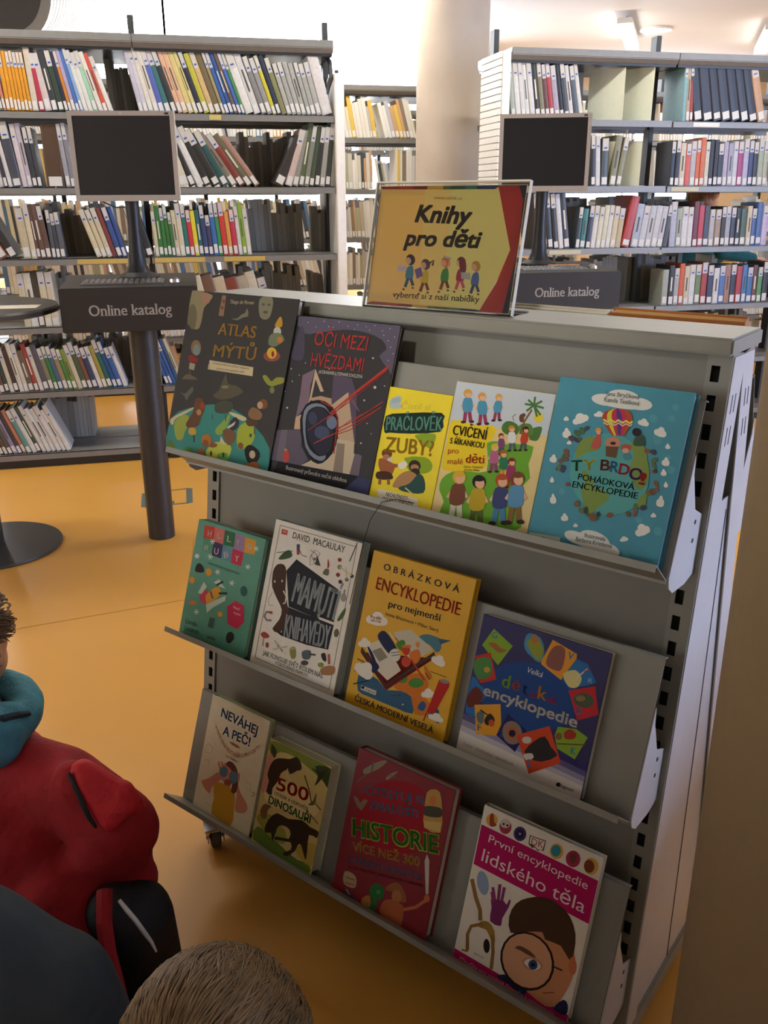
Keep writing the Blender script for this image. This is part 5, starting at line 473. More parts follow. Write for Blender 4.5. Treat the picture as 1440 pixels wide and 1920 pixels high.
  ('map_land',[('d2782a','946 574 971 681 1042 797 1132 857 1235 897 1337 943 1435 962 1528 922 1594 846 1583 729 1572 614 1648 561 1725 518 1751 443 1724 368 1596 295 1449 272 1377 391 1314 527 1214 554 1109 552 1009 551'),('4f8a36','1210 747 1227 778 1257 813 1294 841 1341 859 1394 870 1438 869 1472 853 1497 826 1501 796 1474 762 1425 725 1376 699 1330 688 1284 687 1247 693 1223 705 1210 724'),('4f8a36','1007 680 1017 710 1052 756 1087 792 1118 812 1149 823 1169 819 1175 793 1170 752 1152 719 1105 696 1043 680'),('3a5a8a','1486 454 1503 485 1526 516 1551 532 1580 528 1611 509 1628 484 1628 449 1614 408 1593 378 1559 368 1516 369 1485 378 1475 398 1477 426')],[]),
  ('castle_spire',[('4f7d8a','1235 1538 1286 1579 1365 1614 1450 1626 1532 1626 1595 1624 1643 1603 1678 1541 1690 1469 1667 1408 1621 1374 1553 1409 1471 1459 1377 1471 1294 1480 1245 1506'),('3a5a72','1600 1609 1840 1643 1664 1526')],[]),
  ('open_book',[('8f2a22','137 977 789 483 1611 1334 1605 1277 815 473 136 938'),('3f3a30','144 1039 770 554 1577 1380 1601 1331 790 522 137 977'),('d9d2bb','205 1077 482 1258 927 970 1018 884 792 639 531 748'),('c9c2aa','723 1464 1042 1604 1548 1408 1223 1101 977 1195'),('8f8a78','371 1029 539 1139 710 1017 561 893')],[]),
  ('book_people',[('26304f','420 1317 438 1368 485 1417 549 1432 641 1388 750 1310 828 1246 859 1214 860 1196 848 1175 824 1139 785 1101 737 1084 679 1100 611 1138 550 1181 493 1224 442 1271'),('d9d5c5','728 1119 752 1157 795 1194 838 1210 883 1192 929 1153 955 1112 951 1071 927 1027 896 999 859 993 815 1001 778 1019 750 1047 730 1083'),('26304f','756 1103 917 1171 913 1181 751 1113'),('26304f','778 1062 939 1131 935 1141 774 1072'),('d9d2bb','632 1432 802 1309 816 1324 646 1447'),('b8432f','773 1376 865 1327 877 1343 785 1392'),('4f8a36','819 1281 837 1320 882 1362 924 1389 956 1392 985 1380 1000 1355 996 1306 978 1244 951 1207 905 1214 849 1245'),('d2782a','948 1301 994 1322 1062 1342 1111 1350 1126 1338 1122 1314 1105 1292 1071 1272 1023 1253 985 1246 959 1257 942 1279'),('c2402a','942 1242 984 1267 1053 1287 1105 1292 1121 1269 1119 1231 1109 1198 1090 1175 1062 1158 1032 1155 994 1176 953 1211'),('c94a2f','1173 1085 1172 1038 1148 996 1105 969 1056 966 1014 988 989 1028 990 1076 1015 1118 1057 1144 1106 1147 1149 1125'),('d9782f','1124 1222 1163 1264 1222 1305 1271 1323 1306 1303 1333 1260 1344 1214 1333 1165 1305 1112 1273 1079 1233 1076 1188 1093 1153 1117 1130 1147 1117 1185'),('c2402a','1162 1112 1491 860 1513 883 1185 1135'),('d98a4a','1280 1411 1281 1386 1271 1365 1252 1353 1231 1353 1211 1365 1200 1386 1199 1411 1209 1432 1228 1444 1249 1444 1269 1432')],[]),
  ('swallow',[('232a52','184 1149 268 1097 392 997 452 930 497 873 553 839 585 804 556 739 504 681 457 661 413 671 376 724 356 790 388 827 401 882 283 1030'),('232a52','361 761 85 594 96 580 371 747'),('232a52','358 798 103 817 98 799 354 781'),('232a52','443 686 400 520 113 368 125 349 419 506 469 684')],[]),
  ('cloud',[('e9e3d2','321 1554 310 1516 274 1484 224 1467 172 1470 133 1492 117 1527 128 1566 164 1598 215 1615 266 1611 305 1589'),('e9e3d2','477 1629 463 1575 420 1532 358 1510 294 1515 245 1547 224 1596 238 1650 282 1694 345 1715 409 1709 457 1678'),('e9e3d2','571 1592 560 1551 526 1518 477 1501 426 1505 387 1528 371 1566 382 1607 417 1640 467 1657 517 1653 555 1629'),('e9e3d2','523 1561 516 1540 492 1519 454 1500 406 1485 352 1474 297 1470 246 1472 206 1481 179 1496 169 1514 177 1535 201 1557 240 1576 289 1591 343 1602 398 1605 448 1603 487 1594 513 1579')],[]),
  ('cloud',[('e9e3d2','172 1095 171 1068 155 1043 128 1028 97 1026 70 1037 55 1060 56 1087 73 1111 100 1126 131 1128 157 1117'),('e9e3d2','253 1158 253 1121 234 1088 200 1068 162 1066 128 1083 108 1115 109 1152 128 1185 162 1205 201 1207 234 1189'),('e9e3d2','315 1141 315 1113 299 1088 272 1072 241 1070 215 1083 200 1107 200 1135 216 1160 243 1176 274 1178 300 1165'),('e9e3d2','291 1116 283 1091 251 1065 202 1044 150 1034 108 1038 88 1055 96 1081 129 1108 178 1128 230 1138 272 1133')],[]),
  ('cloud',[('e9e3d2','254 646 220 608 171 588 121 590 84 615 69 655 80 700 115 738 164 758 214 756 251 731 266 691'),('e9e3d2','423 664 399 630 366 602 328 584 289 577 253 582 222 598 201 624 191 657 194 694 209 731 234 765 267 792 305 810 344 817 380 812 410 796 431 770 440 737 438 701'),('e9e3d2','472 584 436 544 387 522 338 523 301 548 288 590 300 638 336 678 385 700 434 699 471 673 484 632'),('e9e3d2','414 570 395 551 362 537 320 532 273 535 224 545 179 563 142 587 117 613 107 640 112 665 132 684 164 698 207 703 255 700 303 689 348 670 384 647 408 621 419 595')],[]),
  ('cloud',[('e9e3d2','1670 1248 1654 1223 1625 1207 1593 1205 1566 1217 1550 1240 1550 1269 1567 1294 1595 1310 1628 1312 1655 1299 1671 1276'),('e9e3d2','1776 1271 1755 1235 1719 1213 1679 1209 1645 1225 1626 1257 1628 1297 1650 1332 1686 1355 1726 1358 1760 1342 1778 1310'),('e9e3d2','1819 1226 1802 1199 1774 1182 1742 1179 1715 1192 1700 1217 1701 1246 1718 1274 1746 1291 1778 1293 1805 1280 1820 1256'),('e9e3d2','1784 1213 1763 1193 1720 1182 1666 1185 1615 1200 1582 1223 1576 1249 1597 1270 1641 1280 1695 1277 1745 1262 1777 1239')],[]),
  ('cloud',[('e9e3d2','1607 662 1606 637 1590 613 1564 597 1534 593 1508 603 1494 624 1496 650 1512 674 1539 689 1568 693 1594 683'),('e9e3d2','1687 726 1686 691 1667 658 1635 638 1597 635 1565 649 1547 679 1547 714 1567 746 1600 767 1637 770 1669 755'),('e9e3d2','1746 712 1745 686 1730 661 1704 645 1674 642 1649 653 1635 675 1636 702 1651 727 1677 743 1707 746 1732 734'),('e9e3d2','1723 688 1715 663 1683 637 1636 615 1585 603 1545 606 1526 621 1534 646 1566 673 1614 695 1664 706 1704 703')],[]),
  ('cloud',[('e9e3d2','1834 341 1823 318 1797 302 1763 295 1730 299 1708 315 1702 336 1714 359 1740 375 1774 382 1806 377 1828 362'),('e9e3d2','1942 376 1927 345 1894 322 1852 312 1812 319 1785 340 1778 371 1793 402 1826 425 1868 434 1908 427 1935 406'),('e9e3d2','1998 349 1986 325 1960 307 1927 300 1895 305 1873 321 1867 344 1879 368 1905 386 1938 393 1970 388 1992 372'),('e9e3d2','1964 333 1946 314 1902 299 1844 291 1787 295 1747 307 1734 326 1752 345 1796 360 1854 367 1911 364 1951 351')],[]),
  ('red_tube',[('b82a26','1772 969 1964 986 1973 916 1808 408 1658 373'),('8f8a80','1961 982 1950 963 1917 945 1872 935 1827 933 1794 942 1781 958 1793 978 1826 995 1871 1006 1916 1007 1949 998'),('a82a26','1649 365 1623 225 1647 225 1673 365')],[]),
  ('hare',[('c97a2f','1437 1112 1460 1107 1500 1080 1539 1051 1574 1024 1607 995 1625 967 1621 937 1603 909 1580 897 1554 912 1522 944 1494 981 1467 1028 1443 1081'),('3a2a20','1484 993 1591 915 1600 926 1494 1003'),('3a2a20','1582 1042 1896 1042 1897 1051 1583 1051')],[]),
  ('publisher_box',[('cfc9b5','289 395 624 399 623 321 294 318'),('1f1f1f','367 378 366 364 356 350 340 341 321 339 306 343 298 355 299 369 309 382 325 391 344 394 359 389')],[]),
  ('boats',[('6a3a4a','926 404 1128 483 1123 500 920 421'),('c9c2b0','1207 357 1204 345 1190 336 1175 335 1166 343 1169 355 1183 364 1198 365')],[]),
  ('title',[],[('2a2e48','O B R Á Z K O V Á',275,2439,1804,2428,109,{'b':1}),('b83a26','ENCYKLOPEDIE',195,2082,1898,2077,207,{'b':1,'nar':1}),('2a2e48','pro nejmenší',525,1850,1577,1889,116,{'b':1}),('3a342c','Ivona Březinová • Milan Starý',499,1698,1577,1709,56),('b83a26','Pro děti',209,1568,435,1597,47,{'b':1}),('b83a26','od 3 let',235,1517,439,1540,47,{'b':1}),('2a2e48','ČESKÁ MODERNÍ VESELÁ',217,94,1852,89,98,{'b':1}),('55524a','fragment',393,335,610,342,39)]),
 ]),
 'velka': dict(shelf=1, t=0.014, w=0.2156, h=0.2225, place=(-0.1678, 0.011, 0.0222), base='23215a', spine='d8d4c8', items=[
  ('pale_lower_edge',[('35316a','6 6 2150 6 2150 534 6 734'),('5d5886','6 6 2150 6 2150 445 6 601'),('8f8ba6','6 6 2150 6 2150 367 6 501'),('bdb9c0','6 6 2150 6 2150 289 6 401'),('dcd8cf','6 6 2150 6 2150 223 6 312')],[]),
  ('blue_glow',[('254a8a','198 1059 282 1281 439 1498 631 1630 860 1708 1134 1738 1395 1721 1593 1666 1732 1565 1799 1396 1798 1211 1730 1055 1594 914 1375 782 1120 687 874 669 649 695 481 738 354 811 242 914')],[]),
  ('lizard_card',[('86ad32','228 2047 602 1877 424 1513 84 1741'),('a0643a','181 1801 206 1817 257 1833 305 1838 340 1826 373 1805 407 1788 451 1785 497 1787 518 1782 498 1758 452 1726 406 1707 365 1713 323 1731 283 1751 239 1767 197 1785')],[('3f8fc0','G',234,1897,317,1918,94,{'b':1})]),
  ('jungle_card',[('c23a32','6 1536 259 1673 449 1291 196 1149 65 1258'),('4f8a4a','6 1461 71 1519 176 1572 261 1583 314 1521 347 1418 350 1329 304 1272 227 1228 158 1207 112 1217 74 1250 44 1292 13 1344 6 1405'),('c9a23a','310 1407 308 1382 293 1360 268 1345 239 1343 215 1353 202 1373 203 1397 219 1420 244 1434 273 1437 296 1427')],[]),
  ('horse_card',[('2f6fb0','27 679 12 950 22 1204 88 1209 178 1133 293 1083 366 1015 295 912 200 798 202 685 208 600 141 589 68 612 39 613'),('6a2f26','19 878 41 953 80 1031 125 1076 185 1065 252 1020 289 969 280 914 242 851 200 798 155 754 104 719 64 711 36 747 19 811')],[]),
  ('vase_card',[('4f8fae','776 2038 789 2106 832 2153 926 2161 1026 2131 1094 2050 1134 1949 1132 1842 1098 1763 1024 1771 939 1812 869 1845 813 1891 783 1962'),('8f9a3a','825 2013 853 2060 911 2100 968 2114 1020 2088 1071 2036 1106 1979 1116 1914 1109 1844 1089 1799 1051 1796 999 1819 949 1854 897 1901 846 1960'),('b8743a','992 2102 992 2066 977 2036 950 2019 918 2019 891 2036 874 2067 874 2102 889 2133 917 2150 948 2150 976 2132')],[]),
  ('castle_card',[('e09a32','1225 2161 1640 2065 1648 1992 1481 1615 1121 1751 1117 1808'),('8a5a52','1225 1996 1251 2046 1284 2082 1321 2103 1367 2110 1416 2101 1451 2065 1468 1980 1471 1867 1461 1781 1435 1742 1397 1729 1353 1727 1298 1729 1238 1742 1198 1775 1191 1840 1204 1925')],[('3f8fc0','V',1508,1958,1597,1957,107,{'b':1})]),
  ('space_card',[('2f6fae','1648 1992 1829 1972 2017 1751 1936 1688 1641 1534 1486 1636'),('d9cf8a','1497 1716 1535 1764 1604 1807 1668 1827 1718 1813 1763 1776 1789 1734 1790 1685 1773 1630 1746 1588 1708 1564 1660 1554 1614 1563 1563 1602 1514 1661'),('d9d5cf','1721 1722 1854 1896 1837 1909 1703 1734'),('b03a32','1812 1826 1881 1904 1865 1918 1796 1840')],[('9fd0e0','R',1892,1711,1958,1714,69,{'b':1})]),
  ('bowl_card',[('c22f36','1629 1502 2011 1694 2150 1306 1859 1120'),('4f5f4a','2044 1464 2039 1429 2018 1395 1985 1366 1943 1343 1895 1330 1847 1328 1802 1336 1766 1354 1742 1381 1732 1413 1738 1448 1759 1482 1792 1512 1835 1534 1883 1547 1932 1549 1976 1541 2011 1522 2035 1496'),('8f7a4a','1910 1474 1905 1450 1883 1426 1848 1408 1811 1401 1781 1408 1766 1425 1771 1449 1793 1473 1828 1491 1865 1498 1895 1491')],[('3f8fc0','B',1830,1203,1903,1219,100,{'b':1})]),
  ('bird_card',[('e0a02f','169 788 605 946 687 649 638 445 297 352'),('33302c','387 603 398 653 427 713 459 747 501 738 547 704 569 667 550 625 507 579 467 552 433 553 401 573'),('5f6f72','234 670 263 709 310 744 348 749 368 699 378 619 376 559 355 538 320 536 289 549 262 581 239 627'),('33302c','277 736 445 695 453 713 285 755'),('c9562f','566 626 567 597 555 571 532 555 506 554 483 567 470 592 469 622 481 648 504 664 530 665 553 651')],[('3f8fc0','F',313,417,382,438,91,{'b':1})]),
  ('eye_card',[('28265f','762 842 1116 705 1005 317 646 458'),('8f7a6a','1043 667 1059 614 1059 558 1043 505 1013 460 970 427 920 409 867 408 816 425 772 458 741 503 724 557 724 614 740 668 771 713 815 746 865 764 919 763 969 746 1012 713'),('b8623a','981 614 981 565 957 521 917 493 870 489 829 510 805 551 806 599 830 644 871 671 918 675 958 654'),('1f1d3a','950 597 949 567 934 541 909 524 880 521 855 533 840 557 841 587 856 613 881 630 910 633 935 621')],[('3f8fc0','Z',710,461,771,476,82,{'b':1})]),
  ('train_card',[('cf4a28','970 575 1458 894 1754 428 1295 82'),('2f2c2c','1154 391 1196 486 1270 588 1345 673 1421 719 1489 671 1553 596 1635 557 1674 510 1586 418 1457 334 1349 309 1256 315 1185 340'),('d5d0c4','1148 332 1181 359 1234 386 1276 399 1300 388 1315 362 1313 336 1286 309 1243 281 1206 267 1176 279 1152 305'),('c9c4b8','1228 591 1224 561 1201 532 1165 511 1125 504 1092 513 1075 536 1078 566 1102 595 1138 616 1178 623 1211 614')],[('5f8fc8','L',1261,174,1333,192,122,{'b':1})]),
  ('cart_card',[('86ad32','1590 931 1871 993 2068 935 1947 557 1649 613 1565 790'),('a8382a','1703 877 1719 909 1748 942 1781 961 1819 960 1860 945 1887 925 1894 900 1887 870 1868 843 1831 821 1782 802 1742 798 1718 815 1704 846'),('8f5a3a','1684 814 1684 786 1670 760 1646 744 1619 741 1595 754 1582 777 1582 806 1597 831 1621 848 1648 850 1671 838'),('6a4a34','1633 673 2050 808 2047 825 1630 691')],[('3f8fc0','K',1866,610,1951,623,99,{'b':1})]),
  ('publisher_mark',[('1f1f1f','1820 119 1819 101 1809 85 1792 74 1773 71 1757 77 1748 90 1749 107 1760 124 1777 135 1796 138 1812 132')],[]),
  ('title',[],[('e8e4da','Velká',919,1560,1190,1560,83,{'i':1}),('8fb832','d',556,1217,686,1220,201,{'b':1}),('c9502f','ě',738,1227,873,1242,145,{'b':1}),('27306f','t',909,1225,1003,1227,180,{'b':1}),('b8325f','s',1049,1213,1171,1225,111,{'b':1}),('d9932f','k',1180,1228,1322,1238,196,{'b':1}),('b8325f','á',1334,1232,1494,1239,109,{'b':1}),('f0ece2','encyklopedie',282,996,1866,1011,164,{'b':2}),('8f8a88','česká · přehledná · obrázková',114,105,1018,100,54),('6f6a66','fragment',1810,81,2032,88,51,{'b':1})]),
 ]),
 'nevahej': dict(shelf=2, t=0.016, w=0.1665, h=0.2409, place=(-0.8119, 0.0118, 0.0542), base='ddd8b4', spine='a8b878', items=[
  ('sketches',[('c9b08a','141 1385 274 1349 263 1226 107 1192 59 1294 152 1388 140 1394 43 1293 97 1180 274 1219 288 1357 150 1397'),('c9b08a','96 1024 241 1057 226 929 242 932 253 1068 96 1037'),('c9b08a','1347 1015 1471 1019 1484 884 1393 896 1387 884 1496 880 1483 1029 1350 1027'),('8f8a78','1534 879 1598 888 1585 819 1545 838 1533 819 1600 809 1619 901 1538 899'),('bfae8a','363 201 518 163 525 173 370 212')],[]),
  ('rolling_pin',[('a86a48','750 1601 953 1590 973 1643 771 1654'),('a86a48','704 1622 1010 1600 1018 1622 713 1644')],[]),
  ('girl_with_cookies',[('c99a2c','489 622 562 707 693 755 896 765 1082 713 1149 547 1164 343 1190 144 1137 6 860 6 580 36 543 190 567 370 514 508'),('c98a6a','133 555 158 603 236 651 320 708 404 791 494 881 568 934 624 926 665 881 672 823 621 752 534 666 465 586 444 510 440 442 412 409 319 433 200 493'),('c98a6a','1115 926 1135 909 1174 844 1229 774 1316 712 1419 646 1488 583 1502 521 1484 461 1443 413 1367 373 1269 345 1194 356 1170 428 1171 539 1169 649 1147 758 1121 866'),('c98a6a','1074 1108 1083 1039 1068 967 1030 900 972 843 901 802 823 782 746 785 677 810 623 856 590 917 582 988 599 1061 638 1129 697 1186 769 1225 847 1243 923 1239 990 1213 1042 1168'),('6a4030','726 1146 740 1213 807 1264 895 1262 988 1223 1058 1152 1110 1048 1142 886 1141 737 1070 662 992 675 987 864 970 1067 842 1123'),('5f7d8a','809 1041 811 980 782 922 729 884 666 876 610 900 577 950 575 1012 605 1070 659 1108 722 1115 777 1091'),('5f7d8a','1107 1035 1110 968 1081 906 1027 866 962 858 904 885 868 940 865 1007 896 1069 950 1109 1015 1116 1072 1089'),('8f5a48','963 865 960 826 930 786 882 756 827 744 782 753 757 782 761 821 791 861 840 890 894 902 939 893'),('c98a6a','601 1026 529 1149 482 1124 554 1001'),('c98a6a','657 1069 622 1181 573 1162 608 1050'),('c98a6a','1161 967 1142 1133 1094 1119 1113 953'),('c9705a','825 747 927 751 934 776 833 773')],[]),
  ('title',[],[('3f6a94','NEVÁHEJ',341,2052,1379,2022,182,{'b':2}),('3f6a94','A PEČ!',479,1717,1249,1738,178,{'b':2}),('d08a4a','VYPEČENÁ KUCHAŘKA PRO DĚTI',235,1784,1518,1786,91,{'b':1,'arc':0.34}),('4a443a','Iva Trávníková',686,1305,1034,1309,53)]),
 ]),
 '500': dict(shelf=2, t=0.03, w=0.1575, h=0.2112, place=(-0.6303, 0.0168, 0.0413), base='c7b36a', spine='c9c4a0', items=[
  ('jungle_background',[('7d8a3a','6 2032 119 2095 311 2106 536 2106 769 2106 965 2106 1157 2106 1400 2106 1569 2057 1569 1895 1569 1757 1449 1777 1240 1849 954 1921 664 1976 462 1973 308 1934 191 1841 106 1785 19 1892'),('d8c78a','101 1403 276 1438 524 1429 824 1459 1115 1456 1347 1352 1475 1217 1419 1095 1249 991 980 932 685 897 454 865 270 866 157 921 96 1027 61 1223'),('5f7a2f','44 48 6 202 101 342 250 349 448 305 678 246 901 186 1064 154 1206 141 1361 165 1484 173 1560 92 1532 6 1309 6 966 6 470 6'),('93953f','22 491 67 569 188 645 328 684 489 664 667 607 794 538 849 451 856 351 814 281 705 255 547 258 394 283 242 337 94 414'),('b8a04a','1109 273 1146 367 1261 479 1373 558 1464 590 1551 590 1569 547 1569 425 1569 263 1545 157 1403 152 1218 203'),('39431f','66 2010 110 2004 174 1967 218 1924 229 1871 221 1811 202 1774 170 1772 126 1793 92 1827 71 1888 59 1964'),('39431f','1199 1996 1300 2045 1465 2086 1569 2077 1569 1971 1569 1817 1569 1716 1544 1720 1466 1778 1389 1839 1303 1891 1219 1947'),('c98f72','36 1806 98 1835 177 1775 229 1689 232 1589 210 1463 182 1341 157 1218 127 1099 96 1027 60 1009 24 1037 6 1129 6 1339 8 1616')],[]),
  ('upper_dinosaur',[('3a2c1f','101 1403 110 1528 145 1657 201 1742 285 1806 426 1852 567 1891 653 1954 719 1997 788 1977 845 1928 884 1867 895 1807 856 1776 793 1744 720 1673 649 1618 609 1649 570 1680 494 1632 425 1553 403 1467 387 1375 335 1283 289 1196 299 1118 301 1062 222 1044 144 1069 151 1172 168 1288 133 1343'),('d9cfb0','552 1699 557 1580 678 1485 695 1500 578 1592 574 1704')],[]),
  ('lower_dinosaur',[('382b1e','282 349 292 450 333 572 406 690 510 780 650 791 808 789 974 847 1130 898 1244 883 1346 854 1468 860 1562 855 1569 789 1556 721 1456 725 1360 705 1364 558 1392 392 1400 272 1385 217 1315 316 1235 435 1187 452 1152 422 1137 358 1109 273 1023 171 931 90 858 80 835 115 940 198 1046 290 1039 356 959 385 762 329 579 271 553 299 613 352 768 387 915 433 934 521 894 601 809 625 711 615 643 588 591 521 561 350 538 210 503 266 462 356 408 341 355 312 309 314'),('382b1e','959 404 1013 323 982 139 1024 145 1055 335 998 427')],[]),
  ('flying_reptiles',[('33351f','1114 1928 1160 1931 1252 1926 1334 1933 1397 1971 1451 2020 1481 2036 1478 1997 1451 1925 1416 1850 1367 1763 1310 1674 1271 1632 1275 1677 1299 1771 1299 1849 1238 1889 1154 1912'),('4f4a2a','980 1721 1144 1511 1266 1288 1291 1302 1169 1526 1004 1737'),('6a5a30','1206 1243 1224 1266 1261 1302 1294 1346 1315 1414 1332 1490 1345 1525 1355 1482 1361 1397 1357 1326 1342 1291 1317 1269 1290 1254 1257 1242 1222 1236')],[]),
  ('small_dinosaurs',[('7a5230','91 656 101 712 125 775 161 822 221 845 293 853 338 847 332 828 301 796 275 753 274 693 280 623 272 570 241 546 197 538 158 546 127 571 102 610'),('5a4028','1271 1084 1503 979 1517 996 1285 1101'),('5a4028','1351 1318 1515 1250 1528 1267 1364 1335')],[]),
  ('title',[],[('c9302a','500',391,1214,1178,1288,237,{'b':2}),('26241f','OTÁZEK A ODPOVĚDÍ',366,1099,1226,1121,65,{'b':1}),('2a6a2f','DINOSAUŘI',256,883,1329,913,153,{'b':2})]),
 ]),
 'hist': dict(shelf=2, t=0.024, w=0.2092, h=0.2687, place=(-0.3998, 0.0146, 0.0292), base='7c101a', spine='8a1620', items=[
  ('red_glow',[('931822','212 1797 367 2041 595 2251 862 2391 1127 2468 1344 2486 1520 2427 1645 2254 1720 2027 1757 1781 1711 1539 1516 1329 1240 1162 902 1055 580 1029 386 1132 270 1313 197 1544')],[]),
  ('fighter_plane',[('8a7d64','189 2339 267 2422 370 2517 484 2602 582 2663 632 2674 637 2644 580 2561 488 2458 369 2353 260 2272 213 2259 194 2277 176 2297'),('6a5f4c','109 2061 275 2255 250 2269 84 2075'),('6a5f4c','385 2351 379 2559 341 2550 348 2342')],[]),
  ('second_plane',[('8a7d64','687 2372 707 2406 741 2451 778 2492 825 2529 875 2561 904 2573 896 2554 867 2515 833 2472 796 2426 753 2376 720 2343 698 2338 686 2349'),('6a5f4c','693 2429 886 2445 889 2461 695 2445')],[]),
  ('eagle',[('7a6a50','85 1786 125 1799 189 1787 225 1754 256 1731 281 1769 309 1817 365 1841 406 1836 384 1766 346 1684 334 1634 316 1608 265 1613 203 1644 130 1717')],[]),
  ('pharaoh_mask',[('b8904a','1552 2440 1597 2513 1663 2547 1733 2570 1803 2545 1862 2430 1910 2269 1964 2066 1964 1893 1810 1831 1639 1850 1589 1966 1577 2127 1553 2294'),('c9743f','1764 2388 1766 2343 1751 2304 1723 2280 1689 2277 1658 2297 1638 2335 1636 2379 1651 2419 1679 2443 1714 2445 1744 2425'),('4a4436','1578 2208 1666 2252 1789 2287 1880 2297 1922 2262 1934 2202 1908 2148 1819 2104 1692 2065 1596 2054 1556 2089 1549 2152'),('c9a85f','1610 1959 1942 2063 1958 1900 1639 1850')],[]),
  ('carved_heads',[('a8906a','224 411 293 439 393 441 468 420 505 361 518 278 500 214 430 180 328 165 250 179 214 245 204 341'),('6a4f38','263 305 463 336 465 353 266 322'),('6a4f38','279 206 475 247 477 263 280 223')],[]),
  ('ship',[('4a3a5a','235 45 301 76 402 99 481 99 519 60 534 6 523 6 471 6 391 6 324 6 274 6 236 6'),('c9bda8','316 100 411 40 425 55 329 115')],[]),
  ('green_vase',[('2f6a34','1122 428 1127 381 1116 331 1091 283 1054 242 1009 212 959 196 910 195 867 210 834 239 814 280 809 328 820 379 846 427 883 468 929 498 979 513 1028 513 1070 498 1103 469'),('2f6a34','894 173 932 200 981 207 1015 190 1022 134 1014 54 994 6 956 6 907 6 873 6 866 32 875 113'),('4f8a44','1046 392 1045 370 1033 349 1012 334 989 328 969 334 958 349 959 370 971 392 992 407 1015 413 1035 407'),('a8743a','688 94 722 152 780 204 829 225 865 194 892 132 897 71 865 9 810 6 762 6 725 6 694 27')],[]),
  ('gladiator',[('8a5a2f','1124 512 1168 577 1235 646 1297 690 1364 708 1437 684 1505 632 1569 551 1596 473 1534 430 1443 419 1367 464 1296 512 1234 498 1183 478 1139 484'),('a8683f','1476 517 1481 481 1475 444 1461 410 1438 382 1410 362 1379 353 1347 355 1319 369 1297 392 1283 423 1279 459 1284 496 1299 531 1322 559 1351 579 1382 588 1413 585 1441 571 1462 548'),('a85a34','1141 272 1212 336 1309 374 1439 398 1552 370 1589 223 1588 62 1577 6 1523 6 1373 6 1216 6 1135 23 1099 66 1102 167'),('b8683f','1580 293 1806 446 1969 649 1923 677 1770 485 1554 340'),('b8683f','2020 739 2022 704 2009 671 1984 650 1955 645 1929 659 1913 688 1912 723 1925 756 1950 777 1979 782 2005 768'),('c9bda0','1172 6 1211 6 1289 6 1365 6 1442 6 1518 6 1549 6 1504 6 1415 6 1332 6 1262 6 1197 6')],[]),
  ('sword',[('b8b2a0','1797 1437 1867 1348 1979 799 1927 775 1778 1307')],[]),
  ('title',[],[('2a7a94','OTESTUJ SI',343,1926,1539,2222,149,{'b':1,'nar':1}),('2a7a94','ZNALOSTI',480,1710,1481,1954,148,{'b':1,'nar':1}),('b8b24a','HISTORIE',232,1095,2009,1534,303,{'b':4}),('3f8f2a','HISTORIE',238,1112,1998,1542,285,{'b':2}),('c99a3a','VÍCE NEŽ 300',299,839,1704,1172,151,{'b':2}),('2a6a84','OTÁZEK A ODPOVĚDÍ',262,599,1818,964,114,{'b':1,'nar':1}),('1f1216','A TAKÉ PROVĚŘTE VAŠE ZNALOSTI Z HISTORIE',277,500,1845,866,44,{'b':1})]),
 ]),
 'prvni': dict(shelf=2, t=0.016, w=0.2106, h=0.2676, place=(-0.1373, 0.0118, 0.0178), base='e2dcca', spine='e2dcca', items=[
  ('magenta_band',[('b3125a','19 2338 2100 2312 2100 1615 25 1647')],[]),
  ('picture_dot',[('d9a23a','284 2524 288 2491 281 2457 264 2425 240 2399 210 2380 178 2372 146 2374 118 2386 97 2408 83 2437 80 2470 87 2505 104 2537 128 2563 158 2581 190 2590 222 2588 250 2575 271 2553'),('8f3f26','140 2564 152 2585 171 2598 188 2594 202 2561 216 2511 231 2471 254 2453 278 2445 286 2434 263 2409 224 2383 190 2372 170 2387 156 2419 146 2454 139 2492 137 2532')],[]),
  ('picture_dot',[('a33a4a','544 2522 548 2484 542 2445 526 2410 501 2381 471 2361 437 2353 404 2356 375 2372 352 2398 337 2432 333 2470 339 2509 356 2545 380 2574 411 2594 444 2602 477 2598 507 2582 530 2556'),('c9bda8','515 2564 513 2523 488 2482 447 2454 401 2444 362 2457 340 2488 343 2530 368 2570 409 2599 456 2608 494 2596'),('2f2a30','420 2513 418 2497 405 2486 390 2485 381 2495 383 2511 396 2522 411 2523'),('2f2a30','490 2519 487 2503 474 2492 459 2491 450 2501 452 2517 465 2528 481 2529')],[]),
  ('picture_dot',[('43345f','816 2515 820 2479 813 2441 796 2406 771 2377 739 2357 705 2348 672 2351 642 2365 619 2390 605 2422 601 2459 608 2497 625 2532 651 2561 682 2581 716 2590 750 2587 780 2572 802 2548'),('28203f','777 2498 778 2458 760 2421 729 2397 693 2392 662 2407 644 2439 644 2479 661 2517 692 2541 728 2546 759 2530'),('8f86a8','734 2479 731 2461 716 2447 698 2446 687 2458 690 2477 705 2490 724 2491')],[]),
  ('picture_dot',[('d9a23a','1470 2507 1474 2469 1467 2430 1450 2393 1425 2363 1393 2343 1359 2334 1325 2337 1295 2352 1272 2378 1257 2412 1253 2451 1260 2490 1277 2527 1303 2557 1335 2577 1369 2586 1403 2583 1433 2567 1456 2541'),('2f8a94','1432 2500 1432 2451 1411 2406 1375 2376 1332 2370 1294 2389 1272 2429 1272 2478 1293 2524 1330 2554 1373 2559 1410 2540')],[]),
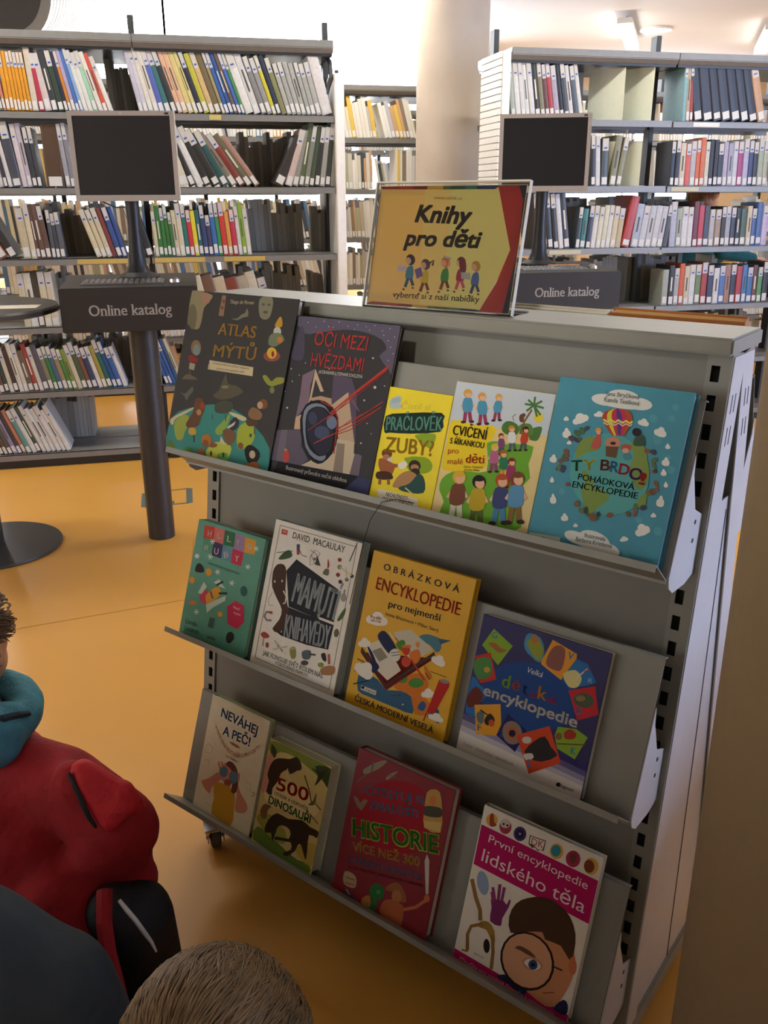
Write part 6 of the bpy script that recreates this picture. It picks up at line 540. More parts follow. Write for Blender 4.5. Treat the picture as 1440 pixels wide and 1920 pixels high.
  ('picture_dot',[('a82f4f','1759 2513 1763 2473 1756 2431 1738 2393 1711 2361 1678 2339 1641 2330 1605 2333 1574 2349 1549 2376 1534 2412 1530 2453 1538 2495 1556 2533 1583 2565 1616 2587 1653 2596 1688 2592 1720 2576 1744 2549'),('6f3a34','1700 2502 1702 2459 1689 2421 1663 2398 1632 2396 1604 2415 1587 2452 1585 2495 1598 2533 1624 2556 1655 2558 1682 2539')],[]),
  ('picture_dot',[('d9a84a','2051 2524 2056 2483 2049 2441 2032 2403 2007 2371 1975 2350 1940 2341 1906 2345 1875 2362 1851 2390 1837 2427 1832 2469 1839 2511 1856 2550 1881 2581 1913 2602 1948 2611 1982 2606 2013 2589 2037 2561'),('7a3f28','1994 2498 1998 2467 1993 2435 1981 2406 1963 2383 1940 2367 1915 2361 1890 2364 1867 2378 1850 2400 1838 2428 1835 2460 1839 2491 1851 2521 1870 2544 1893 2560 1918 2566 1943 2562 1965 2548 1983 2527')],[]),
  ('publisher_mark',[('5a4a3a','878 2522 1161 2548 1158 2368 1109 2375 1065 2336 1003 2368 957 2338 888 2377'),('e2dcca','896 2510 1146 2531 1139 2389 1059 2358 998 2386 904 2394')],[('a8352f','DK',934,2387,1143,2407,111)]),
  ('lower_band',[('b3125a','6 6 2100 6 2100 120 6 147')],[]),
  ('pale_print',[('8fa3bd','355 1478 375 1422 383 1365 379 1314 364 1273 338 1247 305 1237 267 1246 229 1271 193 1311 164 1362 145 1419 136 1476 140 1527 156 1568 181 1595 215 1604 253 1595 291 1569 327 1529')],[]),
  ('xray_hand',[('7a2f62','524 880 502 981 500 1099 475 1171 457 1220 459 1241 482 1251 540 1271 605 1288 651 1302 688 1307 718 1285 741 1272 753 1314 762 1361 779 1382 793 1376 797 1331 789 1255 753 1139 718 1022 726 944 719 893 623 865'),('8a3a6a','551 1267 470 1450 421 1420 502 1237'),('8a3a6a','613 1289 586 1546 530 1528 557 1270'),('8a3a6a','673 1304 669 1532 616 1519 620 1291'),('8a3a6a','527 1214 465 1366 423 1342 485 1190')],[]),
  ('gymnast',[('8f6a38','21 1375 158 1113 279 949 319 793 387 825 343 991 220 1158 85 1417'),('9a7a34','358 791 418 836 496 857 569 827 632 762 673 647 687 549 659 550 610 592 553 657 489 714 418 705 361 693 343 737'),('8f6a38','394 798 195 659 150 477 207 218 267 245 211 495 240 630 420 751'),('8f6a38','577 675 656 416 685 135 745 157 715 442 636 705'),('2a211c','609 492 616 457 616 422 610 392 599 369 583 356 565 353 545 361 527 379 511 406 499 439 493 474 493 508 499 539 510 562 526 575 544 578 564 570 582 551 598 525'),('8f6a38','138 168 252 203 251 234 136 198')],[]),
  ('boy',[('c98a5f','967 902 1240 1067 1538 1175 1726 1225 1863 1214 1960 1130 2020 1000 2042 846 2037 681 2009 523 1968 378 1928 256 1877 159 1808 92 1715 58 1584 70 1428 107 1239 142 1061 199 939 286 873 422 872 659'),('4a3322','909 874 848 969 826 1113 843 1241 892 1362 965 1459 1063 1541 1189 1623 1326 1683 1456 1698 1579 1683 1692 1649 1791 1588 1876 1488 1939 1367 1969 1227 1976 1095 1967 990 1932 938 1855 1002 1750 1083 1611 1071 1485 1052 1453 1101 1421 1139 1299 1089 1155 1012 1020 920'),('c9744f','2062 905 2068 864 2068 824 2062 789 2049 762 2031 746 2010 743 1988 752 1967 774 1950 806 1937 844 1930 885 1930 926 1936 961 1949 988 1967 1004 1988 1007 2010 997 2031 975 2049 944'),('4a2f22','1714 703 1857 715 1862 743 1719 730'),('8f4a3a','1633 220 1815 330 1809 346 1627 236'),('25294a','830 84 866 127 956 182 1057 216 1170 214 1293 191 1373 157 1383 106 1351 45 1304 6 1248 10 1176 36 1097 59 995 66 885 69'),('25294a','1967 300 2002 313 2034 299 2057 269 2072 216 2076 148 2058 97 1994 74 1906 70 1853 89 1868 152 1919 240')],[]),
  ('magnifying_glass',[('2a1f1c','1642 908 1708 787 1731 647 1711 499 1648 360 1549 241 1423 154 1281 109 1139 109 1008 156 903 244 835 366 810 510 831 660 896 802 998 922 1127 1007 1270 1050 1412 1047 1540 998'),('d39f78','1609 883 1670 771 1692 642 1674 507 1618 379 1527 270 1412 192 1283 151 1152 152 1032 196 936 277 872 390 849 521 867 659 926 789 1019 899 1136 976 1267 1015 1398 1011 1515 965'),('6a4a34','1035 678 1044 701 1072 732 1113 755 1172 761 1245 759 1307 751 1355 736 1392 717 1405 700 1381 690 1333 684 1282 680 1232 680 1178 683 1131 685 1088 680 1052 675'),('b98868','1542 616 1533 582 1508 547 1470 515 1422 489 1369 472 1316 464 1269 468 1231 483 1208 507 1200 538 1210 572 1235 607 1274 640 1323 665 1376 683 1428 689 1475 685 1512 671 1535 647'),('e3dccf','1233 538 1242 566 1264 600 1295 628 1339 645 1391 656 1437 658 1474 646 1505 625 1515 598 1496 562 1458 520 1415 491 1371 486 1323 494 1284 504 1257 512 1238 522'),('3a4a6a','1459 610 1459 567 1438 525 1403 497 1363 488 1328 503 1308 536 1308 579 1329 621 1364 650 1405 658 1440 643'),('16161f','1418 590 1417 572 1408 554 1392 542 1374 538 1358 543 1350 556 1350 574 1360 592 1376 604 1394 608 1409 603')],[]),
  ('title',[],[('e9d8d6','První encyklopedie',202,2113,1963,2105,128),('e9d8d6','lidského těla',147,1764,1993,1732,210),('d8b0c0','Příručka pro zvídavé čtenáře a spisovatele',137,12,1879,-13,56),('5a5248','Zdravotní',360,231,547,239,35)]),
 ]),
 'sign': dict(shelf=None, t=None, w=0.268, h=0.196, place=None, base='e0c070', spine=None, items=[
  ('border_stripes',[('7a1d1a','6 6 80 6 80 1954 6 1954'),('8f2420','80 6 375 6 375 196 80 196'),('a82c28','375 6 643 6 643 196 375 196'),('7a1d1a','643 6 911 6 911 196 643 196'),('c0962c','911 6 1206 6 1206 196 911 196'),('55632a','1206 6 1340 6 1340 196 1206 196'),('274f36','1340 6 1608 6 1608 196 1340 196'),('2f6a52','1608 6 1822 6 1822 196 1608 196'),('1f2f5a','1822 6 2198 6 2198 196 1822 196'),('33549a','2198 6 2305 6 2305 196 2198 196'),('1a1d2c','2305 6 2674 6 2674 196 2305 196'),('8f2420','80 1823 375 1823 375 1954 80 1954'),('a82c28','375 1823 643 1823 643 1954 375 1954'),('7a1d1a','643 1823 911 1823 911 1954 643 1954'),('c0962c','911 1823 1206 1823 1206 1954 911 1954'),('55632a','1206 1823 1340 1823 1340 1954 1206 1954'),('274f36','1340 1823 1608 1823 1608 1954 1340 1954'),('2f6a52','1608 1823 1822 1823 1822 1954 1608 1954'),('1f2f5a','1822 1823 2198 1823 2198 1954 1822 1954'),('33549a','2198 1823 2305 1823 2305 1954 2198 1954'),('1a1d2c','2305 1823 2674 1823 2674 1954 2305 1954'),('1a1d2c','2492 6 2674 6 2674 1954 2573 1954')],[]),
  ('yellow_panel',[('f0c066','41 1900 6 1908 107 1908 607 1903 1202 1896 1736 1896 2136 1894 2207 1940 2209 1873 2393 1455 2545 980 2489 696 2366 469 2263 227 2172 47 2240 15 2103 38 1142 44 100 57 6 24 21 97 20 475 28 958 24 1460 22 1857 27 1934'),('edcf76','874 1898 1375 1896 1483 65 1048 59'),('e6d880','1375 1896 2210 1889 2545 980 2366 469 2173 43 1483 65')],[]),
  ('red_arrow',[('b02a25','2189 1943 2542 1947 2643 1731 2674 964 2561 6 2151 6 2389 470 2545 980')],[]),
  ('first_child',[('3a2a2c','859 774 856 729 830 695 789 681 742 691 702 723 681 768 683 814 709 848 751 861 798 850 837 819'),('e0a982','784 754 783 726 768 705 743 697 715 703 692 723 679 751 680 779 695 800 720 808 748 802 771 782'),('3f7d94','723 640 754 669 795 682 828 670 850 613 863 532 858 472 818 449 759 447 717 465 704 516 708 586'),('2f4f6a','738 475 701 331 759 317 795 460'),('2f4f6a','792 463 856 346 909 361 845 478'),('5a3c2c','732 287 727 275 709 269 689 273 679 285 684 297 702 303 722 299'),('5a3c2c','906 318 901 306 883 300 864 304 854 315 859 328 876 334 896 330'),('cdbcc2','526 665 696 682 716 585 546 567'),('a98a9a','541 618 707 629 705 636 539 625')],[]),
  ('second_child',[('5a3040','1156 709 1154 665 1129 631 1088 617 1042 627 1004 659 983 703 985 748 1010 782 1051 795 1097 785 1136 753'),('e0a982','1084 690 1082 662 1068 641 1044 633 1017 639 994 658 981 686 982 714 997 735 1021 743 1048 737 1071 717'),('d2ac2f','1024 576 1054 605 1094 618 1127 606 1148 550 1162 470 1157 410 1118 388 1060 386 1019 404 1006 453 1010 523'),('7a3a2a','1039 413 1004 271 1060 257 1095 399'),('7a3a2a','1093 401 1155 286 1207 301 1144 416'),('5a3c2c','1034 228 1029 215 1012 209 993 213 983 225 988 237 1005 243 1024 239'),('5a3c2c','1204 258 1199 246 1182 240 1163 244 1153 256 1158 268 1175 274 1194 270'),('5a3040','1156 716 1197 763 1181 693 1222 686 1221 787 1128 744'),('6a529a','868 613 989 660 1043 523 938 465')],[]),
  ('third_child',[('d2682a','1524 754 1522 710 1498 677 1459 663 1414 674 1377 705 1356 748 1358 793 1383 826 1422 839 1467 828 1504 797'),('e0a982','1454 735 1453 707 1439 687 1416 679 1389 685 1367 704 1355 731 1356 759 1370 779 1393 787 1419 781 1442 762'),('3a8a3c','1397 623 1426 651 1465 664 1496 652 1517 598 1531 518 1526 460 1489 437 1433 436 1392 454 1380 502 1383 571'),('7a3a28','1412 463 1378 323 1433 309 1467 449'),('7a3a28','1464 451 1525 338 1575 352 1514 465'),('5a3c2c','1408 280 1403 268 1387 262 1368 266 1358 277 1363 290 1380 296 1398 292'),('5a3c2c','1572 310 1567 298 1551 292 1533 296 1523 308 1528 320 1544 326 1563 322'),('b9b4a8','1379 865 1536 828 1531 796 1379 833'),('e0a982','1497 655 1521 782 1496 788 1472 661')],[]),
  ('fourth_child',[('7a2430','1804 764 1802 720 1779 687 1740 674 1697 684 1660 715 1640 758 1642 802 1665 835 1704 848 1747 837 1784 807'),('e0a982','1735 745 1734 718 1721 697 1698 689 1672 696 1650 715 1638 741 1639 768 1653 789 1676 797 1701 790 1723 771'),('b02a48','1680 634 1708 662 1746 675 1777 663 1797 609 1811 531 1807 473 1770 451 1715 449 1676 467 1664 515 1667 582'),('c9506a','1695 476 1662 338 1716 324 1748 462'),('c9506a','1746 464 1806 352 1854 367 1795 478'),('5a3c2c','1692 296 1687 283 1671 278 1652 282 1643 293 1648 305 1664 311 1682 307'),('5a3c2c','1852 325 1847 313 1831 307 1813 311 1804 323 1808 335 1824 340 1843 336'),('7a2430','1671 832 1697 850 1744 842 1784 815 1809 760 1827 686 1830 630 1810 601 1775 589 1742 606 1710 671 1680 765')],[]),
  ('fifth_child',[('b98a34','2078 712 2076 669 2054 636 2016 623 1973 633 1937 663 1917 706 1919 749 1942 782 1980 794 2023 784 2058 754'),('e0a982','2011 693 2010 666 1997 646 1975 638 1949 644 1928 663 1916 689 1917 716 1930 736 1952 744 1978 738 1999 719'),('4f649a','1957 583 1984 611 2022 624 2052 612 2072 559 2085 481 2081 424 2046 402 1992 400 1954 418 1942 465 1944 532'),('33445f','1973 427 1941 290 1993 277 2025 413'),('33445f','2022 415 2081 305 2129 319 2070 429'),('5a3c2c','1970 248 1965 236 1949 230 1931 234 1922 246 1927 258 1942 263 1960 260'),('5a3c2c','2126 278 2122 266 2106 260 2089 264 2079 275 2084 287 2099 293 2117 289'),('b9b4a8','1742 606 1913 602 1931 493 1764 502'),('8f8a98','1751 561 1922 558 1921 564 1751 567'),('8f8a98','1759 524 1924 523 1923 529 1758 530')],[]),
  ('lettering',[],[('2c2018','Knihy',795,1383,1778,1360,266,{'b':3,'i':1}),('2c2018','pro děti',656,1005,1997,996,246,{'b':3,'i':1}),('8a6a3a','www.svkhk.cz',1063,1746,1585,1730,50,{'i':1}),('33281e','vyberte si z naší nabídky',510,148,2138,152,97,{'b':1})]),
 ]),
}
prepare_text(['H', 'Online katalog', '1O'] + [tx[1] for b in ART.values() for it in b['items'] for tx in it[2]])
CAP = max(y for x, y in _glyphs['H'][0])

# ================================================================== the room
def floor_mat():
    m = M('dba146', .4, 0, .04, 1.6, .02, 60, name='orange_linoleum'); return m
LOW, HIGH = 3.0, 3.9
WALLP = M('d8cfc0', .8, 0, .03, 3); CEIL = M('b4b4b7', .85, 0, .03, 2)
struct(MB().box(-6.5, 6.5, -3.2, 14.2, -.05, 0).build('floor', floor_mat()))
struct(MB().box(-6.5, .75, -3.2, 8, LOW, LOW + .08).box(.75, 6.5, -3.2, 14.2, LOW, LOW + .08).box(-6.5, .75, 8, 11.2, HIGH, HIGH + .08).build('ceiling', CEIL))
struct(MB().box(-6.6, -6.5, -3.2, 11.2, 0, 1.3).box(-6.6, -6.5, -3.2, 11.2, 2.7, HIGH).box(-6.6, -6.5, -3.2, -2.8, 1.3, 2.7).box(-6.6, -6.5, .8, 11.2, 1.3, 2.7).build('wall_left', WALLP))
struct(MB().box(-1.5, -1.4, -3.2, .75, 0, 1.18).build('light_block_left', WALLP))  # unseen block added to keep side-window light off the lower rack shelves
struct(MB().box(1.6, 1.7, -2.2, 2.1, 0, .8).build('light_block_right', WALLP))  # unseen low block added so the rack side darkens towards the floor
struct(MB().box(-6.5, 6.5, -3.3, -3.2, 0, LOW).build('wall_front', WALLP))
struct(MB().box(-6.5, .85, 7.95, 8.0, LOW + .08, HIGH).box(.75, .85, 8.0, 11.2, LOW + .08, HIGH).box(.75, .85, 11.2, 14.2, 0, LOW).build('wall_partition', WALLP))
# back wall with the big windows, and a plain beige stretch on the far side
struct(MB().box(-6.5, .75, 11.1, 11.2, 0, .45).box(-6.5, .75, 11.1, 11.2, HIGH - .1, HIGH).build('wall_back', WALLP))
struct(MB().box(.75, 6.5, 14.1, 14.2, 0, .9).box(.75, 6.5, 14.1, 14.2, 2.6, LOW).box(.75, 2.6, 14.1, 14.2, .9, 2.6).box(4.6, 6.5, 14.1, 14.2, .9, 2.6).build('wall_far', M('c3b49b', .85, 0, .04, 3)))
struct(MB().box(6.5, 6.6, -3.2, 14.2, 0, .8).box(6.5, 6.6, -3.2, 14.2, 2.5, LOW).box(6.5, 6.6, -3.2, -.6, .8, 2.5).box(6.5, 6.6, 2.2, 14.2, .8, 2.5).build('wall_right', WALLP))
PANE = emit('bright_overcast_pane', 'f4f8ff', WINDOW_POWER); PANE2 = emit('bright_side_pane', 'b9d0ff', SIDE_WINDOW_POWER)
def window(n, x0, x1, y, z0, z1, axis='x', cols=2, rows=2, pane=PANE):
    w = thing('window_%d' % n, None, None); struct(w)
    fr = .02; fm = WHITE
    def bx(mb, a0, a1, c0, c1, d0, d1):
        return mb.box(a0, a1, y + d0, y + d1, c0, c1) if axis == 'x' else mb.box(y + d0, y + d1, a0, a1, c0, c1)
    mb = MB()
    for i in range(cols + 1):
        a = x0 + (x1 - x0) * i / cols; bx(mb, a - fr / 2, a + fr / 2, z0, z1, -.02, .04)
    bx(mb, x0, x1, z0, z0 + fr, -.02, .04); bx(mb, x0, x1, z1 - fr, z1, -.02, .04)
    mb.build('window_frame', fm, w)
    for i in range(cols):
        a0 = x0 + (x1 - x0) * i / cols + fr / 2; a1 = x0 + (x1 - x0) * (i + 1) / cols - fr / 2
        bx(MB(), a0, a1, z0 + fr, z1 - fr, .01, .02).build('pane', pane, w)
window(1, -6.1, -2.43, 11.12, .45, HIGH - .1, cols=1); window(2, -2.43, .7, 11.12, .45, HIGH - .1, cols=1)
window(3, 2.6, 4.6, 14.12, .9, 2.6, cols=2); window(4, -.6, 2.2, 6.52, .8, 2.5, axis='y', cols=2, pane=PANE2)
window(5, -2.8, .8, -6.54, 1.3, 2.7, axis='y', cols=3, pane=emit('added_fill_pane', 'f0f4f4', LEFT_FILL_POWER))  # unseen window added as fill light for the rack front

CONCRETE = M('cabdae', .8, 0, .06, 4, .12, 30)
struct(tag(MB().lathe([(.24, 0), (.24, LOW)], 48).build('round_column', CONCRETE, smooth=True, loc=(.47, 6.55, 0)), 'round beige plastered column between the two bookcases', 'column'))
struct(tag(MB().lathe([(.2, 0), (.2, LOW)], 48).build('near_column', M('7d6a4c', .85, 0, .05, 5, .15, 40), smooth=True, loc=(.552, .773, 0)), 'plastered column coloured dark for its shade, cut off beside the display rack', 'column'))  # same plaster as the far column, its shade put into the colour

# grey tape rectangle on the floor
tp = MB(); q = [(-1.2, 4.21), (-.993, 4.285), (-.945, 4.06), (-1.15, 4.0)]
def tape(mb, a, b, w):
    d = (Vector(b) - Vector(a)).normalized(); n = Vector((-d.y, d.x)) * w / 2
    a = Vector(a); b = Vector(b)
    mb.prism_z([tuple(a - n), tuple(b - n), tuple(b + n), tuple(a + n)], .0003, .0012)
for i, w in enumerate((.012, .03, .014, .03)): tape(tp, q[i], q[(i + 1) % 4], w)
tape(tp, (-1.075, 4.05), (-1.02, 4.065), .05)
tag(tp.build('floor_tape', M('5d6a66', .6, 0, .05)), 'grey-blue tape rectangle stuck on the orange floor behind the kiosk pole', 'tape')
# thin welded seams of the linoleum
sm = MB()
for a, b in (((-.83, 3.58), (-.72, 2.98)), ((-1.3, 2.72), (-.6, 3.02))): tape(sm, a, b, .0025)
struct(sm.build('trim_1', M('bd8638', .6, 0, .05)))

# ------------------------------------------------------------------ ceiling lamps
LAMP = emit('lamp_diffuser', 'fdf7ec', LAMP_POWER)
def lamp(x, y, L, rz, label, z=LOW - .12, power=None):
    t = thing('ceiling_lamp', label, 'lamp', (x, y, z), rz, 'long white ceiling lamps')
    MB().box(-.07, .07, -L / 2, L / 2, .02, .07).build('housing', WHITE, t, bevel=.004)
    MB().box(-.065, .065, -L / 2 + .01, L / 2 - .01, 0, .02).build('diffuser', LAMP, t)
    for s in (-1, 1): MB().tube([(0, s * L * .35, .07), (0, s * L * .35, LOW - z)], .004, 6).build('hanger', STEEL, t)
lamp(2.48, 9.95, 1.5, -.31, 'long white ceiling lamp above the slat-ended bookcase')
lamp(4.0, 10.3, 1.5, -.31, 'long white ceiling lamp at the upper corner of the photo')
lamp(-1.9, 4.05, 1.5, R(13.5 - 90), 'long white ceiling lamp above the round table')
lamp(.2, 4.3, 1.5, R(13.5 - 90), 'long white ceiling lamp over the aisle between the two kiosks')
lamp(2.0, 4.7, 1.5, R(13.5 - 90), 'long white ceiling lamp over the aisle before the slat-ended bookcase')
lamp(-2.6, 6.2, 1.5, R(13.5 - 90), 'long white ceiling lamp behind the plain-ended bookcase')
lamp(-.2, 6.35, 1.5, R(13.5 - 90), 'ceiling lamp added out of view above the gap, brightening the second row')  # added to brighten the second bookcase row and the column
lamp(2.4, 7.0, 1.5, R(13.5 - 90), 'long white ceiling lamp behind the slat-ended bookcase')
t = thing('ceiling_spotlight', 'small round recessed spotlight in the ceiling', 'lamp', (2.8, 10.15, LOW))
MB().lathe([(.16, -.02), (.16, 0)], 24).build('rim', WHITE, t); MB().lathe([(.1, -.024), (.1, -.02)], 24).build('lens', STEEL, t)
def added_spot(pos, target, label):
    """small unseen spotlight added to brighten the sign and rack top"""
    t = thing('added_spotlight', label, 'lamp'); p = Vector(pos); d = (Vector(target) - p).normalized()
    t.matrix_world = Matrix.Translation(p) @ d.to_track_quat('-Z', 'Y').to_matrix().to_4x4()
    MB().lathe([(.03, .12), (.055, .1), (.06, -.02), (.055, -.02)], 24).build('lamp_housing', WHITE, t, smooth=True)
    li = bpy.data.lights.new('spot_beam', 'SPOT'); li.energy = ADDED_SPOT_POWER; li.color = (1, .97, .9); li.spot_size = R(27); li.spot_blend = .9; li.shadow_soft_size = .09
    lo = bpy.data.objects.new('spot_beam', li); C.objects.link(lo); lo.parent = t; lo.location = (0, 0, -.04)
    MB().tube([(0, 0, .1), tuple(t.matrix_world.inverted() @ Vector((p.x, p.y, LOW)))], .008, 8).build('stem', STEEL, t)
added_spot((-1.0, -.75, 2.8), (.06, 1.47, 1.52), 'small spotlight added out of view, brightening the sign and rack top')  # added light, no such fixture in view; lifts the sign and upper rack
# big ribbed white duct under the high ceiling, only its belly shows
A_, B_ = Vector((-2.98, 7.95, 2.98)), Vector((-2.62, 9.7, 3.30)); ax = (B_ - A_).normalized()
t = thing('ribbed_duct', 'white ribbed ventilation duct in the top corner above the bookcase', 'duct'); t.matrix_world = Matrix.Translation(A_) @ ax.to_track_quat('Z', 'Y').to_matrix().to_4x4()
prof = [(.36, 0)]
for i in range(34): prof += [(.40, .01 + i * .05), (.40, .035 + i * .05), (.37, .04 + i * .05), (.37, .055 + i * .05)]
MB().lathe(prof, 48).build('ribbed_shell', WHITE, t); MB().lathe([(.415, -.02), (.415, .015)], 48).build('collar', STEEL, t); MB().lathe([(.33, -.022), (.33, -.0205)], 48).build('duct_shade_disc', M('3a3a3a', .8), t)  # dark disc stands in for the shaded inside of the duct

# ================================================================== bookcases
YAW = R(13.5); SD = Vector((math.cos(YAW), math.sin(YAW), 0)); ND = Vector((-math.sin(YAW), math.cos(YAW), 0))   # along, away
F0 = ND * (5.12 * math.cos(YAW)); SHIFT = Vector((0, 5.12, 0)).dot(SD)
LEVELS = (.08, .42, .76, 1.105, 1.45, 1.80)
DEPTH = .27
def frame(dist_y):
    """origin of the front line of a bookcase row (point with s=0)"""
    return Vector((0, dist_y, 0)) - SD * (Vector((0, dist_y, 0)).dot(SD))
def bookcase(label, dist_y, s0, bays, pitch=1.0, ends=(None, None), strips=(), skip=()):
    base = frame(dist_y) + SD * s0
    t = thing('bookcase', label, 'bookcase', base, YAW)
    W = bays * pitch
    sh = {}
    for b in range(bays):
        x0, x1 = b * pitch + .006, (b + 1) * pitch - .006
        for li, z in enumerate(LEVELS):
            for side in (0, 1):
                if side == 0: y0, y1, yl0, yl1 = .0, DEPTH - .012, .0, .004
                else: y0, y1, yl0, yl1 = DEPTH + .012, 2 * DEPTH, 2 * DEPTH - .004, 2 * DEPTH
                key = (side, round(x1 - x0, 3))
                if key not in sh:
                    L = x1 - x0
                    sh[key] = MB().box(0, L, y0, y1, -.004, 0).box(0, L, yl0, yl1, -.034, 0).box(0, L, y0 if side else y1 - .004, y0 + .004 if side else y1, -.03, -.004).mesh('shelf', STEEL)
                link('shelf', sh[key], t, (x0, 0, z))
        cp = MB().prism_x([(-.01, 2.115), (-.01, 2.15), (2 * DEPTH + .01, 2.15), (2 * DEPTH + .01, 2.115), (2 * DEPTH - .01, 2.09), (.01, 2.09), (.01, 2.1), (2 * DEPTH - .03, 2.1), (2 * DEPTH - .02, 2.14), (.02, 2.14)][:6], x0 - .005, x1 + .005)
        cp.build('top_canopy', STEEL, t, bevel=.003)
        MB().box(x0, x1, .012, 2 * DEPTH - .012, 2.078, 2.0895).build('canopy_shade_sheet', M('2e2f30', .35, .3), t)  # dark sheet paints the shade below the canopy
        MB().box(x0, x1, .02, .035, 0, .046).box(x0, x1, 2 * DEPTH - .035, 2 * DEPTH - .02, 0, .046).build('plinth', M('2c2620', .6), t)
    for b in range(bays + 1):
        MB().box(b * pitch - .015, b * pitch + .015, DEPTH - .035, DEPTH + .035, 0, 2.27).build('upright', DARK_STEEL, t, bevel=.002)
    for (x, z, w, col) in strips:
        MB().box(x, x + w, -.0035, -.0005, z - .030, z - .006).build('label_strip', M(col, .5, 0, .03), t)
    return t, base
left_case, LB = bookcase('grey steel double-sided bookcase with a plain white end panel', 5.12, -1.06, 2,
    strips=[(.85 + .5, 1.80, .06, 'b8a860'), (1.02, 1.105, .26, 'b9a056'), (.63, 1.105, .27, 'b9a056'), (1.38, 1.105, .22, 'b9a056'), (.6, .76, .2, 'b9a056'), (.75, .76, .2, '8f7c46')])
MB().box(2.0, 2.05, -.01, 2 * DEPTH + .01, 0, 2.0).build('end_panel', WHITE, left_case, bevel=.004)
MB().tube([(1.97, .1, 2.1), (1.99, .06, 2.06), (1.99, .03, 1.98), (1.96, .03, 1.9)], .012, 8).build('hook', DARK_STEEL, left_case)
right_case, RB = bookcase('grey steel double-sided bookcase whose end panel is a white slatted board', 5.12, 1.91, 2,
    strips=[(1.13, 1.80, .17, 'd0cfc6'), (1.03, 1.45, .18, 'b9b090'), (.28, 1.105, .2, 'b9b090')])
ep = MB().box(-.05, -.003, -.01, 2 * DEPTH - .23, 0, 2.13).build('end_panel', WHITE, right_case, bevel=.003)
slm = MB().box(-.012, 0, -.004, 2 * DEPTH - .235, .002, .033).mesh('slat', WHITE, bevel=.002, seg=1)
for i in range(60): link('slat', slm, ep, (-.05, 0, .03 + i * .035))
# rows further back
back_a, BA = bookcase('bookcase in the second row, seen in the gap beside the column', 7.0, -1.65, 4)
back_b, BB = bookcase('bookcase in the second row, showing through the shelves of the slat-ended bookcase', 7.0, 3.0, 3)
back_c, BC = bookcase('bookcase in the third row near the big windows, seen through the plain-ended bookcase', 8.9, -1.9, 5)

# ---- books on the shelves: one thing each
NAMES = [('white', 'e8e6e0'), ('cream', 'ddd2b0'), ('tan', 'b8a078'), ('brown', '6a4c3c'), ('orange', 'e8983a'), ('red', 'b83a3a'), ('crimson', 'b83a55'), ('pink', 'd8a0a0'), ('yellow', 'd8cc40'),
         ('green', '3f7f48'), ('olive', '8a8a5a'), ('mint', 'a8d8b8'), ('teal', '2f6a6c'), ('blue', '3f62a8'), ('light blue', '8ab0d8'), ('navy', '2a3350'), ('lavender', 'bcb4cc'), ('grey', '9a9a96'),
         ('silver', 'c8c8cc'), ('charcoal', '4a4c50'), ('black', '26282c'), ('peach', 'e8ba98'), ('magenta', 'a83a78'), ('dark green', '3f5448'), ('slate', '5a606a')]
def colour_name(h):
    v = [int(h[i:i + 2], 16) for i in (0, 2, 4)]
    return min(NAMES, key=lambda n: sum((a - int(n[1][i:i + 2], 16)) ** 2 for a, i in zip(v, (0, 2, 4))))[0]
def dim(h): return ''.join('%02x' % int(int(h[i:i + 2], 16) * .86) for i in (0, 2, 4))
def ordinal(n):
    w = ['first', 'second', 'third', 'fourth', 'fifth', 'sixth', 'seventh', 'eighth', 'ninth', 'tenth']
    return w[n - 1] if n <= 10 else '%d%s' % (n, 'th' if 10 < n % 100 < 14 else {1: 'st', 2: 'nd', 3: 'rd'}.get(n % 10, 'th'))
def cover_mb(t, h, dp):
    b = min(.0025, t * .15)
    return MB().prism_z([(0, dp), (0, .004), (t * .12, .0012), (t * .5, 0), (t * .88, .0012), (t, .004), (t, dp), (t - b, dp), (t - b, .006), (b, .006), (b, dp)], 0, h)
LIGHT_BACK = ('cream', 'white', 'tan')
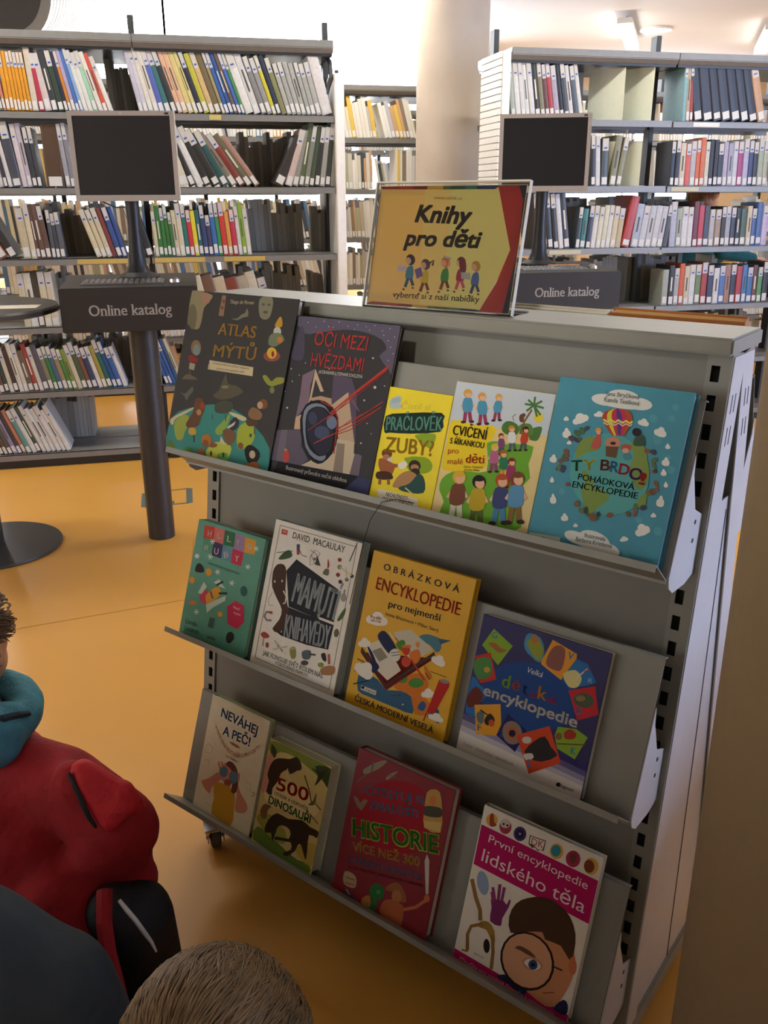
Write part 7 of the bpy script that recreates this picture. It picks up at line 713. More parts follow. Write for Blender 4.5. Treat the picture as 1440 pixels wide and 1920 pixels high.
for unit, z, row, segs in SHELF_ROWS:
    n = 0
    for s0, s1, l0, l1, h0, h1, cols in segs:
        cols = cols.split(); k = len(cols)
        span = (s1 - s0); x = s0
        wts = [rng.uniform(.85, 1.15) for _ in cols]; tot = sum(wts)
        for i, col in enumerate(cols):
            n += 1
            th = R(l0 + (l1 - l0) * (i / max(1, k - 1)))
            pitch = span * wts[i] / tot; t = max(.008, pitch * math.cos(th) - .0012); h = rng.uniform(h0, h1); dp = min(.235, h * .72)
            px = x if th >= 0 else x + pitch                  # lowest corner
            pos = frame(5.12) + SD * px + ND * (.016 + rng.uniform(0, .006)) + Vector((0, 0, z + .0006))
            off = Matrix.Translation((0 if th >= 0 else -t, 0, 0))
            mw = Matrix.Translation(pos) @ Matrix.Rotation(YAW, 4, 'Z') @ Matrix.Rotation(-th, 4, 'Y') @ off
            rows_lbl = 'bookcase with the plain white end' if unit == 'plain' else 'bookcase with the slatted end'
            cn = colour_name(col)
            bk = cover_mb(t, h, dp).build('book', M(dim(col), .42, 0, .08, 60))
            bk.matrix_world = mw
            tag(bk, '%s book, %s from left on %s shelf of the %s bookcase' % (cn, ordinal(n), row, 'plain-ended' if unit == 'plain' else 'slat-ended'), 'book', 'books on the %s shelf of the %s bookcase' % (row, 'plain-ended' if unit == 'plain' else 'slat-ended'))
            MB().box(.0028 if t > .02 else t * .16, t - (.0028 if t > .02 else t * .16), .0065, dp - .004, .003, h - .003).build('pages', PAPER, bk)
            if rng.random() < .93:
                tz = rng.uniform(.004, .012); MB().box(t * .14, t * .86, -.0009, .0012, tz, tz + rng.uniform(.032, .046)).build('spine_label', TAG, bk)
            if rng.random() < .62 and t < .05:
                hz = h * rng.uniform(.86, .9); MB().box(t * .1, t * .9, -.0007, .0013, h * .74, h * .995).build('spine_band', M('b8b4ac' if rng.random() < .7 else 'b4b2b0', .5, 0, .05), bk)
                MB().prism_x([(-.0012, 0), (-.0012, .008), (.001, .008), (.001, 0)], t * .28, t * .72).build('spine_dot', DOT, bk, loc=(0, 0, h * .8 - .004))
            elif rng.random() < .5 and t < .05:
                dk = sum(int(col[i:i + 2], 16) for i in (0, 2, 4)) < 300
                MB().box(t * .35, t * .6, -.0006, .0012, h * .35, h * .7).build('spine_title', M('cfcabb' if dk else '4a4540', .5, 0, .05), bk)
            x += pitch
# white bookends / dividers on the slat-ended bookcase
def bookend(s, z, w, h, label, mat, front=.02):
    pts = [(0, 0), (w, 0), (w, h - .04), (w - .012, h - .012), (w - .04, h), (0, h)]
    mb = MB(); n = len(pts)
    mb.add([(.0, y, zz) for y, zz in pts] + [(.0015, y, zz) for y, zz in pts], [tuple(range(n))[::-1], tuple(range(n, 2 * n))] + [(i, (i + 1) % n, n + (i + 1) % n, n + i) for i in range(n)])
    mb.box(0, .09, 0, w * .8, 0, .0015)
    e = mb.build('bookend', mat); e.matrix_world = Matrix.Translation(frame(5.12) + SD * s + ND * front + Vector((0, 0, z + .0005))) @ Matrix.Rotation(YAW + R(38), 4, 'Z')
    tag(e, label, 'bookend', 'metal bookends')
PALE = M('d8dcc8', .5, 0, .03)
bookend(2.60, 1.80, .22, .27, 'pale metal bookend beside the upright post, top shelf of slat-ended bookcase', PALE); bookend(2.78, 1.80, .22, .29, 'pale metal bookend next to black books, top shelf of slat-ended bookcase', PALE)
bookend(2.58, 1.45, .2, .24, 'pale metal bookend beside the upright post, second shelf of slat-ended bookcase', PALE); bookend(2.74, 1.45, .2, .24, 'pale metal bookend next to navy books, second shelf of slat-ended bookcase', PALE)
bookend(-.06, .42, .16, .22, 'grey metal bookend holding the leaning books of the fifth shelf, plain-ended bookcase', M('9a9c9e', .4, .4))

# ---- countless further books: the reverse sides and the rows behind
def mass(name, label, specs):
    """specs: (dist_y, s0, s1, z, y_off, fill, palette)"""
    V = []; F = []; Cc = []
    def bx(mw, x0, x1, y0, y1, z0, z1, col):
        o = len(V)
        for p in ((x0, y0, z0), (x1, y0, z0), (x1, y1, z0), (x0, y1, z0), (x0, y0, z1), (x1, y0, z1), (x1, y1, z1), (x0, y1, z1)): V.append(tuple(mw @ Vector(p)))
        for f in ((0, 3, 2, 1), (4, 5, 6, 7), (0, 1, 5, 4), (1, 2, 6, 5), (2, 3, 7, 6), (3, 0, 4, 7)): F.append(tuple(o + i for i in f)); Cc.append(col)
    for dist, s0, s1, z, yo, fill, pal in specs:
        x = s0
        while x < s1 - .03:
            run = rng.uniform(.15, .5); th = R(rng.choice([0, 2, 4, 10, 15] if len(pal) > 5 else [0, 1, 3]))
            if rng.random() > fill: x += run * .5; continue
            e = min(s1 - .02, x + run)
            while x < e:
                t = rng.uniform(.014, .032); h = rng.uniform(.2, .29); mw = Matrix.Translation(frame(dist) + SD * x + ND * yo + Vector((0, 0, z + .0008))) @ Matrix.Rotation(YAW, 4, 'Z') @ Matrix.Rotation(-th, 4, 'Y')
                col = lin(rng.choice(pal)); bx(mw, 0, t, 0, .19, 0, h, col)
                if len(pal) > 5 and rng.random() < .9: bx(mw, t * .15, t * .85, -.001, .002, .008, .048, lin('e2e0da'))
                x += t / math.cos(th) + .0012
            x += .06
    me = bpy.data.meshes.new(name); me.from_pydata(V, [], F); at = me.color_attributes.new('Col', 'FLOAT_COLOR', 'CORNER')
    buf = []
    for f, c in zip(F, Cc): buf += (list(c) + [1.]) * len(f)
    at.data.foreach_set('color', buf); me.materials.append(PRINT)
    o = bpy.data.objects.new(name, me); C.objects.link(o); tag(o, label, 'books', kind='stuff')
GREYS = ['98948a', 'a29e92', '8c887e', '827e74']; MIX = ['dcd8cc', 'd8cfae', 'e0dcd4', 'b8a890', '4a4f58', 'cfcabc', '5a7a9a', 'c8a07a', 'd8b85a', 'c8c4b8', '8a7a68', 'a8a88a', 'e4e2dc', 'd4d0c8', 'b8b8c0', 'e0d8c0']
B = DEPTH + .055
sp = []
for z, a in ((1.80, ((-.2, -.02),)), (1.45, ((-.62, -.4), (.45, .93))), (1.105, ((-.6, -.2), (.48, .93), (0, .3))), (.76, ((.3, .93), (-.75, -.5))), (.42, ((-.75, -.2),)), (.08, ((-.75, -.45),))):
    for s0, s1 in a: sp.append((5.12, s0, s1, z, B, .97, GREYS))
mass('reverse_side_books', 'dark backs of books standing on the reverse side of the plain-ended bookcase', sp)
sp = []
for z, a in ((1.80, ((2.35, 2.5),)), (1.105, ((2.4, 3.4),)), (.76, ((2.0, 3.6),)), (.42, ((2.0, 3.8),)), (.08, ((2.0, 3.8),))):
    for s0, s1 in a: sp.append((5.12, s0, s1, z, B, .8, GREYS))
for s0, s1 in ((2.9, 3.4),): sp.append((5.12, s0, s1, .42, .03, .95, MIX))
mass('reverse_side_books', 'dark backs of books standing on the reverse side of the slat-ended bookcase', sp)
sp = [(7.0, -1.63, 2.33, z, .02, .9, MIX) for z in LEVELS] + [(7.0, 3.02, 5.95, z, .02, .6, MIX) for z in LEVELS]
sp += [(8.9, -1.88, 3.05, z, .02, .7, MIX) for z in LEVELS]
mass('far_row_books', 'many far books standing in the rows behind the front bookcases', sp)
# ================================================================== catalogue kiosks
def text_part(name, txt, col, parent, x0, x1, z, cap, y, b=0):
    p = Print(y); p.text(col, txt, x0, z, x1, z, cap, {'b': b, 's': 1})
    return p
def kiosk(label, loc, rz, dx=0.):
    t = thing('catalogue_kiosk', label, 'kiosk', loc, rz, 'catalogue kiosks')
    MB().lathe([(.056, 0), (.056, .93)], 32).build('pole', M('35322f', .45, .1, .04), t, smooth=True)
    # desk box, its top rising slightly to the back
    dk = MB().prism_x([(-.19, .915), (-.19, 1.08), (.2, 1.10), (.2, .93)], -.255, .255).build('desk_box', KIOSK, t, bevel=.004, loc=(dx, 0, 0))
    p = text_part('lettering', 'Online katalog', 'cfc8ba', dk, -.152, .152, .977, .04, -.1902, 1); p.build('lettering', dk)
    # metal keyboard sunk into the desk
    kb = MB().prism_x([(-.12, 1.0838), (-.12, 1.0875), (.0, 1.094), (.0, 1.09)], -.18, .13).build('keyboard', M('6a6a68', .35, .6), t, loc=(dx, 0, 0))
    ks = MB()
    for r in range(5):
        for c in range(14):
            y = -.115 + r * .022; z = 1.0878 + (y + .12) * .054; x = -.172 + c * .0212
            ks.add([(x, y, z), (x + .017, y, z), (x + .017, y + .018, z + .001), (x, y + .018, z + .001), (x + .002, y + .002, z + .005), (x + .015, y + .002, z + .005), (x + .015, y + .016, z + .006), (x + .002, y + .016, z + .006)],
                   [(4, 5, 6, 7), (0, 1, 5, 4), (1, 2, 6, 5), (2, 3, 7, 6), (3, 0, 4, 7)])
    ko = ks.build('keys', M('a8a8a4', .25, .8), kb); ko['kind'] = 'stuff'
    MB().lathe([(.022, 0), (.02, .012), (.01, .018)], 16).build('trackball', CHROME, t, loc=(.17 + dx, -.07, 1.086))
    return t
def monitor(label, loc, rz, z0=.285):
    t = thing('flat_monitor', label, 'monitor', loc, rz, 'switched-off catalogue monitors')
    MB().lathe([(.085, 0), (.083, .006), (.05, .02), (.036, .05), (.034, .09)], 32).build('stand_base', BLACK, t, smooth=True)
    MB().tube([(0, 0, .05), (0, .004, .2), (0, .004, .4)], [.034, .026, .032], 16).build('neck', BLACK, t, smooth=True)
    w, h, b = .2, .322, .017
    fr = MB().box(-w, w, -.055, -.03, z0, z0 + b + .006).box(-w, w, -.055, -.03, z0 + h - b, z0 + h).box(-w, -w + b, -.055, -.03, z0 + b + .006, z0 + h - b).box(w - b, w, -.055, -.03, z0 + b + .006, z0 + h - b)
    fo = fr.build('bezel', M('bdb4a6', .5, 0, .03), t); 
    MB().box(-w + .004, w - .004, -.03, .0, z0 + .006, z0 + h - .006).build('rear_shell', M('6f6a62', .6), t, bevel=.006)
    MB().box(-w + b, w - b, -.0505, -.032, z0 + b + .006, z0 + h - b).build('screen', M('1b1c20', .3, 0, .04, 200), t)
    MB().box(w - .035, w - .02, -.0558, -.05, z0 + h - .013, z0 + h - .006).build('badge', M('3a3632', .5), fo)
    MB().box(-.004, .004, -.0557, -.05, z0 + h - .011, z0 + h - .004).build('brand_mark', TAG, fo)
    return t
KR = R(12)
kiosk('dark brown catalogue kiosk on a single pole beside the round table', (-.975, 3.62, 0), KR, -.027)
monitor('black monitor with beige bezel on the kiosk beside the round table', (-.992, 3.70, 1.096), R(3), .29)
kiosk('dark brown catalogue kiosk standing behind the display rack', (.78, 4.21, 0), KR)
monitor('black monitor with beige bezel on the kiosk behind the display rack', (.73, 4.30, 1.098), R(-9), .32)
pc = MB().tube([(-.08, 0, .0045), (.07, 0, .0045)], .004, 6).build('pencil', M('c9772a', .4), loc=(.84, 4.22, 1.0925), rot=(0, 0, R(8)))
MB().tube([(.07, 0, .0045), (.086, 0, .0045)], [.004, .0008], 6).build('tip', M('3a2a1c', .5), pc)
tag(pc, 'orange pencil lying on the kiosk behind the display rack', 'pencil')
# cable behind the first monitor
tag(MB().tube([(-1.12, 3.74, 1.385), (-1.07, 3.75, 1.362), (-1.03, 3.74, 1.365), (-1.0, 3.73, 1.385)], .003, 6).build('monitor_cable', BLACK), 'black cable loop hanging under the monitor beside the round table', 'cable')

# ------------------------------------------------------------------ round standing table
t = thing('round_table', 'dark round standing table on a disc foot, cut off at the edge', 'table', (-1.665, 3.5, 0))
TD = M('3b3a36', .35, .1, .05)
MB().lathe([(.28, 0), (.282, .004), (.278, .012), (.05, .016)], 64).build('foot_disc', TD, t, smooth=True)
MB().lathe([(.045, .014), (.045, .975)], 24).build('pole', TD, t, smooth=True)
MB().lathe([(.1, .965), (.36, .972), (.385, .98), (.388, .995), (.38, 1.003), (.0, 1.004)], 64).build('table_top', TD, t, smooth=True)
pp = MB().box(-.09, .09, -.06, .06, 0, .0006).build('paper_sheet', PAPER, loc=(-1.42, 3.47, 1.0045), rot=(0, 0, R(10)))
tag(pp, 'pale paper sheet lying on the round standing table', 'paper')

# ================================================================== display rack
RY = -.6533; AL = .1184; TA = math.tan(AL); O3 = Vector((.4486, 1.1874, 1.1718)); WR = .9781
RU = Vector((math.cos(RY), math.sin(RY), 0)); RV = Vector((-math.sin(RY), math.cos(RY), 0)); YC = .0515; XC = -.489
rack = thing('display_rack', 'grey steel A-frame display rack on castors with three tilted book shelves', 'display rack', (O3.x + RU.x * XC + RV.x * YC, O3.y + RU.y * XC + RV.y * YC, 0), RY)
def rl(x, y, z): return (x - XC, y - YC, z)          # rack coordinates -> local to the empty
Yf = lambda z: (z - O3.z) * TA
TB = TA * 1.22; ALB = math.atan(TB)
Yb = lambda z: 2 * YC - (z - O3.z) * TB
P = .04; NS = 27
def post(mirror, back):
    """slotted upright; local z runs along the leaning face"""
    mb = MB(); zt, zb = .03, -1.075
    sx = -1 if mirror else 1
    def bx(x0, x1, y0, y1, z0, z1):
        if sx < 0: x0, x1 = -x1, -x0
        mb.box(x0, x1, y0, y1, z0, z1)
    bx(-.0125, -.006, 0, .002, zb, zt); bx(.006, .021, 0, .002, zb, zt)
    edges = [zt] + sum([[-P * i + .011, -P * i - .011] for i in range(NS)], []) + [zb]
    for a, b in zip(edges[::2], edges[1::2]): bx(-.006, .006, 0, .002, b, a)
    bx(.019, .021, .002, .05, zb, zt); bx(-.0125, -.0105, .002, .05, zb, zt); bx(-.0105, .019, .048, .05, zb, zt)
    x = 0 if not mirror else -WR
    o = mb.build('slotted_post', STEEL_RACK, rack)
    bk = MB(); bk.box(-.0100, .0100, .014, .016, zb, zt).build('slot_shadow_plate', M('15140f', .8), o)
    if not back:
        o.location = rl(x, 0, O3.z); o.rotation_euler = (-AL, 0, 0)
    return o
post(False, False); post(True, False)
for x, m in ((0, True), (-WR, False)):
    o = post(m, True); o.location = rl(x, 2 * YC, O3.z); o.rotation_euler = (Matrix.Rotation(math.pi, 4, 'Z') @ Matrix.Rotation(-ALB, 4, 'X')).to_euler()   # turned round, leaning the other way
for back in (0, 1):
    mb = MB().box(-WR + .013, -.013, .004, .0055, -1.06, .03)
    o = mb.build('back_panel', M('7c7a70', .5, 0, .04, 12), rack, loc=rl(0, 0, O3.z), rot=(-AL, 0, 0))
    if back: o.location = rl(-WR, 2 * YC, O3.z); o.rotation_euler = (Matrix.Rotation(math.pi, 4, 'Z') @ Matrix.Rotation(-ALB, 4, 'X')).to_euler()
# side sheets between the two leaning posts
for x in (.0155, -WR - .0175):
    z0, z1 = .09, .98
    mb = MB().prism_x([(Yf(z0) + .045, z0), (Yb(z0) - .045, z0), (Yb(z1) - .045, z1), (Yf(z1) + .045, z1)], x, x + .002)
    mb.v = [rl(*v) for v in mb.v]; sp_ = mb.build('side_sheet', STEEL_SIDE, rack)
    for yo in (.058, .205):
        mb = MB().prism_x([(Yf(z0) + yo, z0), (Yf(z0) + yo + .003, z0), (YC + (yo - .13) * .3 + .0015, z1 - .02), (YC + (yo - .13) * .3, z1 - .02)], x + (.002 if x > 0 else -.001), x + (.003 if x > 0 else 0)); mb.v = [rl(*v) for v in mb.v]; mb.build('seam', M('55504c', .6), sp_)
# outer skins of the posts (pale, smooth) with short slits near the top
for sx, x in ((1, .0205), (-1, -WR - .0225)):
    for back in (0, 1):
        g = Yf if not back else Yb; s = 1 if not back else -1
        z0, z1 = .085, 1.195
        mb = MB().prism_x([(g(z0) + s * .004, z0), (g(z0) + s * .052, z0), (g(z1) + s * .052, z1), (g(z1) + s * .004, z1)], x, x + .002)
        mb.v = [rl(*v) for v in mb.v]; sk = mb.build('side_skin', STEEL_SIDE, rack)
        for zc in (1.13, 1.085):
            for k in (0, 1):
                y = g(zc) + s * (.018 + .014 * k)
                mb = MB().prism_x([(y - .0012, zc - .013), (y + .0012, zc - .013), (y + .0012 + .026 * TA * s, zc + .013), (y - .0012 + .026 * TA * s, zc + .013)], x + (.0018 if sx > 0 else -.0004), x + (.0024 if sx > 0 else .0002))
                mb.v = [rl(*v) for v in mb.v]; mb.build('slit', M('2a2622', .7), sk)
mb = MB().box(-1.002, .024, -.016, .12, 1.199, 1.2225); mb.v = [rl(*v) for v in mb.v]
mb.build('top_cap', STEEL_RACK, rack, bevel=.003)
mb = MB().prism_x([(Yf(.06) - .004, .06), (Yf(.06) - .004, .1), (Yb(.1) + .004, .1), (Yb(.06) + .004, .06)], -1.0, .0235); mb.v = [rl(*v) for v in mb.v]
mb.build('base_tray', STEEL_RACK, rack, bevel=.003)
for x in (-WR + .03, -.03):
    for y in (Yf(0) + .0, Yb(0) - .0):
        cs = bpy.data.objects.new('castor', MB().box(-.024, .024, -.024, .024, .052, .06).box(-.019, -.016, -.02, .024, .02, .053).box(.016, .019, -.02, .024, .02, .053).mesh('castor', CHROME, bevel=.0015)); C.objects.link(cs)
        cs.parent = rack; cs.location = rl(x, y, 0); cs.rotation_euler = (0, 0, R(55))
        w = MB().lathe([(.018, -.012), (.025, -.009), (.025, .009), (.018, .012)], 24).build('wheel', RUBBER, cs, smooth=True, loc=(0, 0, .025), rot=(0, R(90), 0))
        MB().tube([(-.021, 0, .025), (.021, 0, .025)], .005, 8).build('axle', CHROME, cs)
# ---- the tilted shelves
TH = R(18.868); SS = .3633; Bd, Bz = .1389, -.2586; DROP = (0, 0, .012)
def shelf_matrix(k):
    y = -SS * k * math.sin(AL) - Bd; z = O3.z - SS * k * math.cos(AL) + Bz - DROP[k]
    return (y, z)
def shelf_mesh():
    mb = MB().box(-.943, .011, 0, .0016, 0, .2475)
    lp = [(0, .004), (0, .0056), (-.054, .0266), (-.0555, .0266), (-.0555, .0165), (-.054, .0165), (-.054, .0248)]
    mb.prism_x(lp, -.943, .011)
    mb.prism_x([(0, .2475), (.012, .2475), (.012, .246), (0, .246)], -.943, .011)
    return mb.mesh('display_shelf', STEEL_RACK)
SHELF = shelf_mesh()
def bracket_mesh():
    return MB().prism_x([(.002, .175), (.012, .15), (.05, .105), (.105, .098), (.112, .02), (.075, .0), (.03, -.012), (.012, -.006), (.004, .004), (.002, .01)], 0, .0018).mesh('bracket', STEEL_SIDE)
BRACKET = bracket_mesh(); RIVET = MB().lathe([(.0035, 0), (.0035, .0006)], 10).mesh('hole', M('1c1914', .7))
def put_shelf(k, back=False):
    y, z = shelf_matrix(k)
    if not back: s = link('display_shelf', SHELF, rack, rl(0, y, z), (-TH, 0, 0))
    else:
        s = link('display_shelf', SHELF, rack, rl(-WR + .045, 2 * YC - y, z)); s.rotation_euler = (Matrix.Rotation(math.pi, 4, 'Z') @ Matrix.Rotation(-TH, 4, 'X')).to_euler()
    for x in (.0115, -.9455):
        b = link('bracket', BRACKET, s, (x, 0, 0))
        if x > 0:
            for (hy, hz) in ((.062, .088), (.068, .062)):
                h = link('hole', RIVET, s, (x + .0017, hy, hz), (0, R(90), 0))
    return s
for k in range(3): put_shelf(k)
put_shelf(0, True)

# ---- display books
DISPLAY = {
 'atlas': 'large dark picture book with gold lettering and a painted globe on the top rack shelf',
 'oci': 'black book with red title, big telescope and red beams on its cover',
 'pra': 'small yellow book with two cavemen on the top rack shelf',
 'cvi': 'book with children holding hands on a green lawn, beside the turquoise book',
 'tybrdo': 'turquoise book with a globe, white clouds and hot-air balloon on its cover',
 'ruby': 'green book with coloured letter blocks at the end of the middle rack shelf',
 'mamut': 'white book with a brown mammoth and grey stone lettering on the middle rack shelf',
 'obraz': 'yellow book with an open picture book and swallow on its cover, middle rack shelf',
 'velka': 'dark blue square book with coloured letter cards around its white title',
 'nevahej': 'cream cookbook with a child in a yellow shirt, bottom rack shelf',
 '500': 'thick book with two dark dinosaurs and a red number on its cover',
 'hist': 'red book with green lettering and a warrior raising a sword, bottom rack shelf',
 'prvni': 'white and magenta book with a boy looking through a magnifying glass'}
RM = Matrix.Translation((O3.x, O3.y, 0)) @ Matrix.Rotation(RY, 4, 'Z')
PAGES = {'mamut': 'b8c4c4', '500': 'cdc9a8', 'obraz': 'cdb860', 'velka': 'd8d6cc', 'tybrdo': '8a8880'}
def picture_book(mw, w, h, t, base, spine, label, pages='d8d2c0', group='picture books on the display rack', soft=False):
    bk = thing('picture_book', label, 'book', group=group, mat=mw)
    bt = .0022; cm = M(base, .6, 0, .03, 50); sm_ = M(spine, .6, 0, .03, 50)
    MB().box(-w / 2, w / 2, -t, -t + bt, 0, h).build('front_cover', cm, bk, bevel=.0006, seg=1)
    MB().box(-w / 2, w / 2, -bt, 0, 0, h).build('back_cover', sm_, bk, bevel=.0006, seg=1)
    MB().box(-w / 2, -w / 2 + bt, -t + bt, -bt, 0, h).build('spine', sm_, bk)
    MB().box(-w / 2 + bt, w / 2 - .004, -t + bt + .0002, -bt - .0002, .003, h - .003).build('page_block', M(pages, .8, 0, .1, 400), bk)
    return bk
for key, lab in DISPLAY.items():
    b = ART[key]; uc, b0, _t = b['place']; y, z = shelf_matrix(b['shelf'])
    mw = RM @ Matrix.Translation((0, y, z)) @ Matrix.Rotation(-TH, 4, 'X') @ Matrix.Translation((uc, -.0004, b0))
    bk = picture_book(mw, b['w'], b['h'], b['t'], b['base'], b['spine'], lab, PAGES.get(key, 'd8d2c0'))
    printed(b['items'], -b['t'] - .0001, bk, -b['w'] / 2)
# two large books on the reverse side, their tops stand above the cap
y0, z0 = shelf_matrix(0)
for uc, w, h, t, base, lab in ((-.32, .2, .314, .016, 'd8d2c0', 'white book on the far side of the rack, its top edge above the cap'), (-.112, .21, .316, .02, 'a8662f', 'brown book on the far side of the rack, its top edge above the cap')):
    mw = RM @ Matrix.Translation((uc, 2 * YC - y0, z0)) @ Matrix.Rotation(math.pi, 4, 'Z') @ Matrix.Rotation(-TH, 4, 'X') @ Matrix.Translation((0, -.0004, .0066 + .36 * t))
    picture_book(mw, w, h, t, base, base, lab, 'c9a060' if base == 'a8662f' else 'd8d2c0', group='picture books on the far side of the rack')
# thin cord hanging from the top shelf
def rk(k, u_, c, b):
    y, z = shelf_matrix(k); return RM @ Matrix.Translation((0, y, z)) @ Matrix.Rotation(-TH, 4, 'X') @ Vector((u_, -c, b))
pts = [rk(0, -.372, .05, .031), rk(0, -.40, .058, .031), rk(0, -.425, .06, .022), rk(0, -.44, .06, -.01), rk(0, -.445, .06, -.05), rk(0, -.45, .055, -.1), rk(0, -.455, .05, -.15)]
tag(MB().tube(pts, .0007, 5).build('thin_cord', M('2a2622', .6)), 'thin dark cord hanging from the top rack shelf over the yellow book below', 'cord')

# ---- the sign in its acrylic holder on the cap
sgn = ART['sign']; SW, SH_ = .278, .204; LEAN = R(14)
dirv = Vector((.838, -.546, 0)); rz = math.atan2(dirv.y, dirv.x)
a0 = Vector((-.038, 1.535, 1.2228)) + dirv * (SW / 2 - .003) + Vector((.546, .838, 0)) * .010
sign = thing('sign_holder', 'clear acrylic holder with the yellow Knihy pro děti sign, standing on the rack', 'sign', a0, rz)
lean = Matrix.Rotation(-LEAN, 4, 'X')
def lean_part(mb, name, m, par=sign, **kw):
    mb.v = [tuple(lean @ Vector(v)) for v in mb.v]; return mb.build(name, m, par, **kw)
lean_part(MB().box(-SW / 2, SW / 2, -.0005, .0015, .001, SH_), 'front_sheet', ACRYLIC)
lean_part(MB().box(-SW / 2, SW / 2, .0042, .0062, .001, SH_), 'rear_sheet', ACRYLIC)
EDGE = M('d8d6cc', .2, 0, .02)
lean_part(MB().box(-SW / 2, SW / 2, -.0005, .0062, SH_, SH_ + .0025), 'top_edge', EDGE)
for x in (SW / 2, -SW / 2 - .002): lean_part(MB().box(x, x + .002, -.0005, .0062, .001, SH_ + .002), 'side_edge', EDGE)
MB().box(-SW / 2, SW / 2, 0, .07, 0, .002).build('foot_sheet', ACRYLIC, sign)
PAPER_SIGN = backlit_print()
old = set(sign.children)
base_sheet = Print(.0034); sw, sh = sgn['w'], sgn['h']
base_sheet.poly([(0, 0), (sw, 0), (sw, sh), (0, sh)], 'e6dcc0'); base_sheet.build('printed_sheet', sign, -sw / 2, PAPER_SIGN)
printed(sgn['items'], .0033, sign, -sw / 2, PAPER_SIGN)
for o in sign.children:
    if o not in old: o.matrix_local = lean @ Matrix.Translation((0, 0, .004))

# ================================================================== people
def capsule(bm, a, b, ra, rb, n=14):
    a = Vector(a); b = Vector(b); d = b - a; L = d.length
    ax = d.normalized() if L > 1e-6 else Vector((0, 0, 1)); e1 = ax.orthogonal().normalized(); e2 = ax.cross(e1)
    rings = []
    for i in range(5):
        q = -math.pi / 2 + math.pi / 2 * i / 4; rings.append((a + ax * (ra * math.sin(q)), max(1e-4, ra * math.cos(q))))
    for i in range(5):
        q = math.pi / 2 * i / 4; rings.append((b + ax * (rb * math.sin(q)), max(1e-4, rb * math.cos(q))))
    vs_ = [[bm.verts.new(c + (e1 * math.cos(2 * math.pi * k / n) + e2 * math.sin(2 * math.pi * k / n)) * r) for k in range(n)] for c, r in rings]
    for i in range(len(vs_) - 1):
        for k in range(n): bm.faces.new((vs_[i][k], vs_[i][(k + 1) % n], vs_[i + 1][(k + 1) % n], vs_[i + 1][k]))
    bm.faces.new(vs_[0][::-1]); bm.faces.new(vs_[-1])
def ell(bm, c, r, rot=None):
    m = Matrix.Translation(c) @ (rot or Matrix.Identity(4)) @ Matrix.Diagonal((*r, 1))
    bmesh.ops.create_icosphere(bm, subdivisions=3, radius=1, matrix=m)
def flesh(name, fn, mat, parent, voxel=.012, it=8):
    """union of overlapping volumes turned into one continuous smooth skin"""
    bm = bmesh.new(); fn(bm); me = bpy.data.meshes.new(name); bm.to_mesh(me); bm.free()
    o = bpy.data.objects.new(name, me); C.objects.link(o)
    md = o.modifiers.new('r', 'REMESH'); md.mode = 'VOXEL'; md.voxel_size = voxel
    sm2 = o.modifiers.new('s', 'SMOOTH'); sm2.factor = .5; sm2.iterations = it
    bpy.context.view_layer.update(); me2 = bpy.data.meshes.new_from_object(o.evaluated_get(bpy.context.evaluated_depsgraph_get()))
    o.modifiers.clear(); o.data = me2; bpy.data.meshes.remove(me)
    me2.name = name; me2.materials.clear(); me2.materials.append(mat); me2.polygons.foreach_set('use_smooth', [True] * len(me2.polygons))
    if parent: o.parent = parent; o.matrix_parent_inverse = parent.matrix_world.inverted()
    return o
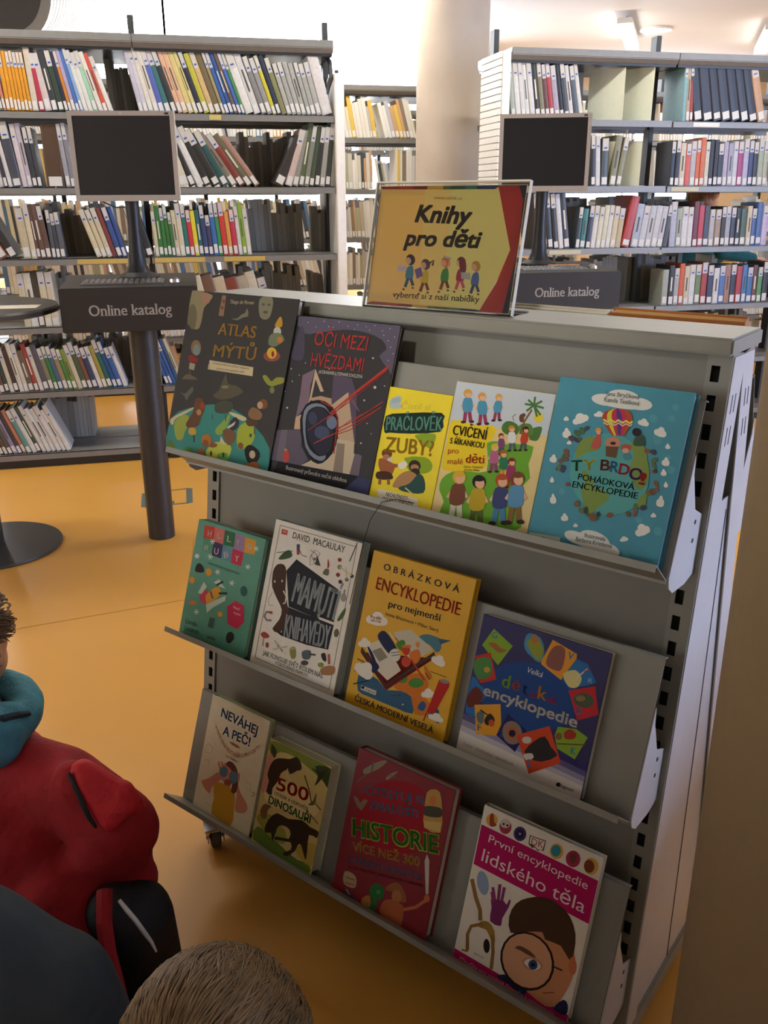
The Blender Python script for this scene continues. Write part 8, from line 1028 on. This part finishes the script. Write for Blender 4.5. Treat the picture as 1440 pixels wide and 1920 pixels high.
def hair_cap(name, c, r, parent, col, face, strands=900, length=.07, seed=1, down=.2, lift=.004, part_dir=None, w=.0022):
    """cap of strands lying along the scalp; face = direction the face looks (kept free below the brow)"""
    rg = random.Random(seed); V = []; F = []; c = Vector(c); face = Vector(face).normalized(); crown = c + Vector((0, 0, 1)) * r[2] * .55 - face * r[1] * .8
    bmc = bmesh.new(); bmesh.ops.create_icosphere(bmc, subdivisions=4, radius=1); bmc.verts.ensure_lookup_table()
    sidev = Vector((face.y, -face.x, 0))
    hairy = lambda d: d.z > -.55 + .75 * max(0, d.dot(face)) and not (d.dot(face) > .45 and d.z < .45) and not (abs(d.dot(sidev)) > .72 and -.65 < d.z < .12 and d.dot(face) > -.5)
    idx = {}
    for f_ in bmc.faces:
        if all(hairy(v.co) for v in f_.verts):
            for v in f_.verts:
                if v.index not in idx: idx[v.index] = len(V); V.append(c + Vector((v.co.x * r[0], v.co.y * r[1], v.co.z * r[2])) * 1.012)
            F.append(tuple(idx[v.index] for v in f_.verts))
    bmc.free()
    for i in range(strands):
        while True:
            d = Vector((rg.gauss(0, 1), rg.gauss(0, 1), rg.gauss(0, 1))).normalized()
            if hairy(d): break
        p = Vector((d.x * r[0], d.y * r[1], d.z * r[2]))
        flow = (p - (crown - c)); nrm = Vector((d.x / r[0], d.y / r[1], d.z / r[2])).normalized()
        flow = (flow - nrm * flow.dot(nrm)).normalized() + nrm.cross(flow).normalized() * (.25 if d.x > .1 else -.25) + Vector((rg.gauss(0, .22), rg.gauss(0, .22), rg.gauss(0, .15)))
        L = length * rg.uniform(.6, 1.2); pts = []; q = p.copy(); off = rg.uniform(.0, lift * 2)
        for j in range(5):
            nn = Vector((q.x / r[0] ** 2, q.y / r[1] ** 2, q.z / r[2] ** 2)).normalized()
            k = math.sqrt((q.x / r[0]) ** 2 + (q.y / r[1]) ** 2 + (q.z / r[2]) ** 2); q = q / k
            pts.append((c + q + nn * (off + .0015 + .004 * math.sin(j / 4 * math.pi)), nn)); f = (flow - nn * flow.dot(nn)).normalized(); q = q + f * (L / 4)
        o = len(V)
        for j, (pt, nn) in enumerate(pts):
            t_ = (pts[min(j + 1, 4)][0] - pts[max(j - 1, 0)][0]).normalized(); sd = t_.cross(nn).normalized() * (w * (1 - .75 * j / 4))
            V += [pt - sd, pt + nn * w * .5, pt + sd]
        for j in range(4):
            a = o + 3 * j; F += [(a, a + 1, a + 4, a + 3), (a + 1, a + 2, a + 5, a + 4)]
    me = bpy.data.meshes.new(name); me.from_pydata([tuple(v) for v in V], [], F); me.materials.append(col); me.polygons.foreach_set('use_smooth', [True] * len(F))
    o = bpy.data.objects.new(name, me); C.objects.link(o); o.parent = parent; o.matrix_parent_inverse = parent.matrix_world.inverted()
    return o
SKIN = M('d7a184', .55, 0, .05, 30, .04, 200)
RED = M('9c1019', .85, 0, .12, 25, .7, 22); NAVYBLK = M('17181b', .7, 0, .1, 40, .2, 90); SLATE = M('343d42', .8, 0, .08, 20, .7, 14); TEAL = M('4a8fa0', .8, 0, .25, 22, .3, 120)
HAIR_B = M('5a3f2a', .6, 0, .2, 90); HAIR_BL = M('7d6442', .55, 0, .3, 60)
def child_head(bm, c, face, r=.092):
    c = Vector(c); f = Vector(face).normalized(); s = Vector((f.y, -f.x, 0))
    ell(bm, c + Vector((0, 0, .01)), (r * .86, r, r * 1.02), Matrix.Rotation(math.atan2(-f.x, f.y), 4, 'Z'))
    ell(bm, c + f * r * .35 - Vector((0, 0, r * .55)), (r * .62, r * .62, r * .6))
    ell(bm, c + f * r * 1.0 - Vector((0, 0, r * .15)), (.011, .014, .014))                    # nose
    ell(bm, c + f * r * .86 - Vector((0, 0, r * .58)), (.022, .012, .008))                    # lips
    for k in (-1, 1):
        e_ = c + s * k * r * .86 - f * r * .08 - Vector((0, 0, r * .12))
        ell(bm, e_, (.010, .019, .027), Matrix.Rotation(math.atan2(-f.x, f.y) + k * .5, 4, 'Z'))   # ears
def eyes(parent, c, face, r=.092):
    c = Vector(c); f = Vector(face).normalized(); s = Vector((f.y, -f.x, 0))
    for k in (-1, 1):
        bm = bmesh.new(); ell(bm, c + f * r * .86 + s * k * r * .36 + Vector((0, 0, .004)), (.011, .011, .010)); me = bpy.data.meshes.new('eye'); bm.to_mesh(me); bm.free(); me.materials.append(M('2a2018', .2)); o = link('eye', me, parent); o.matrix_parent_inverse = parent.matrix_world.inverted()
def hand(bm, wrist, direction, side):
    """palm, four bent fingers of different length and a thumb"""
    w = Vector(wrist); d = Vector(direction).normalized(); up = Vector((0, 0, 1)); lat = d.cross(up).normalized() * side; nrm = lat.cross(d) * side
    ell(bm, w + d * .03, (.024, .024, .014)); capsule(bm, w, w + d * .045, .014, .02, 10)
    for i, L in enumerate((.038, .046, .042, .032)):
        o = w + d * .05 + lat * (.021 - .014 * i); k1 = o + d * L * .5 - up * .004; k2 = k1 + d * L * .4 - up * .016
        capsule(bm, o, k1, .0075, .007, 8); capsule(bm, k1, k2, .007, .0055, 8)
    th = w + d * .015 + lat * .022; k1 = th + lat * .016 + d * .016; capsule(bm, th, k1, .009, .008, 8); capsule(bm, k1, k1 + d * .02 - up * .004, .008, .006, 8)

def limbs(bm, neck, hip, *arms):
    """torso and arms that run hidden inside the clothes, so the body is one piece"""
    capsule(bm, neck, hip, .05, .06)
    for arm in arms:
        capsule(bm, neck, arm[0], .04, .035)
        for a, b in zip(arm, arm[1:]): capsule(bm, a, b, .03, .022)
# --- child in the red jacket, sitting on the floor with the back to us
p1 = thing('person', 'child in red jacket with teal hood and black trousers, sitting on the floor', 'person', (-.64, 1.36, 0))
f1 = (.22, .975, 0); h1 = (-.757, 1.40, .655)
def b1(bm):
    child_head(bm, h1, f1); capsule(bm, (-.755, 1.39, .6), (-.735, 1.38, .5), .042, .05); limbs(bm, (-.72, 1.37, .44), (-.64, 1.28, .15), [(-.6, 1.32, .42), (-.46, 1.26, .37), (-.475, 1.32, .3), (-.565, 1.46, .265)], [(-.8, 1.42, .41), (-.96, 1.5, .32), (-.925, 1.63, .25)]); hand(bm, (-.56, 1.455, .266), (-.4, .8, -.1), 1); hand(bm, (-.925, 1.63, .25), (.6, .7, -.1), -1)
flesh('body', b1, SKIN, p1, .006, 3)
eyes(p1, h1, f1)
hair_cap('hair', (h1[0], h1[1], h1[2] + .012), (.085, .097, .1), p1, HAIR_B, f1, 1500, .045, 3)
def j1(bm):
    capsule(bm, (-.712, 1.37, .40), (-.65, 1.29, .28), .10, .135); capsule(bm, (-.65, 1.29, .28), (-.62, 1.22, .13), .135, .15); ell(bm, (-.70, 1.30, .30), (.14, .11, .15))
    capsule(bm, (-.70, 1.36, .425), (-.575, 1.315, .42), .072, .068); capsule(bm, (-.575, 1.315, .42), (-.455, 1.255, .372), .07, .066)
    capsule(bm, (-.458, 1.255, .372), (-.475, 1.32, .30), .064, .054); capsule(bm, (-.475, 1.32, .30), (-.55, 1.44, .27), .052, .045); capsule(bm, (-.45, 1.24, .30), (-.43, 1.25, .27), .03, .035); ell(bm, (-.475, 1.25, .345), (.07, .06, .07))
    capsule(bm, (-.82, 1.42, .42), (-.96, 1.5, .32), .065, .06); capsule(bm, (-.96, 1.5, .32), (-.93, 1.6, .26), .06, .046)
    capsule(bm, (-.53, 1.255, .475), (-.47, 1.235, .445), .035, .03); capsule(bm, (-.56, 1.19, .27), (-.50, 1.17, .2), .075, .07)
flesh('jacket', j1, RED, p1, .012, 10)
# shoulder fold, its brighter red is painted light; dark piping, and the hanging belt
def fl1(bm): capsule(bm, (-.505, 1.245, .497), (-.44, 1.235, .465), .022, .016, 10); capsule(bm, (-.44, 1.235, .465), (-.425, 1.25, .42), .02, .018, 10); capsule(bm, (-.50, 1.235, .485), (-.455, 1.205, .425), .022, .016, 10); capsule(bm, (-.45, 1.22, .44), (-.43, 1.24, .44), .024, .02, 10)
flesh('lit_shoulder_fold', fl1, M('c91c26', .7, 0, .05, 25, .2, 120), p1, .006, 4)
def keep(o, par): o.parent = par; o.matrix_parent_inverse = par.matrix_world.inverted(); return o
keep(MB().tube([(-.522, 1.228, .506), (-.512, 1.218, .492), (-.503, 1.211, .475), (-.494, 1.203, .455), (-.486, 1.199, .437), (-.478, 1.199, .42)], [.003, .0045, .005, .0045, .004, .0025], 8).build('piping', NAVYBLK), p1)
keep(MB().tube([(-.455, 1.14, .345), (-.447, 1.10, .315), (-.437, 1.075, .28), (-.425, 1.06, .235), (-.42, 1.06, .17)], .013, 8).build('belt', M('a3141d', .8, 0, .08)), p1)
def t1(bm):
    capsule(bm, (-.60, 1.27, .12), (-.44, 1.2, .225), .11, .075); capsule(bm, (-.44, 1.2, .225), (-.425, 1.22, .08), .075, .062); capsule(bm, (-.46, 1.17, .27), (-.44, 1.2, .2), .05, .06)
    capsule(bm, (-.425, 1.22, .08), (-.56, 1.37, .06), .058, .05)
    capsule(bm, (-.72, 1.32, .12), (-.86, 1.62, .14), .11, .08); capsule(bm, (-.86, 1.62, .14), (-.72, 1.66, .06), .075, .055); ell(bm, (-.65, 1.3, .1), (.17, .14, .1))
flesh('trousers', t1, NAVYBLK, p1, .012, 8)
keep(MB().tube([(-.425, 1.118, .345), (-.413, 1.113, .33), (-.400, 1.111, .31), (-.389, 1.112, .285), (-.381, 1.117, .26), (-.377, 1.122, .235)], [.003, .0038, .004, .0038, .003, .002], 6).build('reflective_piping', M('e6e6e2', .3)), p1)
for (a, b) in (((-.56, 1.37, .05), (-.62, 1.46, .05)), ((-.72, 1.66, .05), (-.64, 1.72, .05))):
    flesh('shoe', lambda bm, a=a, b=b: (capsule(bm, a, b, .045, .04)), M('2c2a2c', .6), p1, .01, 4)
def hd(bm):
    for i in range(14):
        a = 2 * math.pi * i / 14; b = 2 * math.pi * (i + 1) / 14
        f = lambda q: Vector((-.725 + .078 * math.cos(q), 1.375 + .07 * math.sin(q), .525 + .02 * math.sin(q)))
        capsule(bm, f(a), f(b), .032, .032, 10)
    ell(bm, (-.685, 1.315, .515), (.055, .045, .06)); capsule(bm, (-.70, 1.32, .55), (-.655, 1.34, .55), .03, .022)
flesh('hood', hd, TEAL, p1, .008, 5)
keep(MB().tube([(-.76, 1.31, .572), (-.72, 1.297, .566), (-.685, 1.296, .562), (-.655, 1.308, .558), (-.64, 1.33, .552), (-.632, 1.352, .54), (-.632, 1.37, .52)], [.006, .008, .008, .008, .007, .006, .004], 8).build('hood_lining', M('1f2c33', .8)), p1)

# --- child in the dark slate jacket, mostly outside the frame
p2 = thing('person', 'child in dark slate jacket, cut off in the lower corner', 'person', (-.62, .92, 0))
f2 = (.3, .95, 0); h2 = (-.70, .955, .70)
flesh('body', lambda bm: (child_head(bm, h2, f2), capsule(bm, (-.70, .95, .64), (-.68, .94, .55), .042, .05), limbs(bm, (-.68, .94, .52), (-.61, .91, .15), [(-.56, .93, .45), (-.46, .92, .37), (-.43, .93, .25), (-.52, 1.02, .2)]), hand(bm, (-.52, 1.02, .2), (-.5, .6, -.2), 1)), SKIN, p2, .007, 3)
eyes(p2, h2, f2); hair_cap('hair', (h2[0], h2[1], h2[2] + .012), (.085, .097, .1), p2, HAIR_B, f2, 900, .05, 5)
def j2(bm):
    capsule(bm, (-.66, .93, .43), (-.60, .90, .13), .14, .17); capsule(bm, (-.56, .93, .455), (-.46, .92, .36), .078, .085); capsule(bm, (-.46, .92, .37), (-.43, .93, .24), .088, .082); capsule(bm, (-.43, .93, .25), (-.50, 1.0, .21), .07, .05)
    ell(bm, (-.53, .88, .33), (.12, .09, .15)); ell(bm, (-.55, .86, .18), (.17, .13, .14))
    capsule(bm, (-.78, .95, .44), (-.88, 1.0, .25), .08, .07)
flesh('jacket', j2, SLATE, p2, .012, 9)
flesh('trousers', lambda bm: (capsule(bm, (-.58, .92, .11), (-.44, 1.04, .11), .1, .07), capsule(bm, (-.44, 1.04, .11), (-.56, 1.12, .06), .065, .05), capsule(bm, (-.70, .95, .11), (-.82, 1.12, .12), .11, .075), capsule(bm, (-.82, 1.12, .12), (-.66, 1.18, .06), .07, .055)), NAVYBLK, p2, .013, 6)

# --- fair-haired child right below the camera, only the crown shows
p3 = thing('person', 'fair-haired child seen from above, only the crown showing at the bottom edge', 'person', (-.17, .58, 0))
f3 = (.25, .96, 0); h3 = (-.165, .62, .60)
flesh('body', lambda bm: (child_head(bm, h3, f3, .088), capsule(bm, (-.165, .61, .54), (-.165, .57, .44), .042, .05), limbs(bm, (-.165, .56, .42), (-.17, .52, .15), [(-.05, .55, .4), (0, .62, .26), (-.06, .80, .2)], [(-.29, .55, .4), (-.35, .62, .26), (-.28, .78, .2)]), hand(bm, (-.06, .80, .2), (.3, .95, -.1), 1), hand(bm, (-.28, .78, .2), (.2, .95, -.1), -1)), SKIN, p3, .007, 3)
eyes(p3, h3, f3, .088)
hair_cap('hair', (h3[0], h3[1], h3[2] + .008), (.084, .095, .097), p3, HAIR_BL, f3, 11000, .13, 8, lift=.006, w=.0009)
def j3(bm):
    capsule(bm, (-.17, .54, .35), (-.17, .52, .12), .12, .15); capsule(bm, (-.05, .55, .42), (.0, .62, .26), .06, .055); capsule(bm, (.0, .62, .26), (-.05, .76, .21), .055, .045); capsule(bm, (-.29, .55, .42), (-.35, .62, .26), .06, .055); capsule(bm, (-.35, .62, .26), (-.29, .74, .21), .055, .045)
flesh('jumper', j3, M('4a4438', .85, 0, .1, 30, .2, 100), p3, .013, 7)
flesh('trousers', lambda bm: (capsule(bm, (-.1, .56, .1), (.03, .80, .12), .1, .07), capsule(bm, (.03, .80, .12), (-.16, .86, .06), .065, .05), capsule(bm, (-.25, .56, .1), (-.36, .76, .12), .1, .07), capsule(bm, (-.36, .76, .12), (-.2, .90, .06), .065, .05)), M('3a3d48', .8), p3, .013, 6)

# --- adult bending behind the slat-ended bookcase
p4 = thing('person', 'person in a teal top bending behind the slat-ended bookcase', 'person', (2.3, 6.62, 0))
f4 = (.9, -.2, 0); h4 = (2.24, 6.55, 1.41)
flesh('body', lambda bm: (child_head(bm, h4, f4, .1), capsule(bm, (2.22, 6.56, 1.34), (2.2, 6.6, 1.26), .048, .055), limbs(bm, (2.2, 6.6, 1.24), (2.15, 6.66, .9), [(2.26, 6.48, 1.24), (2.38, 6.44, 1.02), (2.62, 6.45, .97)], [(2.2, 6.72, 1.22), (2.3, 6.76, 1.), (2.5, 6.75, .95)]), hand(bm, (2.62, 6.45, .97), (.9, -.3, 0), 1), hand(bm, (2.5, 6.75, .95), (.9, -.2, 0), -1)), SKIN, p4, .009, 3)
eyes(p4, h4, f4, .1); hair_cap('hair', (2.235, 6.55, 1.425), (.1, .105, .112), p4, M('7a4f2c', .6, 0, .2, 60), f4, 900, .12, 6)
TTOP = M('1d5f68', .8, 0, .1)
flesh('top', lambda bm: (capsule(bm, (2.2, 6.6, 1.24), (2.15, 6.66, .88), .15, .14), capsule(bm, (2.26, 6.48, 1.24), (2.38, 6.44, 1.02), .065, .055), capsule(bm, (2.38, 6.44, 1.02), (2.6, 6.45, .98), .052, .04), capsule(bm, (2.2, 6.72, 1.22), (2.3, 6.76, 1.0), .065, .055), capsule(bm, (2.3, 6.76, 1.0), (2.48, 6.75, .96), .05, .04)), TTOP, p4, .016, 6)
flesh('trousers', lambda bm: (capsule(bm, (2.2, 6.58, .86), (2.24, 6.56, .48), .095, .07), capsule(bm, (2.24, 6.56, .48), (2.2, 6.58, .1), .065, .05), capsule(bm, (2.16, 6.74, .86), (2.22, 6.76, .48), .095, .07), capsule(bm, (2.22, 6.76, .48), (2.18, 6.78, .1), .065, .05)), M('2a2f3a', .8), p4, .015, 5)
for yy in (6.57, 6.77): flesh('shoe', lambda bm, yy=yy: capsule(bm, (2.17, yy, .045), (2.32, yy - .02, .042), .045, .04), BLACK, p4, .012, 4)
